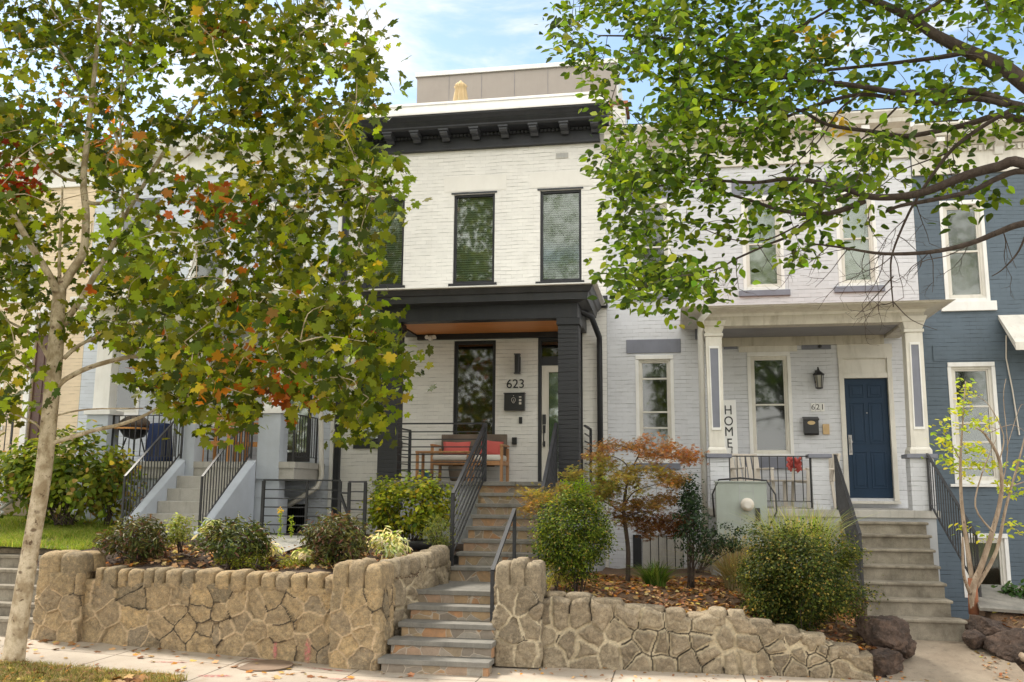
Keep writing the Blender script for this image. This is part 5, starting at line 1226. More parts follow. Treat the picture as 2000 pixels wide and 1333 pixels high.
sc_ = th('security_camera', 'small white floodlight camera under the left end of the charcoal porch roof', 'camera', (X_(840, 665, -.2), -.2, Z_(840, 665, -.2)))
p = at(842, 663, -.2); m = MB(); m.lathe((p.x, -.17, p.z), [(.03, 0), (.04, .02), (.04, .1), (.03, .12)], 12, 'y'); m.build('camera_body', M['white'], sc_); m = MB()
for s_ in (-1, 1): m.lathe((p.x+.07*s_, -.17, p.z+.03), [(.025, 0), (.03, .06), (.04, .08), (.04, .09)], 12, 'y')
m.build('lamp_head', M['white'], sc_); m = MB(); m.box(p.x-.05, p.x+.05, -.168, -.004, p.z+.05, p.z+.08); m.build('mount', M['white'], sc_)
# parasol on the roof
um = th('parasol', 'closed tan canvas parasol on the roof deck of the white house', 'parasol', (X_(900, 190, 2), 2, 9.3))
p = at(900, 160, 2); zb_ = 9.3; m = MB(); m.tube([(p.x, 2, zb_), (p.x, 2, p.z+.0)], .022, 8); m.build('pole', M['teak'], um)
n = 32; prof = [(.02, p.z+.02), (.05, p.z-.02), (.09, p.z-.06), (.13, p.z-.12), (.105, p.z-.16), (.125, p.z-.3), (.15, p.z-.5), (.17, p.z-.75), (.15, p.z-.78)]; m = MB()
for r_, z in prof:
    for j in range(n): a = 2*math.pi*j/n; k_ = 1+(.22*math.cos(a*8) if r_ > .06 else 0); m.v.append((p.x+r_*k_*math.cos(a), 2+r_*k_*math.sin(a), z))
for i in range(len(prof)-1):
    for j in range(n): a = i*n+j; b = i*n+(j+1) % n; m.f.append((a, b, b+n, a+n))
m.build('canopy', M['canvas'], um, smooth=True)
# ---- porch of the pale grey house
ln = th('wall_lantern', 'black coach lantern on the grey brick between window and navy door', 'lantern', (X_(1597, 742), -.12, Z_(1597, 760)))
x = X_(1597, 745); za, zb_ = Z_(1597, 760), Z_(1597, 735)
m = MB()
for i in range(6):
    a = math.pi/3*i; m.bar((x+.055*math.cos(a), -.14+.055*math.sin(a), za), (x+.08*math.cos(a), -.14+.08*math.sin(a), zb_), .012)
m.lathe((x, -.14, za-.02), [(.03, 0), (.065, .015), (.065, .028)], 6); m.lathe((x, -.14, zb_), [(.095, 0), (.10, .01), (.05, .06), (.02, .08), (.012, .11), (.004, .12)], 6)
m.build('cage', M['iron'], ln)
m = MB(); m.lathe((x, -.14, za+.01), [(.045, 0), (.065, zb_-za-.015)], 6); m.build('glass', M['lampglass'], ln)
m = MB(); m.box(x-.04, x+.04, -.02, -.004, zb_-.12, zb_+.10); m.tube([(x, -.02, zb_+.05), (x, -.10, zb_+.14), (x, -.14, zb_+.10)], .012, 6); m.build('bracket', M['iron'], ln)
nb = th('number_plate', 'white number tiles reading 621 on the grey brick', 'number plate', (X_(1597, 796), -.01, Z_(1597, 804)))
q = rect(1583, 788, 1611, 804)
for i, ch_ in enumerate('621'):
    a, b = lerp(q[0], q[1], i/3)+.004, lerp(q[0], q[1], (i+1)/3)-.004; m = MB(); m.box(a, b, -.016, -.004, q[2], q[3]); tl = m.build('tile', M['white'], nb, bevel=.002)
    text(ch_, .135, M['black'], 'digit', ((a+b)/2, -.0165, (q[2]+q[3])/2), tl, .002)
mb2 = th('letter_box', 'black wall letter box with an oval plate beside the navy door', 'letter box', (X_(1583, 835), -.1, Z_(1583, 851)))
q = rect(1568, 816, 1598, 851); m = MB(); m.prismx([(-.004, q[2]+.03), (-.10, q[2]), (-.12, q[2]+.03), (-.12, q[3]-.05), (-.004, q[3]-.01)], q[0], q[1]); m.build('box', M['black'], mb2, bevel=.004)
m = MB(); m.prismx([(-.004, q[3]+.012), (-.004, q[3]-.008), (-.12, q[3]-.048), (-.135, q[3]-.06), (-.135, q[3]-.035)], q[0]-.01, q[1]+.01); m.build('lid', M['black'], mb2)
m = MB(); n = 20; xc, zc = (q[0]+q[1])/2, lerp(q[2], q[3], .68); m.add([(xc+.065*math.cos(2*math.pi*i/n), -.123, zc+.035*math.sin(2*math.pi*i/n)) for i in range(n)]+[(xc+.065*math.cos(2*math.pi*i/n), -.119, zc+.035*math.sin(2*math.pi*i/n)) for i in range(n)], [tuple(range(n))]+[(i, (i+1) % n, (i+1) % n+n, i+n) for i in range(n)]); m.build('oval_plate', M['canvas'], mb2)
q = rect(1606, 829, 1620, 849); m = MB(); m.box(q[0], q[1], -.035, -.004, q[2], q[3]); m.lathe(((q[0]+q[1])/2, -.035, (q[2]+q[3])/2+.01), [(.025, 0), (.025, .006)], 14, 'y'); m.build('intercom', M['tanp'], bevel=.006, label='tan intercom box between letter box and navy door', cat='intercom')
m = MB(); p = at(1601, 677, -.05); m.lathe((p.x, -.02, p.z), [(.03, 0), (.03, .05), (.015, .07)], 12, 'y'); m.build('security_camera', M['iron'], label='tiny black dome camera above the coach lantern', cat='camera')
# HOME sign
hg = th('home_sign', 'tall whitewashed board lettered HOME leaning behind the left porch column', 'sign', (X_(1428, 890, -.5), -.5, ZP))
x0, x1 = X_(1411, 890, -.55), X_(1443, 890, -.55); zt_ = Z_(1428, 780, -.35)
m = MB(); m.add([(x0,-.55,ZP),(x1,-.55,ZP),(x1,-.53,ZP),(x0,-.53,ZP),(x0,-.20,zt_),(x1,-.20,zt_),(x1,-.18,zt_),(x0,-.18,zt_)], [(0,3,2,1),(4,5,6,7),(0,1,5,4),(1,2,6,5),(2,3,7,6),(3,0,4,7)]); m.build('board', M['board'], hg)
tlt = math.degrees(math.atan2(.35, zt_-ZP))
for ch_, py in zip('HOME', (801, 823, 844, 867)):
    z = Z_(1426, py, -.35); y = lerp(-.55, -.20, (z-ZP)/(zt_-ZP))-.004; text(ch_, .235, M['black'], 'letter', ((x0+x1)/2-.0, y, z), hg, .002, rot=(90-tlt, 0, 0), sx_=.85)
z = Z_(1434, 886, -.5); y = lerp(-.55, -.20, (z-ZP)/(zt_-ZP))-.006; m = MB(); xc = (x0+x1)/2
m.tube([(xc-.05, y, z-.03), (xc-.03, y, z+.01), (xc-.02, y, z-.03), (xc, y, z+.0), (xc+.01, y, z-.03), (xc+.05, y, z+.11), (xc+.03, y, z+.10), (xc+.045, y, z-.03), (xc+.06, y, z-.02)], .004, 5); m.build('script_lettering', M['black'], hg)
# garden chair, table and red cloth behind the picket railing
def resin_chair(x, y, rz, label):
    t = th('garden_chair', label, 'chair', (x, y, ZP), 'white resin chairs on the cream porch'); ca, sa = math.cos(rz), math.sin(rz)
    def P(a, b, c): return (x+ca*a-sa*b, y+sa*a+ca*b, ZP+c)
    for sx_ in (-.24, .24):
        for sy_ in (-.22, .2): m = MB(); m.bar(P(sx_*1.1, sy_*1.15, 0), P(sx_, sy_, .62 if sy_ < 0 else .43), .05, .04); m.build('leg', M['resin'], t, bevel=.006)
        m = MB(); m.bar(P(sx_, -.25, .64), P(sx_, .25, .64), .06, .03); m.build('armrest', M['resin'], t, bevel=.008)
    m = MB()
    for i in range(6): m.bar(P(-.24, -.22+i*.085, .43-.006*i), P(.24, -.22+i*.085, .43-.006*i), .075, .02)
    m.build('seat', M['resin'], t, bevel=.005)
    m = MB()
    for i in range(5): a_ = -.2+i*.1; m.bar(P(a_, .22, .43), P(a_*1.05, .34, .86+.03*math.cos(a_*6)), .07, .018)
    m.bar(P(-.25, .22, .44), P(-.27, .34, .86), .04, .03); m.bar(P(.25, .22, .44), P(.27, .34, .86), .04, .03); m.bar(P(-.27, .345, .88), P(.27, .345, .88), .05, .03)
    m.build('backrest', M['resin'], t, bevel=.006); return t
resin_chair(X_(1470, 940, -.9), -.85, .4, 'white resin chair at the left end of the cream porch behind the iron railing')
resin_chair(X_(1590, 940, -.7), -.6, -1.2, 'white resin chair turned sideways beside the middle brick pier')
gt = th('side_table', 'small cream pedestal table behind the iron porch railing', 'table', (X_(1535, 950, -.8), -.8, ZP)); p = at(1533, 938, -.8); zt_ = p.z
m = MB(); m.lathe((p.x, -.8, zt_), [(.0, -.025), (.34, -.025), (.36, -.01), (.36, 0), (0, 0)], 28); m.build('table_top', M['resin'], gt); m = MB(); m.bar((p.x, -.8, ZP+.03), (p.x, -.8, zt_-.026), .07); m.build('pedestal', M['resin'], gt); m = MB(); m.lathe((p.x, -.8, ZP), [(.2, 0), (.2, .015), (.06, .035)], 16); m.build('foot', M['resin'], gt)
g_ = np.random.default_rng(3); n = 14; v = []; f = []
p = at(1549, 908, -.42)
for i in range(n):
    for j in range(n): u, w_ = i/(n-1)-.5, j/(n-1)-.5; v.append((p.x+u*.20+.02*math.sin(j), -.55+.10*math.cos(u*5)-.06*w_+.02*math.sin(i*1.3+j), p.z+w_*.20+.03*math.sin(i*1.7)))
for i in range(n-1):
    for j in range(n-1): a = i*n+j; f.append((a, a+n, a+n+1, a+1))
m = MB(); m.v = v; m.f = f; o = m.build('red_cloth', M['red'], smooth=True, label='crumpled red cloth hanging over the chair back under the porch window', cat='cloth'); o.modifiers.new('solid', 'SOLIDIFY').thickness = .02
# meter cabinet
mc = th('meter_cabinet', 'grey-green utility cabinet with a round meter in front of the cream porch', 'utility cabinet', (3.8, -2, .8)); x0, x1 = 3.42, 4.18; zt_ = Z_(1447, 943, -2.05)
m = MB(); m.box(x0, x1, -2.05, -1.75, 1.30, zt_); m.build('cabinet', M['ugrey'], mc, bevel=.008)
m = MB(); xs_ = X_(1445, 980, -2.05); xs2 = X_(1472, 980, -2.05); m.box(xs_-.004, xs_+.004, -2.054, -2.0505, 1.31, zt_-.01); m.box(xs2-.003, xs2+.003, -2.054, -2.0505, 1.31, zt_-.01); m.box(xs_, xs2, -2.054, -2.0505, Z_(1455, 960, -2.05), Z_(1455, 960, -2.05)+.008); m.build('door_seams', M['stucco'], mc)
m = MB(); m.box(x0-.015, x1+.015, -2.07, -1.73, zt_+.002, zt_+.022); m.build('lid', M['ugrey'], mc)
p = at(1460, 986, -2.1); m = MB(); m.lathe((p.x, -2.05, p.z), [(.10, 0), (.10, .05), (.088, .06), (.085, .12), (.06, .14)], 24, 'y'); m.build('meter', M['resin'], mc, smooth=False)
m = MB(); m.lathe((p.x, -2.191, p.z), [(.055, 0), (.05, .004)], 18, 'y'); m.build('dial', M['cush'], mc)
m = MB(); m.box(xs2+.02, xs2+.09, -2.07, -2.0505, p.z-.25, p.z-.05); m.build('hasp', M['iron'], mc)
for x in (x0+.06, x1-.06): m = MB(); m.box(x-.025, x+.025, -1.95, -1.85, .7, 1.298); m.build('leg', M['steel'], mc)
m = MB(); zz_ = zt_+.02; m.tube([(x0-.03, -2.0, zz_-.55), (x0-.05, -2.02, zz_-.2), (x0+.05, -2.05, zz_+.02), ((x0+x1)/2, -2.05, zz_+.05), (x1+.0, -2.06, zz_+.01), (x1+.12, -2.1, zz_-.2), (x1+.13, -2.1, zz_-.45), (x1-.0, -2.12, zz_-.7)], .014, 6); m.build('black_hose', M['iron'], smooth=True, label='thin black cable looped over the meter cabinet', cat='cable')
# ---- on the raised porch behind the sycamore
def wchair(x, y, z, label, mat='pine', w_=.56):
    t = th('wooden_chair', label, 'chair', (x, y, z), 'orange wooden chairs on the raised porch')
    for sx_ in (-w_/2, w_/2-.05):
        for sy_ in (-.25, .22): m = MB(); m.box(x+sx_, x+sx_+.05, y+sy_, y+sy_+.045, z, z+(.60 if sy_ < 0 else .95)); m.build('leg', M[mat], t)
        m = MB(); m.box(x+sx_, x+sx_+.055, y-.27, y+.218, z+.602, z+.63); m.build('armrest', M[mat], t)
    m = MB()
    for i in range(5): m.box(x-w_/2+.052, x+w_/2-.052, y-.24+i*.09, y-.24+i*.09+.075, z+.36, z+.38)
    m.box(x-w_/2+.052, x+w_/2-.052, y-.25, y-.22+.0, z+.29, z+.358); m.build('seat', M[mat], t)
    m = MB()
    for k_ in range(3): m.box(x-w_/2+.052, x+w_/2-.052, y+.225, y+.245, z+.55+k_*.13, z+.64+k_*.13)
    m.build('backrest', M[mat], t); return t
wchair(X_(432, 880, -.85), -.85, Z4, 'orange wooden armchair seen at the top of the pale concrete stoop')
wchair(X_(492, 880, -.55), -.5, Z4, 'second orange wooden chair half hidden behind the right pier of the pale stoop')
bc = th('bistro_chair', 'black metal bistro chair beside the orange armchair', 'chair', (X_(398, 880, -.6), -.6, Z4)); x = X_(398, 880, -.6)
m = MB(); 
for a, b in ((-.18, -.18), (.18, -.18), (-.18, .18), (.18, .18)): m.bar((x+a*1.1, -.6+b*1.1, Z4), (x+a, -.6+b, Z4+.44 if b < 0 else Z4+.85), .018)
m.build('frame', M['iron'], bc); m = MB(); m.lathe((x, -.6, Z4+.44), [(0, -.01), (.2, -.01), (.2, .01), (0, .01)], 18); m.build('seat', M['iron'], bc); m = MB()
for k_ in range(3): m.bar((x-.18, -.42, Z4+.56+.12*k_), (x+.18, -.42, Z4+.56+.12*k_), .03, .012)
m.build('backrest', M['iron'], bc)
gr = th('barbecue_grill', 'dark kettle grill behind the iron railing of the raised porch', 'grill', (X_(262, 850, -.9), -.9, Z4)); x = X_(262, 850, -.9)
m = MB(); m.lathe((x, -.9, Z4+.42), [(.02, 0), (.18, .05), (.27, .18), (.28, .24)], 24); m.build('bowl', M['iron'], gr, smooth=True); m = MB(); m.lathe((x, -.9, Z4+.665), [(.285, 0), (.26, .1), (.16, .18), (.02, .2)], 24); m.build('lid', M['wick'], gr, smooth=True)
m = MB(); m.lathe((x, -.9, Z4+.60), [(.29, 0), (.40, .0), (.40, .03), (.29, .03)], 24); m.build('shelf', M['pine'], gr)
for a in (0, 2.1, 4.2): m = MB(); m.bar((x+.15*math.cos(a), -.9+.15*math.sin(a), Z4+.44), (x+.3*math.cos(a), -.9+.3*math.sin(a), Z4), .02); m.build('leg', M['iron'], gr)
m = MB(); x = X_(315, 850, -.9); m.taper(x-.2, x+.2, -1.15, -.75, Z4, x-.15, x+.17, -1.1, -.8, Z4+.72); m.build('covered_stool', M['navy'], bevel=.05, label='object under a navy blue cover beside the kettle grill on the raised porch', cat='cover')
m = MB(); p = at(772+0, 975, -2.0); 
ph_ = MB()
# potted things in the garden
pl = th('planter_box', 'low dark bowl planter on the mulch behind the variegated hosta', 'planter', (-1.35, -2.9, 1.2)); m = MB(); m.lathe((X_(825, 1060, -2.9), -2.75, 1.18), [(.22, 0), (.30, .06), (.36, .16), (.34, .18), (.30, .16)], 26); m.build('bowl', M['iron'], pl, smooth=True)
m = MB(); p = at(765, 985, -2.2); m.lathe((p.x, -1.75, p.z-.1), [(.05, 0), (.05, .1), (.03, .12)], 12); m.build('garden_light', M['iron'], label='small black garden light in front of the grey porch base', cat='lamp')

# ================================================================== boulders on the right
def boulder(px, py, Y, r_, seed, label, **k):
    p = at(px, py, Y); return rock(None, (p.x, Y, p.z), r_, seed, M['rock'], 'boulder', label=label, cat='boulder', group='dark boulders beside the concrete walkway', **k)
boulder(1718, 1238, -4.35, (.37, .33, .33), 3, 'largest dark volcanic boulder left of the walkway, touching the big bush')
boulder(1722, 1294, -4.70, (.32, .25, .23), 5, 'rough dark boulder at the pavement edge below the largest one')
boulder(1763, 1262, -4.3, (.17, .2, .16), 8, 'small dark boulder at the foot of the lowest concrete step')
boulder(1938, 1238, -3.75, (.34, .30, .25), 12, 'brown boulder at the base of the yellow-green sapling')
boulder(1992, 1262, -4.05, (.40, .36, .32), 14, 'big dark boulder at the right picture edge')
boulder(1902, 1252, -3.9, (.16, .2, .13), 17, 'low brown boulder right of the lowest concrete step')
m = MB(); a, b = at(1905, 1225, -4.0), at(1965, 1290, -4.6); m.tube([(6.62, -3.95, .30), (6.85, -4.3, .22), (7.05, -4.6, .10)], [.04, .055, .04], 8); m.build('garden_edging', M['bark3'], smooth=True, label='mossy concrete edging between the walkway and the right boulders', cat='edging')
g_ = MB(); p = at(1975, 1190, -3.3); g_.add([(p.x-.5, -3.7, .66), (p.x+.9, -3.7, .60), (p.x+1.0, -2.9, .86), (p.x-.4, -2.9, .88)], [(0,1,2,3)]); o = g_.build('slate_slab', M['blueston'], label='grey slab lying on the soil below the basement window of the blue house', cat='slab'); o.modifiers.new('s', 'SOLIDIFY').thickness = .04
for px, py, lab in ((1975, 1205, 'terracotta brick'),):
    pass

# ================================================================== trees and plants
def unit(v): return v/(np.linalg.norm(v, axis=1, keepdims=True)+1e-9)
def path(pts):
    return [at(p[0], p[1], p[2]) for p in pts], [p[3] for p in pts]
def smooth_path(P, Rr, k=4):
    out = []; rr = []
    for i in range(len(P)-1):
        p0, p1, p2, p3 = P[max(i-1, 0)], P[i], P[i+1], P[min(i+2, len(P)-1)]
        for j in range(k):
            t = j/k; out.append(.5*((2*p1)+(p2-p0)*t+(2*p0-5*p1+4*p2-p3)*t*t+(3*p1-p0-3*p2+p3)*t**3)); rr.append(lerp(Rr[i], Rr[i+1], t))
    return out+[P[-1]], rr+[Rr[-1]]
def crown_tree(tree, branches, centers, leafspec, mats, twig_r=.006, per=11, spread=.22, seed=1, tmat=None, thin=None):
    """branches: measured limbs; centers: (N,3) leaf cluster centres joined by twigs to the nearest limb"""
    g = np.random.default_rng(seed); mb = MB(); sk = []; first = True
    for br_ in branches:
        P, Rr = path(br_) if not isinstance(br_[0], Vector) else (br_, None)
        P, Rr = smooth_path(P, Rr); mb.tube(P, Rr, 12 if first else (8 if Rr[0] > .02 else 5))
        sk += [(p.x, p.y, p.z, r_) for p, r_ in zip(P, Rr)] if not first else [(p.x, p.y, p.z, r_) for p, r_ in list(zip(P, Rr))[int(len(P)*.8):]]
        first = False
    mb.build('trunk', tmat, tree, smooth=True)
    S = np.array(sk); tw = MB(); nodes = S[:, :3].copy(); order = np.argsort([np.min(np.linalg.norm(nodes-c, axis=1)) for c in centers])
    ends = []; N_ = [nodes]
    allc = np.array(centers)[order]
    for c in allc:
        nn = np.vstack(N_) if len(N_) > 1 else N_[0]; N_ = [nn]
        d = np.linalg.norm(nn-c, axis=1)+.35*np.maximum(0, nn[:, 2]-c[2]); j = int(np.argmin(d)); a = Vector(nn[j]); b = Vector(c); L = (b-a).length
        if L < .03: continue
        mid = a.lerp(b, .5)+Vector(g.normal(size=3)*.08*L)+V(0, 0, .05*L)
        pts, _ = smooth_path([a, mid, b], [1, 1, 1], 3); r0 = twig_r*(1+L*.9)
        tw.tube(pts, [lerp(r0, twig_r*.45, i/(len(pts)-1)) for i in range(len(pts))], 4, cap=False)
        N_.append(np.array([[*pts[i]] for i in (2, 3, 4, 5)]))
    tw.build('twigs', tmat, tree)
    return allc
def clusters(C_, per, spread, seed, droop=.3):
    g = np.random.default_rng(seed); n = g.poisson(per, len(C_))+2; idx = np.repeat(np.arange(len(C_)), n)
    off = g.normal(size=(len(idx), 3))*spread*np.array([1, 1, .7]); off[:, 2] -= droop*spread
    return C_[idx]+off, off, idx, g
# ---------------- the sycamore on the left
PL = [(-420,-420),(560,-420),(650,-150),(650,-10),(690,20),(725,0),(735,40),(765,70),(758,120),(752,160),(742,210),(722,240),(745,285),(770,310),(805,335),(795,370),(768,400),(755,440),(752,500),(735,545),(712,575),(745,600),(762,640),(790,680),(825,705),(800,735),(768,725),(758,775),(738,800),(722,870),(700,865),(680,830),(660,800),(610,778),(555,772),(515,765),(500,800),(470,835),(425,850),(385,835),(345,790),(300,775),(250,760),(240,700),(190,690),(160,640),(60,640),(60,760),(20,800),(-60,850),(-300,860),(-420,300)]
gL = np.random.default_rng(21)
def sample_poly(poly, n, Yf, g, reject=None):
    P = np.array(poly); out = []; mn, mx_ = P.min(0), P.max(0)
    while len(out) < n:
        q = g.uniform(mn, mx_, (n*2, 2)); q = q[poly_in(q[:, 0], q[:, 1], poly)]
        for x, y in q:
            if reject and reject(x, y, g): continue
            out.append((x, y, Yf(x, y, g)))
            if len(out) >= n: break
    return np.array(out)
thinL = [(300,330,45,.7),(370,240,40,.6),(200,420,50,.6),(330,290,35,.6),(120,380,60,.6),(60,420,50,.5),(420,370,30,.6),(100,500,60,.5),(250,470,50,.3),(140,560,60,.6),(600,560,30,.4),(330,620,40,.3),(640,320,25,.6),(540,250,25,.4),(330,130,35,.5),(400,110,30,.5),(650,480,25,.5),(20,600,50,.6),(60,700,60,.8),(690,660,40,.4),(560,640,30,.4),(250,560,30,.4),(30,160,30,.4),(450,60,30,.4)]
def rejL(x, y, g):
    for cx, cy, r_, p in thinL:
        if (x-cx)**2+(y-cy)**2 < r_*r_ and g.random() < p: return True
    v_ = vnoise(np.array([[x*.011, y*.011, 3.3]]), 1.)[0]
    return g.random() < max(0, .55-v_)*1.0
def YL(x, y, g): return float(np.clip(-6.9+g.normal()*.95, -8.7, -4.9))
smp = sample_poly(PL, 1950, YL, gL, rejL); 
tl_ = [(112,560),(140,530),(163,480),(168,420),(163,350),(172,260),(183,160),(192,60),(195,0)]; tl2 = [(50,470),(20,410),(112,560)]; tl3 = [(112,600),(190,530),(240,430)]
def near(x, y, L, r_):
    for (a, b), (c, d) in zip(L, L[1:]):
        t = max(0, min(1, ((x-a)*(c-a)+(y-b)*(d-b))/((c-a)**2+(d-b)**2)))
        if math.hypot(x-a-t*(c-a), y-b-t*(d-b)) < r_: return True
    return False
smp[:, 0] -= np.clip((smp[:, 0]-450)/300, 0, 1)*9; smp[:, 1] -= np.clip((smp[:, 1]-650)/150, 0, 1)*8
for q in smp:
    if near(q[0], q[1], tl_, 36) or near(q[0], q[1], tl2, 26) or near(q[0], q[1], tl3, 26): q[2] = -6.35+abs(gL.normal())*.6
smp = smp[[not (near(q[0], q[1], [(112,560),(168,430),(163,350)], 30) and gL.random() < .5) for q in smp]]
cenL = np.array([tuple(at(*p)) for p in smp]); 
syc = thing('sycamore_tree', at(22, 1305, -7.1), 'young sycamore with mottled pale trunk and green and orange leaves at the left', 'tree')
brL = [
 [(20,1322,-7.1,.16),(24,1300,-7.1,.125),(42,1180,-7.08,.10),(62,1060,-7.05,.092),(84,930,-7.02,.092),(98,800,-7,.088),(108,690,-6.98,.088),(113,610,-6.97,.078),(118,560,-6.95,.07)],
 [(116,570,-6.95,.062),(140,530,-6.93,.052),(163,490,-6.92,.05),(168,420,-6.9,.047),(163,350,-6.88,.042),(172,260,-6.86,.036),(183,160,-6.85,.03),(192,60,-6.8,.024),(200,-60,-6.8,.018),(205,-220,-6.8,.01)],
 [(114,585,-6.95,.055),(100,545,-7.1,.045),(60,480,-7.3,.04),(25,420,-7.5,.034),(-10,380,-7.7,.03),(-80,280,-7.9,.02),(-140,150,-8,.012)],
 [(115,645,-6.95,.045),(155,590,-6.8,.036),(190,530,-6.6,.034),(225,470,-6.4,.03),(240,430,-6.3,.028),(300,330,-6.1,.026),(350,250,-6.0,.022),(420,150,-5.9,.016),(470,70,-5.9,.01),(520,-40,-5.9,.006)],
 [(112,755,-6.98,.036),(130,740,-6.95,.03),(175,718,-6.8,.028),(240,700,-6.6,.027),(310,688,-6.3,.025),(365,655,-6.1,.022),(415,605,-5.9,.018),(450,560,-5.8,.014),(500,500,-5.7,.011),(560,440,-5.6,.007)],
 [(365,655,-6.1,.016),(430,640,-6,.012),(480,600,-5.9,.010),(560,580,-5.9,.006)],
 [(125,700,-6.95,.026),(155,675,-6.8,.022),(200,655,-6.6,.018),(270,640,-6.4,.012),(330,600,-6.2,.008)],
 [(95,870,-7.0,.034),(115,862,-6.98,.027),(180,842,-6.85,.025),(240,828,-6.7,.022),(300,802,-6.5,.018),(332,765,-6.4,.013),(340,735,-6.4,.009)],
 [(110,812,-7.0,.012),(170,800,-6.8,.010),(280,798,-6.6,.007)],
 [(90,745,-6.98,.02),(70,735,-7,.016),(40,705,-7.1,.013),(0,688,-7.2,.011),(-60,670,-7.3,.008)],
 [(95,700,-6.98,.026),(70,660,-7.1,.018),(30,635,-7.2,.014),(-40,600,-7.3,.01)],
 [(80,840,-7,.014),(60,822,-7,.011),(0,800,-7.1,.008)],
 [(117,560,-6.95,.024),(116,500,-7.1,.018),(120,430,-7.2,.015),(122,365,-7.2,.01)],
 [(170,395,-6.9,.028),(195,398,-6.8,.022),(240,385,-6.6,.015),(290,400,-6.4,.01)],
 [(162,352,-6.9,.024),(130,350,-7,.018),(90,325,-7.1,.014),(55,290,-7.2,.009)],
 [(240,320,-6.6,.02),(220,250,-6.8,.018),(165,170,-7,.015),(125,110,-7.1,.013),(85,60,-7.2,.009)],
 [(240,430,-6.4,.02),(238,330,-6.6,.016),(235,200,-6.7,.014),(248,90,-6.7,.011),(270,10,-6.7,.007)],
 [(300,345,-6.1,.016),(360,310,-5.9,.013),(430,250,-5.7,.012),(500,215,-5.5,.008)],
 [(500,500,-5.7,.014),(520,440,-5.6,.013),(524,370,-5.5,.012),(510,300,-5.5,.009),(485,255,-5.5,.006)],
 [(524,370,-5.5,.010),(570,340,-5.4,.008),(620,275,-5.3,.005)],
 [(330,735,-6.4,.012),(400,750,-6.2,.01),(460,758,-6,.008),(540,762,-5.9,.005)],
 [(420,600,-5.9,.012),(520,560,-5.7,.009),(620,600,-5.6,.008),(700,680,-5.5,.005)],
 [(560,580,-5.9,.008),(620,680,-5.8,.006),(690,790,-5.8,.004)],
]
ac = crown_tree(syc, brL, cenL, None, None, .0048, seed=5, tmat=M['bark'])
pos, off, idx, g = clusters(ac, 13, .16, 31, .5)
n = len(pos); nd = np.stack([g.normal(size=n)*.7, -.45+g.normal(size=n)*.65, .62+g.normal(size=n)*.5], 1); td = np.stack([off[:, 0]*4+g.normal(size=n)*.5, g.normal(size=n)*.4, -.8+g.normal(size=n)*.35], 1)
cols = tint(n, (.15, .185, .013), [((.27, .32, .018), .28), ((.055, .082, .009), .32), ((.12, .15, .035), .10), ((.40, .33, .03), .03)], var=.16)
# orange sprays follow single twigs of the tree
ocl = [(215,262,30,.85,(.55,.17,.02)),(190,200,22,.6,(.5,.15,.02)),(20,325,45,.9,(.30,.04,.01)),(70,165,30,.6,(.45,.22,.03)),(110,205,35,.4,(.35,.12,.02)),(400,385,38,.6,(.42,.12,.02)),(440,405,30,.5,(.45,.10,.015)),(520,400,30,.5,(.45,.13,.02)),(545,725,32,.85,(.50,.12,.015)),(560,770,25,.8,(.45,.10,.015)),(470,672,30,.8,(.60,.20,.03)),(400,745,25,.6,(.55,.2,.02)),(545,605,35,.3,(.5,.2,.03)),(430,40,25,.4,(.5,.2,.03)),(430,570,30,.4,(.5,.15,.02)),(640,230,16,.8,(.65,.35,.04)),(400,55,20,.4,(.5,.2,.03)),(160,300,22,.4,(.5,.2,.03)),(300,360,30,.2,(.5,.2,.03)),(250,690,20,.3,(.5,.2,.03)),(30,860,18,.8,(.5,.13,.02))]
def pix(P):
    d = P-np.array(CO); z = d@np.array(FW); return 1000+FPX*(d@np.array(RT))/z, 666.5-FPX*(d@np.array(UP))/z
qx, qy = pix(ac)
mark = np.zeros(len(ac)); oc_ = np.zeros((len(ac), 3))
for cx, cy, r_, p_, c_ in ocl:
    mk = ((qx-cx)**2+(qy-cy)**2 < (r_*1.0)**2); mark[mk] = p_*.75; oc_[mk] = c_
mk = (g.random(n) < mark[idx]) | ((mark[idx] == 0) & (g.random(n) < .012)); oo = oc_[idx]; oo[mark[idx] == 0] = (.48, .18, .03)
cols[mk] = np.clip(oo[mk]*np.array([.88, 1.05, 1.1])*(1+.25*g.normal(size=(mk.sum(), 1)))*(1+.2*g.normal(size=(mk.sum(), 3))), .01, .9)
br_pick = ((qx[idx]-680)**2+(qy[idx]-165)**2 < 32**2) | ((qx[idx]-775)**2+(qy[idx]-345)**2 < 25**2) | ((qx[idx]-270)**2+(qy[idx]-125)**2 < 30**2) | ((qx[idx]-275)**2+(qy[idx]-450)**2 < 40**2)
cols[br_pick] = np.array((.24, .34, .03))*(1+.15*g.normal(size=(br_pick.sum(), 1)))
leaves('crown', pos, g.uniform(.075, .165, n), nd, cols, MAPLE, M['leaf'], syc, td)

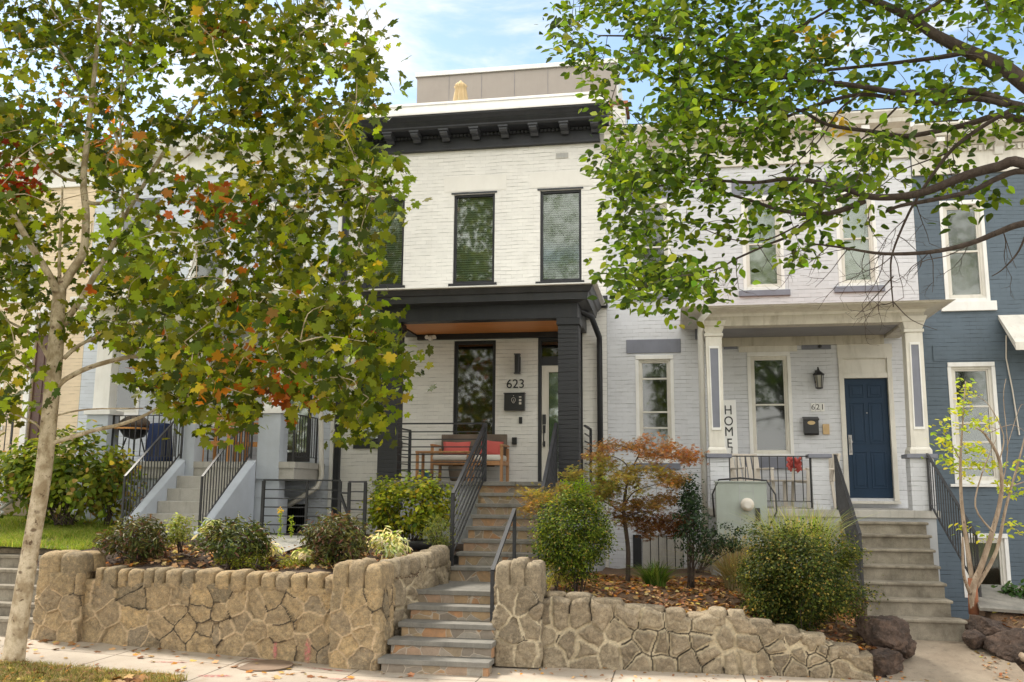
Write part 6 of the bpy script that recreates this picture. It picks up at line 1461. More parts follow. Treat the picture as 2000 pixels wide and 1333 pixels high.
# ---------------- the tree overhanging from the right
PRr = [(1085,-420),(1085,-40),(1060,45),(1100,95),(1140,125),(1098,150),(1120,185),(1185,205),(1240,165),(1258,148),(1300,180),(1290,205),(1240,212),(1270,235),(1195,250),(1200,290),(1152,318),(1185,350),(1178,388),(1210,420),(1192,450),(1212,490),(1180,525),(1225,545),(1192,560),(1235,598),(1300,580),(1300,630),(1335,600),(1400,592),(1432,560),(1425,510),(1400,480),(1440,470),(1500,470),(1560,455),(1560,510),(1575,500),(1600,450),(1640,440),(1650,470),(1670,450),(1640,400),(1700,380),(1720,320),(1760,300),(1790,330),(1810,290),(1900,270),(1930,290),(1950,250),(2000,240),(2150,200),(2200,-420)]
thinR = [(1340,470,45,.7),(1310,385,35,.75),(1430,330,35,.6),(1400,440,45,.7),(1480,430,50,.6),(1500,320,50,.55),(1600,300,55,.75),(1640,390,50,.6),(1200,170,25,.5),(1800,100,50,.85),(1770,150,45,.8),(1870,60,40,.75),(1900,230,50,.6),(1980,200,40,.5),(1700,200,35,.5),(1780,260,40,.4),(1560,170,25,.4),(1450,250,30,.4),(1290,430,25,.5),(1350,560,20,.3),(1900,150,40,.6),(1250,515,22,.5),(1530,500,30,.6),(1250,180,30,.9),(1280,160,30,.7)]
def rejR(x, y, g):
    for cx, cy, r_, p in thinR:
        if (x-cx)**2+(y-cy)**2 < r_*r_ and g.random() < p: return True
    if x > 1560 and g.random() < (.42 if y < 330 else .3): return True
    v_ = fbm(np.array([[x*.010, y*.026+x*.004, 7.3]]), 1., 2)[0]
    return g.random() < max(0, .62-v_)*2.6
def YR(x, y, g): return float(np.clip(-8.75+(1600-x)*.0006+g.normal()*.5-(.5 if g.random() < .12 else 0), -10.2, -7.4))
gR = np.random.default_rng(5); smp = sample_poly(PRr, 1300, YR, gR, rejR)
ex = [(1890,345),(1840,345),(1870,330),(1900,360),(1850,370),(1920,380),(1960,380),(1935,372),(1690,440),(1720,405),(1620,470),(1560,475),(1605,440),(1780,365),(1730,350),(1810,330),(1845,400)]
smp = np.vstack([smp, np.array([(x, y, -8.9+.1*gR.normal()) for x, y in ex])]); cenR = np.array([tuple(at(*p)) for p in smp])
rt_ = thing('overhanging_tree', at(2420, 1330, -9.7), 'tree reaching in from the right with dark limbs and small oval green leaves', 'tree')
def B(l, Y0, Y1, r0, r1):
    n = len(l); return [(x, y, lerp(Y0, Y1, i/(n-1)), lerp(r0, r1, i/(n-1))) for i, (x, y) in enumerate(l)]
brR = [
 B([(2420,1420),(2400,1200),(2370,900),(2330,650),(2280,450)], -9.7, -9.6, .19, .12),
 B([(2285,470),(2200,330),(2100,240),(2000,162),(1950,126),(1887,99),(1824,67),(1779,36),(1702,0),(1600,-30),(1480,-60)], -9.6, -8.8, .085, .016),
 B([(1887,102),(1850,110),(1792,118),(1725,126),(1590,140),(1500,150),(1400,165)], -9.3, -8.6, .022, .008),
 B([(2200,330),(2100,250),(2000,211),(1972,203),(1905,180),(1830,180),(1752,181),(1680,169),(1600,160),(1560,158),(1472,134),(1395,106),(1347,82),(1261,72),(1170,70)], -9.6, -8.5, .038, .007),
 B([(1972,206),(1905,193),(1842,202),(1770,197),(1680,185),(1590,207),(1545,225),(1500,243),(1440,262),(1380,258)], -9.4, -8.5, .024, .007),
 B([(2250,400),(2120,280),(2000,237),(1950,226),(1891,243),(1842,254),(1770,266),(1702,257),(1617,244),(1560,215),(1500,206),(1420,195),(1330,180)], -9.6, -8.6, .030, .007),
 B([(1985,209),(1915,250),(1860,292),(1815,351),(1790,390),(1770,427),(1743,495),(1740,540),(1745,600)], -9.5, -9.0, .018, .005),
 B([(1745,540),(1700,590),(1670,620)], -9, -8.9, .006, .002), B([(1745,590),(1780,625),(1830,645)], -9, -8.9, .005, .002),
 B([(2285,560),(2150,400),(2000,320),(1950,326),(1887,343),(1824,369),(1770,383),(1702,385),(1653,370),(1590,355),(1536,350),(1472,357),(1376,353),(1280,365),(1230,380)], -9.7, -8.6, .046, .006),
 B([(2200,440),(2100,360),(2000,335),(1950,348),(1896,374),(1815,392),(1760,402),(1734,412)], -9.7, -9.1, .028, .012),
 B([(1690,392),(1640,412),(1590,420),(1530,412),(1472,394),(1400,370),(1340,330),(1280,300)], -9.1, -8.5, .026, .005),
 B([(1660,378),(1620,400),(1590,420),(1545,459),(1500,478),(1440,505),(1395,528),(1328,540),(1270,548)], -9.1, -8.6, .017, .004),
 B([(1560,440),(1500,468),(1440,470),(1385,452),(1340,430)], -9, -8.6, .008, .003),
 B([(2250,500),(2120,420),(2000,437),(1950,454),(1891,477),(1815,493),(1725,496),(1657,486),(1600,478),(1567,477)], -9.7, -8.8, .032, .004),
 B([(2010,440),(1990,490),(1960,525),(1937,540)], -9.6, -9.4, .010, .003),
 B([(1680,185),(1640,215),(1600,275),(1540,330),(1500,345)], -9.2, -8.8, .010, .003),
 B([(1752,210),(1700,260),(1640,300),(1580,345)], -9.2, -8.8, .010, .003),
 B([(1779,36),(1840,0),(1860,-40)], -9.2, -9.0, .02, .01), B([(1635,10),(1567,50),(1500,83),(1430,100),(1380,130)], -9, -8.7, .012, .004),
 B([(1850,300),(1800,318),(1760,335),(1700,380)], -9.3, -9, .007, .003),
 B([(1890,480),(1850,500),(1800,512),(1770,540)], -9.3, -9.1, .005, .002), B([(1657,486),(1600,500),(1580,540)], -9, -8.9, .004, .0015), B([(1725,496),(1690,520),(1670,550)], -9, -8.9, .004, .0015), B([(1960,454),(1975,500),(1985,525)], -9.3, -9.2, .004, .0015),
 B([(1600,180),(1590,260),(1580,330),(1583,370)], -9, -8.9, .005, .002), B([(1860,210),(1850,270),(1855,330),(1880,400)], -9.3, -9.1, .005, .002),
]
gt_ = random.Random(77)
def twiggy(x, y, a, L, d, r_):
    """bare forked twig drawn out from a limb"""
    pts = [(x, y)]; n = 4
    for i in range(n): a += gt_.uniform(-.35, .35); x += math.cos(a)*L/n; y += math.sin(a)*L/n; pts.append((x, y))
    brR.append(B(pts, -9.15+gt_.uniform(-.1, .1), -9.0, r_, r_*.45))
    if d > 0:
        for q in pts[1:]:
            if gt_.random() < .62: twiggy(q[0], q[1], a+gt_.choice((-1, 1))*gt_.uniform(.5, 1.1), L*gt_.uniform(.35, .6), d-1, r_*.6)
for x, y, a, L in [(1770,427,2.2,110),(1743,495,1.2,90),(1743,500,2.4,120),(1752,460,.5,70),(1815,493,1.1,80),(1815,493,2.3,90),(1725,496,2.0,110),(1690,492,1.7,80),(1657,486,2.3,100),(1620,480,2.5,90),(1600,478,2.9,70),(1891,477,1.9,60),(1960,454,1.2,90),(1700,400,1.9,90),(1790,400,1.6,80),(1480,478,1.3,70),(1440,505,1.6,60),(1400,525,1.9,50),(1620,230,1.9,110),(1702,257,1.7,90),(1560,355,1.3,60),(1860,292,1.2,90),(1745,560,2.3,90),(1745,590,2.8,60)]:
    twiggy(x, y, a, L, 2, .0042)
ac = crown_tree(rt_, brR, cenR, None, None, .0030, seed=6, tmat=M['bark2'])
pos, off, idx, g = clusters(ac, 13, .10, 41, .2)
n = len(pos); nd = np.stack([g.normal(size=n)*.5, -.8+g.normal(size=n)*.5, .45+g.normal(size=n)*.5], 1); td = np.stack([off[:, 0]*6-.3+g.normal(size=n)*.6, g.normal(size=n)*.5, -.5+g.normal(size=n)*.4], 1)
cols = tint(n, (.11, .18, .012), [((.22, .32, .018), .28), ((.045, .08, .010), .34), ((.28, .34, .04), .05)], var=.18)
qx, qy = pix(ac); yl = ((qx-1650)**2+(qy-225)**2 < 42**2) | ((qx-1605)**2+(qy-68)**2 < 26**2) | ((qx-1610)**2+(qy-260)**2 < 26**2)
mk = yl[idx] & (g.random(n) < .4); cols[mk] = (.5, .33, .03)
leaves('crown', pos, g.uniform(.05, .10, n), nd, cols, OVATE, M['leaf2'], rt_, td)

# ---------------- shrubs
def shrub(name, label, cat, c, rad, n, size, templ, cols, mat, stems=8, nclump=60, clr=.2, seed=1, base=None, stem_r=.009, up=.6, droop=0., cone=0., hollow=.55, sm=None, group=None):
    g = np.random.default_rng(seed); c = np.array(c, float); rad = np.array(rad, float)
    u = unit(g.normal(size=(nclump, 3))); rr = hollow+(1-hollow)*g.random((nclump, 1))**.6
    rr *= 1+.34*(fbm(u+seed, 2.2, 3)[:, None]-.5)*2
    K = u*rr
    if cone: K[:, :2] *= (1-cone*(K[:, 2:3]*.5+.5))
    K = c+K*rad
    base = np.array(base if base is not None else (c[0], c[1], c[2]-rad[2]))
    t = thing(name, base, label, cat, group)
    mb = MB()
    for i in range(stems):
        k_ = K[g.integers(len(K))]; b = base+g.normal(size=3)*np.array([.05, .05, 0])*rad[0]*2; mid = (b+k_)/2+g.normal(size=3)*.05*rad[0]+np.array([0, 0, .05])
        P, rr_ = smooth_path([Vector(b), Vector(mid), Vector(k_)], [stem_r, stem_r*.7, stem_r*.35], 3); mb.tube(P, rr_, 5)
    mb.build('stems', sm or M['bark2'], t, smooth=True)
    idx = g.integers(0, nclump, n); off = g.normal(size=(n, 3))*clr*np.array([1, 1, .8])*rad.mean()
    pos = K[idx]+off; dr_ = unit((pos-c)/rad)
    nd = dr_*.6+np.array([0, 0, up])+g.normal(size=(n, 3))*.5; td = dr_*.8+g.normal(size=(n, 3))*.5; td[:, 2] -= droop
    leaves('foliage', pos, g.uniform(*size, n), nd, cols(n), templ, mat, t, td); return t
def cols_(*a, **k): return lambda n: tint(n, *a, **k)
P_ = lambda px, py, Y: tuple(at(px, py, Y))
shrub('round_shrub', 'rounded bright green shrub right of the stone steps behind the domed pillar', 'shrub', P_(1120, 1045, -4.2), (.50, .46, .56), 17000, (.028, .05), SMALL, cols_((.10, .145, .018), [((.22, .27, .03), .28), ((.03, .055, .012), .32), ((.28, .22, .05), .06)], var=.2), M['leaf2'], 14, 110, .16, 3, base=P_(1125, 1172, -4.2), cone=.10)
shrub('cypress_shrub', 'big feathery dark green shrub on the wall left of the concrete stoop', 'shrub', P_(1570, 1125, -4.35), (.74, .58, .64), 38000, (.026, .048), SMALL, cols_((.07, .095, .02), [((.17, .175, .035), .26), ((.028, .045, .014), .34), ((.34, .25, .07), .05)], var=.2), M['leaf2'], 12, 190, .13, 7, base=P_(1575, 1235, -4.35), hollow=.5)
shrub('holly_bush', 'slender dark glossy holly standing left of the meter cabinet', 'shrub', P_(1352, 1010, -3.4), (.30, .28, .62), 2600, (.035, .06), SMALL, cols_((.022, .045, .018), [((.05, .085, .03), .25)], var=.2), M['leafd'], 16, 60, .16, 9, base=P_(1352, 1150, -3.4), cone=.75, hollow=.25)
shrub('holly_bush', 'low side branches of dark holly spreading in front of the meter cabinet', 'shrub', P_(1415, 1050, -3.3), (.34, .2, .22), 1000, (.03, .055), SMALL, cols_((.022, .045, .018), [((.05, .085, .03), .25)], var=.2), M['leafd'], 12, 30, .16, 10, base=P_(1368, 1120, -3.35), hollow=.4)
rh = dict(size=(.06, .11), templ=LANCE, mat=M['leafd'], group='olive leaved shrubs along the tan stone wall')
rc = cols_((.11, .115, .03), [((.20, .19, .05), .25), ((.16, .08, .05), .25), ((.05, .07, .02), .2)], var=.22)
shrub('azalea_shrub', 'leftmost olive-brown shrub behind the tan wall coping, in front of the pale stoop', 'shrub', P_(262, 1052, -4.7), (.44, .38, .27), 2500, rh['size'], LANCE, rc, M['leafd'], 22, 50, .2, 12, base=P_(262, 1108, -4.75), group=rh['group'])
shrub('azalea_shrub', 'middle olive green shrub behind the tan wall coping, with an orange dead leaf', 'shrub', P_(458, 1058, -4.7), (.45, .36, .26), 2300, rh['size'], LANCE, cols_((.09, .12, .025), [((.20, .22, .04), .28), ((.14, .08, .05), .15), ((.04, .06, .02), .2)], var=.22), M['leafd'], 20, 46, .2, 13, base=P_(460, 1112, -4.75), group=rh['group'])
shrub('azalea_shrub', 'right olive-brown shrub behind the tan wall, beside the right areaway railing', 'shrub', P_(655, 1058, -4.6), (.42, .38, .31), 3000, rh['size'], LANCE, rc, M['leafd'], 22, 56, .2, 14, base=P_(655, 1118, -4.65), group=rh['group'])
shrub('hydrangea', 'leafy yellow-green hydrangea in front of the grey porch base', 'shrub', P_(800, 990, -2.6), (.62, .42, .40), 3000, (.05, .095), OVATE, cols_((.24, .29, .03), [((.40, .42, .04), .35), ((.08, .12, .02), .2), ((.5, .38, .03), .05)], var=.2), M['leaf2'], 20, 60, .22, 15, base=P_(800, 1075, -2.7))
shrub('hydrangea', 'tall thin yellow-green stems left of the leafy hydrangea', 'shrub', P_(742, 985, -2.5), (.16, .14, .42), 460, (.045, .085), OVATE, cols_((.19, .26, .03), [((.32, .36, .05), .35)], var=.2), M['leaf2'], 8, 24, .3, 16, base=P_(745, 1060, -2.6))
shrub('feathery_perennial', 'wispy green perennial at the foot of the left stair post', 'plant', P_(855, 1042, -3.5), (.20, .2, .22), 1500, (.025, .045), LANCE, cols_((.15, .19, .05), [((.28, .30, .10), .3)], var=.2), M['leaf2'], 16, 30, .25, 17, base=P_(856, 1085, -3.5))
shrub('vine_shrub', 'large sprawling vine shrub on the lawn edge behind the sycamore trunk', 'shrub', P_(120, 925, -2.4), (1.25, .6, .75), 3400, (.08, .15), OVATE, cols_((.16, .22, .03), [((.30, .34, .05), .35), ((.07, .11, .02), .2), ((.42, .28, .10), .07)], var=.2), M['leaf'], 30, 70, .2, 18, base=P_(130, 1025, -2.5), hollow=.3)
shrub('vine_shrub', 'yellowing right lobe of the sprawling vine below the iron porch railing', 'shrub', P_(215, 945, -2.2), (.50, .4, .52), 800, (.08, .14), OVATE, cols_((.17, .20, .03), [((.36, .32, .06), .35), ((.4, .25, .1), .15)], var=.2), M['leaf'], 14, 30, .25, 19, base=P_(215, 1025, -2.4), hollow=.3)
shrub('light_shrub', 'small pale yellow-green shrub between the left and middle olive shrubs', 'shrub', P_(352, 1035, -4.5), (.17, .15, .21), 700, (.03, .055), OVATE, cols_((.26, .30, .08), [((.38, .40, .14), .3)], var=.2), M['leaf2'], 10, 20, .28, 20, base=P_(352, 1080, -4.5))
shrub('lime_groundcover', 'lime green low shrub glowing behind the top of the round shrub', 'shrub', P_(1150, 955, -2.6), (.42, .25, .13), 1100, (.035, .06), SMALL, cols_((.28, .42, .02), [((.36, .5, .03), .3)], var=.15), M['leaf2'], 6, 26, .3, 22, base=P_(1150, 1010, -2.6))
shrub('yellow_perennial', 'yellow-green perennial at the foot of the round shrub beside the pillar', 'plant', P_(1088, 1125, -4.4), (.15, .15, .17), 420, (.035, .06), LANCE, cols_((.36, .36, .08), [((.5, .42, .12), .4)], var=.2), M['leaf2'], 6, 14, .3, 23, base=P_(1088, 1160, -4.45))
shrub('green_shrub', 'dark green leafy plant at the far right edge under the blue house window', 'shrub', P_(1995, 1168, -3.2), (.2, .2, .17), 500, (.05, .09), OVATE, cols_((.04, .09, .02), [((.08, .15, .03), .3)], var=.2), M['leafd'], 6, 16, .3, 24, base=P_(1995, 1200, -3.2))
for i, (px, py, Y, r_, l) in enumerate(((520, 1075, -4.3, .16, 'white-edged hosta left of the right olive shrub'), (765, 1062, -4.2, .27, 'white and cream variegated hosta behind the left pillar dome'), (415, 1035, -3.9, .16, 'white flowering clump at the foot of the right cheek wall'), (592, 1085, -4.9, .12, 'small variegated green clump in front of the right olive shrub'))):
    shrub('hosta', l, 'plant', P_(px, py, Y), (r_, r_, r_*.55), int(240*r_/.2), (.08, .15), LANCE, cols_((.62, .62, .45), [((.25, .32, .08), .35), ((.75, .74, .62), .3)], var=.12), M['leaf2'], 5, 16, .3, 50+i, droop=.5)
shrub('low_groundcover', 'strip of yellow-green ground cover along the mulch behind the coping', 'plant', P_(520, 1098, -4.95), (.85, .12, .05), 1500, (.02, .04), SMALL, cols_((.30, .32, .05), [((.16, .2, .03), .4)], var=.2), M['leaf2'], 4, 40, .12, 60)
# ---------------- Japanese maple with red-orange feathery tiers
jm = thing('japanese_maple', at(1226, 1130, -3.2), 'Japanese maple with orange-brown feathery tiers in front of the pale grey house', 'tree')
brJ = [B([(1226,1140),(1227,1080),(1223,1040),(1218,1000),(1222,960)], -3.2, -3.2, .036, .022), B([(1222,965),(1228,930),(1240,905),(1250,880),(1235,868)], -3.2, -3.1, .02, .006), B([(1235,925),(1215,900),(1180,890),(1150,905)], -3.2, -3.3, .012, .004),
       B([(1246,895),(1290,890),(1330,895)], -3.1, -3.0, .009, .003), B([(1220,1005),(1180,980),(1130,965),(1080,968)], -3.2, -3.5, .014, .004), B([(1222,1010),(1260,1000),(1300,1020)], -3.2, -3.3, .014, .004), B([(1218,990),(1240,960),(1290,945)], -3.2, -3.0, .014, .004), B([(1250,885),(1200,868),(1160,875)], -3.1, -3.2, .007, .003)]
tiers = [(1290,878,.33,.09,(.42,.15,.04)),(1340,890,.20,.10,(.42,.14,.04)),(1215,872,.24,.05,(.40,.17,.06)),(1165,890,.16,.05,(.40,.18,.07)),(1190,915,.18,.11,(.32,.22,.04)),(1120,925,.15,.06,(.36,.24,.05)),(1255,930,.30,.15,(.33,.20,.04)),(1310,935,.2,.12,(.38,.17,.04)),
         (1205,955,.30,.11,(.30,.20,.04)),(1060,970,.20,.07,(.45,.27,.05)),(1090,960,.15,.08,(.42,.25,.05)),(1150,975,.22,.10,(.34,.22,.05)),(1240,985,.25,.12,(.28,.13,.04)),(1290,1015,.26,.11,(.25,.09,.035)),(1320,1035,.16,.09,(.27,.085,.03)),(1265,1035,.20,.08,(.24,.09,.035)),(1215,1010,.16,.08,(.26,.12,.04)),(1295,975,.16,.10,(.3,.14,.04)),(1040,990,.12,.05,(.4,.2,.05))]
g = np.random.default_rng(61); pp = []; cc = []; cen = []
for px, py, rx, rz, c_ in tiers:
    Y = -3.2+g.normal()*.12-(.25 if px < 1110 else 0); c0 = np.array(at(px, py, Y)); k = int(4300*rx*(.25+rz*2.2)); sub = c0+g.normal(size=(max(4, int(rx*34)), 3))*np.array([rx*.6, .24, rz*.6]); cen += list(sub)
    i_ = g.integers(0, len(sub), k); q = sub[i_]+g.normal(size=(k, 3))*np.array([.085, .085, .045]); pp.append(q); cc.append(np.tile(c_, (k, 1)))
crown_tree(jm, brJ, np.array(cen), None, None, .0022, seed=9, tmat=M['bark2'])
pos = np.vstack(pp); n = len(pos); cols = np.vstack(cc)*(1+.28*g.normal(size=(n, 1)))*(1+.12*g.normal(size=(n, 3))); cols = np.clip(cols*np.array([.68, .86, .8]), .01, .8)
leaves('crown', pos, g.uniform(.055, .09, n), np.stack([g.normal(size=n)*.4, -.4+g.normal(size=n)*.4, .8+0*pos[:, 0]], 1), cols, FINGER, M['leaf2'], jm, np.stack([g.normal(size=n)*.8, -.3+g.normal(size=n)*.5, -.6+g.normal(size=n)*.3], 1))
# ---------------- sapling at the right
sp = thing('sapling', at(1898, 1205, -3.5), 'multi-stemmed sapling with lime-yellow leaves in front of the slate blue house', 'tree')
brS = [B([(1902,1215),(1900,1150),(1915,1110),(1935,1050),(1955,970),(1952,900),(1925,850),(1905,835)], -3.5, -3.7, .05, .009), B([(1900,1140),(1888,1060),(1878,980),(1876,900),(1880,830),(1886,745)], -3.5, -3.5, .034, .006), B([(1905,1150),(1945,1080),(1965,990),(1990,900),(2010,820)], -3.5, -3.6, .03, .006),
       B([(1895,1160),(1882,1120),(1880,1050)], -3.55, -3.9, .026, .012), B([(1940,1040),(1905,990),(1920,920),(1945,860)], -3.7, -3.7, .014, .005), B([(1876,900),(1850,850),(1835,820)], -3.5, -3.5, .008, .003), B([(1952,900),(1960,850),(1930,790),(1900,770)], -3.7, -3.7, .01, .003), B([(1975,950),(2005,940),(2030,930)], -3.7, -3.6, .01, .004), B([(1955,960),(1968,880),(1960,780),(1965,740)], -3.7, -3.7, .008, .003), B([(1925,850),(1975,830),(2010,850)], -3.7, -3.6, .006, .002), B([(1965,880),(1990,800),(2000,790)], -3.7, -3.6, .005, .002)]
cl_ = [(1885,748),(1893,765),(1880,780),(1870,800),(1888,800),(1850,820),(1842,835),(1866,835),(1895,830),(1915,820),(1940,815),(1838,860),(1855,870),(1870,880),(1895,870),(1915,880),(1832,890),(1850,900),(1875,905),(1900,900),(1922,905),(1945,905),(1835,855),(1960,940),(1975,945),(1985,900),(1998,915),(1990,960),(1960,955),(1860,915),(1880,1030),(1905,1040),(1970,1020),(1990,1030),(1930,1045),(1905,870),(1930,835),(1885,930)]
cen = np.array([tuple(at(x, y, -3.45+.12*rnd.uniform(-1, 1))) for x, y in cl_])
ac = crown_tree(sp, brS, cen, None, None, .003, seed=4, tmat=M['bark3']); pos, off, idx, g = clusters(ac, 14, .065, 3, .5); n = len(pos)
leaves('crown', pos, g.uniform(.05, .085, n), np.stack([g.normal(size=n)*.4, -.4+g.normal(size=n)*.5, .8+0*pos[:, 0]], 1), tint(n, (.42, .48, .04), [((.55, .55, .07), .35), ((.25, .34, .04), .2)], var=.12), LANCE*1 if False else OVATE, M['leaf2'], sp, np.stack([g.normal(size=n), g.normal(size=n)*.5, -1+g.normal(size=n)*.4], 1))
# orange trunk wrap seen on the sapling
m = MB(); p, q = at(1902, 1200, -3.5), at(1899, 1130, -3.5); m.tube([p, p.lerp(q, .5), q], [.064, .062, .056], 12); m.build('orange_wrap', paint('orange_wrap', (.36, .13, .06), .9, .6, .7, (.12, .07, .04), 1.), sp, smooth=True)
# ---------------- grasses
def blades(name, label, cat, c, rad, n, L, cols, w=.010, lean=.6, seed=1, kind=None, parent=None, zf=None, group=None):
    g = np.random.default_rng(seed); a = g.random(n)*2*np.pi; r_ = np.sqrt(g.random(n))
    b = np.stack([c[0]+rad[0]*r_*np.cos(a), c[1]+rad[1]*r_*np.sin(a), np.full(n, c[2])], 1)
    if zf: b[:, 2] = [zf(x, y) for x, y in b[:, :2]]
    d = np.stack([np.cos(a)*r_*lean+g.normal(size=n)*lean*.45, np.sin(a)*r_*lean+g.normal(size=n)*lean*.45, np.zeros(n)], 1); ln_ = g.uniform(*L, n); sd_ = unit(np.stack([-d[:, 1], d[:, 0], np.zeros(n)], 1))+g.normal(size=(n, 3))*.3
    K = 5; v = []
    for k in range(K):
        t_ = k/(K-1); p = b+ln_[:, None]*(t_*np.array([0, 0, 1])*(1-.35*t_*np.linalg.norm(d, axis=1)[:, None])+d*t_**2); ww = w*(1-t_**1.5)*.5+.0006
        v += [p-sd_*ww, p+sd_*ww]
    v = np.stack(v, 1); f = np.array([(2*k, 2*k+1, 2*k+3, 2*k+2) for k in range(K-1)]); F = f[None]+(np.arange(n)*2*K)[:, None, None]
    return npmesh(name, v.reshape(-1, 3), F.reshape(-1, 4), M['grass'], parent, np.repeat(cols(n), 2*K, 0), label=label, cat=cat, kind=kind, group=group)
p = at(1280, 1145, -3.5); blades('grass_tuft', 'dark green liriope tuft beside the Japanese maple trunk', 'plant', (p.x, p.y, p.z), (.14, .14), 420, (.22, .42), cols_((.07, .13, .02), [((.16, .22, .04), .3)], var=.2), .012, .7, 2)
p = at(1440, 1110, -3.0); blades('fountain_grass', 'dry beige fountain grass below the meter cabinet', 'plant', (p.x, p.y, p.z), (.16, .14), 800, (.5, 1.0), cols_((.42, .34, .18), [((.30, .30, .10), .3), ((.5, .42, .26), .3)], var=.15), .008, .8, 3, zf=zright)
p = at(1560, 1080, -3.3); blades('fountain_grass', 'tall yellow-green grass blades rising behind the big feathery shrub', 'plant', (p.x, p.y, p.z), (.45, .2), 420, (.45, .80), cols_((.32, .34, .10), [((.45, .40, .2), .4), ((.25, .34, .05), .3)], var=.15), .010, .55, 4)
p = at(1590, 1000, -3.3); blades('grass_tuft', 'bright upright green blades in front of the middle brick pier', 'plant', (p.x, p.y, .95), (.05, .05), 40, (.8, 1.02), cols_((.30, .45, .04), var=.15), .022, .12, 5)
for i, (px, py, l) in enumerate(((548, 998, 'yellow-flowered stem before the left areaway railing'), (570, 1010, 'green leafy spire right of the yellow-flowered stem'))):
    t = thing('flower_stem', at(px, 1050, -3.3), l, 'flower'); a, b = at(px, 1050, -3.3), at(px, py, -3.3); m = MB(); m.tube([a, b], .006, 5); m.build('stem', M['leaf2'], t); setcol(t.children[0].data, 'col', np.tile((.2, .3, .04), (len(t.children[0].data.vertices), 1)))
    g = np.random.default_rng(i); n = 60; tt = g.random(n); ps = np.array(a)+(np.array(b)-np.array(a))*tt[:, None]+g.normal(size=(n, 3))*.02; leaves('foliage', ps, g.uniform(.04, .07, n), g.normal(size=(n, 3))+np.array([0, 0, 1]), tint(n, (.36, .45, .06), var=.15), LANCE, M['leaf2'], t, g.normal(size=(n, 3)))
    if i == 0:
        n = 26; leaves('flower', np.array(b)+g.normal(size=(n, 3))*.022, g.uniform(.03, .045, n), g.normal(size=(n, 3)), tint(n, (.85, .6, .04), var=.1), SMALL, M['leaf2'], t)
g = np.random.default_rng(8); 
fc = [(700, 985), (712, 968), (620, 1005), (745, 1000), (560, 1062), (230, 1015), (270, 1005)]
def surfscatter(name, label, n, xr, yr, zf, size, cols, templ, mat, seed, lift=.006, flat=.25, mask=None, **k):
    g = np.random.default_rng(seed); x = g.uniform(*xr, n); y = g.uniform(*yr, n)
    if mask is not None: mk = mask(x, y, g); x, y = x[mk], y[mk]
    n = len(x); z = np.array([zf(a, b) for a, b in zip(x, y)])+lift+g.random(n)*.018
    return leaves(name, np.stack([x, y, z], 1), g.uniform(*size, n), np.stack([g.normal(size=n)*flat, g.normal(size=n)*flat-.1, np.ones(n)], 1), cols(n), templ, mat, None, None, kind='stuff', label=label, cat=k.get('cat', 'fallen leaves'))
brown = cols_((.34, .19, .09), [((.50, .32, .16), .3), ((.20, .09, .04), .25), ((.60, .42, .12), .12), ((.5, .2, .04), .1)], var=.2)
surfscatter('fallen_leaves', 'thick brown and tan leaf litter on the right garden bed', 4200, (1.2, 5.3), (-4.75, -2.2), zright, (.05, .10), brown, OVATE, M['litter'], 1, flat=.4)
surfscatter('fallen_leaves', 'scattered orange and brown leaves on the mulch behind the tan wall', 900, (-5.2, -.7), (-5.15, -3.6), zleft, (.05, .10), brown, MAPLE, M['litter'], 2, lift=.025, flat=.4)
surfscatter('fallen_leaves', 'orange leaves lying on the pavement along the tan wall', 420, (-6, .0), (-6.7, -5.5), lambda x, y: zs(x)-.004, (.05, .11), brown, MAPLE, M['litter'], 3, flat=.2, mask=lambda x, y, g: (y < np.interp(x, [-5.4, -.8], [-5.4, -5.75])) & (g.random(len(x)) < np.where((y > -5.75) & (x < -3.2), .9, .22)))
surfscatter('fallen_leaves', 'orange and brown leaves lying on the grass verge under the sycamore', 700, (-6.5, -2.4), (-8.2, -7.05), zverge, (.06, .13), brown, MAPLE, M['litter'], 4, lift=.03, flat=.3)
surfscatter('fallen_leaves', 'few small leaves on the pavement before the grey rubble wall', 160, (.5, 6.5), (-5.7, -4.9), lambda x, y: 0, (.03, .06), brown, OVATE, M['litter'], 6, lift=.004)
surfscatter('fallen_leaves', 'dry leaves caught among the boulders and soil at the far right', 500, (6.8, 8.8), (-4.2, -2.4), zfar, (.05, .1), brown, OVATE, M['litter'], 7, lift=.03, flat=.4)
surfscatter('fallen_leaves', 'small dry leaves gathered on the walkway at the foot of the boulders', 260, (5.0, 6.7), (-4.95, -4.0), zwalk, (.03, .07), brown, OVATE, M['litter'], 17, lift=.006, flat=.25, mask=lambda x, y, g: (np.abs(x-5.9) > .45))
surfscatter('wood_chips', 'dark bark chips covering the left garden bed', 6000, (-5.5, -.45), (-5.2, -2.6), zleft, (.02, .045), cols_((.07, .042, .03), [((.13, .08, .05), .3)], var=.3), SMALL, M['litter'], 5, flat=.5, lift=.015, cat='mulch')
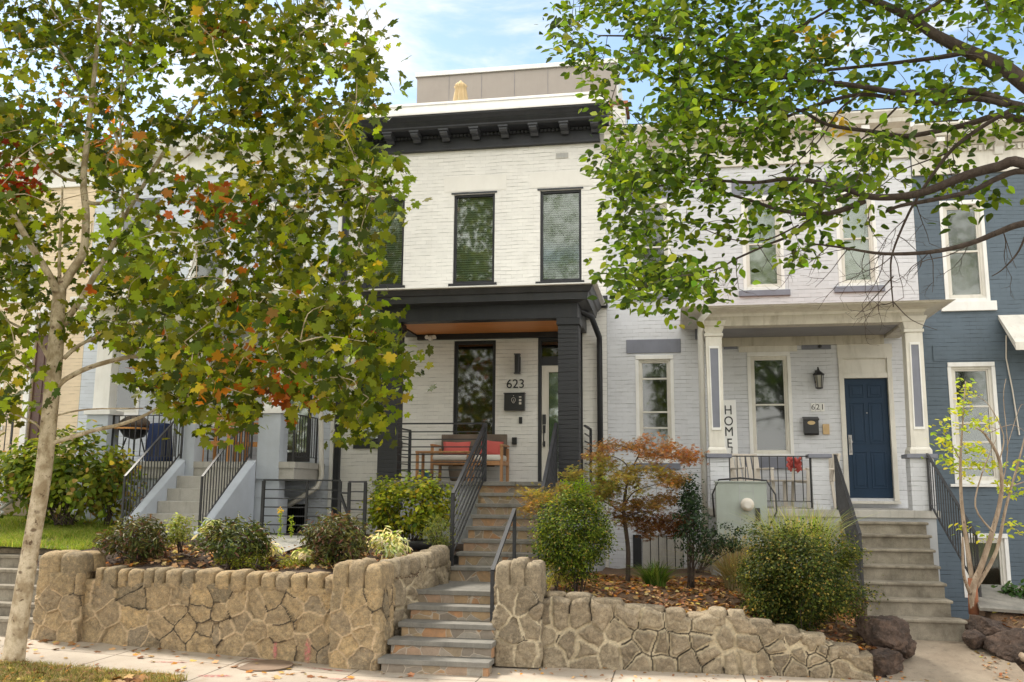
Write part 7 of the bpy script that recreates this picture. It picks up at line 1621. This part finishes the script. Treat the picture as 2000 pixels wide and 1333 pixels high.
def lawnb(name, label, xr, yr, zf, n, L, seed, cols):
    g = np.random.default_rng(seed); x = g.uniform(*xr, n); y = g.uniform(*yr, n); v_ = fbm(np.stack([x, y, x*0], 1), 2.5, 3); mk = v_ > .38; x, y = x[mk], y[mk]; n = len(x)
    z = np.array([zf(a, b) for a, b in zip(x, y)]); d = g.normal(size=(n, 3))*np.array([.5, .5, 0]); l_ = g.uniform(*L, n)[:, None]; s_ = unit(g.normal(size=(n, 3))*np.array([1, 1, .1]))*.004; b = np.stack([x, y, z], 1)
    v = np.stack([b-s_, b+s_, b+l_*(d*.4+[0, 0, .6])+s_*.7, b+l_*(d*.4+[0, 0, .6])-s_*.7, b+l_*(d+[0, 0, .85])], 1); f = np.array([(0, 1, 2), (0, 2, 3), (3, 2, 4)]); F = f[None]+(np.arange(n)*5)[:, None, None]
    npmesh(name, v.reshape(-1, 3), F.reshape(-1, 3), M['grass'], None, np.repeat(cols(n), 5, 0), label=label, cat='grass', kind='stuff')
lawnb('grass', 'sunlit short lawn grass before the cream house', (-11.5, -5.7), (-4.4, -1.0), zleft, 60000, (.05, .12), 1, cols_((.26, .34, .05), [((.42, .40, .14), .3), ((.15, .24, .03), .2)], var=.15))
lawnb('grass', 'patchy green and straw grass on the verge under the sycamore', (-6.8, -2.4), (-8.3, -7.05), zverge, 22000, (.04, .11), 2, cols_((.26, .25, .07), [((.46, .37, .18), .5), ((.14, .18, .04), .2)], var=.2))

# ---------------- trees across the street, mirrored in the windows
def far_tree(x, y, h, seed, label):
    t = thing('street_tree', (x, y, -.15), label, 'tree', 'trees across the street'); m = MB(); g = np.random.default_rng(seed)
    m.tube([(x, y, -.2), (x+.1, y, h*.3), (x, y+.1, h*.6)], [.25, .19, .1], 10)
    for k in range(7): a = k*.9; m.tube([(x, y, h*.3), (x+1.2*math.cos(a), y+1.2*math.sin(a), h*.5), (x+2.4*math.cos(a), y+2.4*math.sin(a), h*.68)], [.1, .06, .02], 6)
    m.build('trunk', M['bark2'], t, smooth=True)
    K = unit(g.normal(size=(110, 3)))*(.35+.65*g.random((110, 1))**.5)*np.array([3.5, 2.8, h*.36])+np.array([x, y, h*.66]); n = 6000; i_ = g.integers(0, 110, n); pos = K[i_]+g.normal(size=(n, 3))*.42
    leaves('crown', pos, g.uniform(.10, .20, n), g.normal(size=(n, 3))+np.array([0, .3, .6]), tint(n, (.09, .13, .02), [((.16, .2, .03), .3), ((.04, .07, .015), .3)]), OVATE, M['leaf2'], t)
for i, (x, h, l) in enumerate(((-9.5, 15.5, 'street tree across the road mirrored in the left upper window'), (-3, 16.5, 'tall street tree across the road mirrored in the middle upper window'), (7.5, 16, 'street tree across the road mirrored in the right upper window'), (14, 15.5, 'street tree across the road mirrored in the blue house windows'))):
    far_tree(x, -23-1.2*(i % 2), h, 100+i, l)
print('objects', len(bpy.data.objects), 'polys', sum(len(o.data.polygons) for o in bpy.data.objects if o.type == 'MESH'))
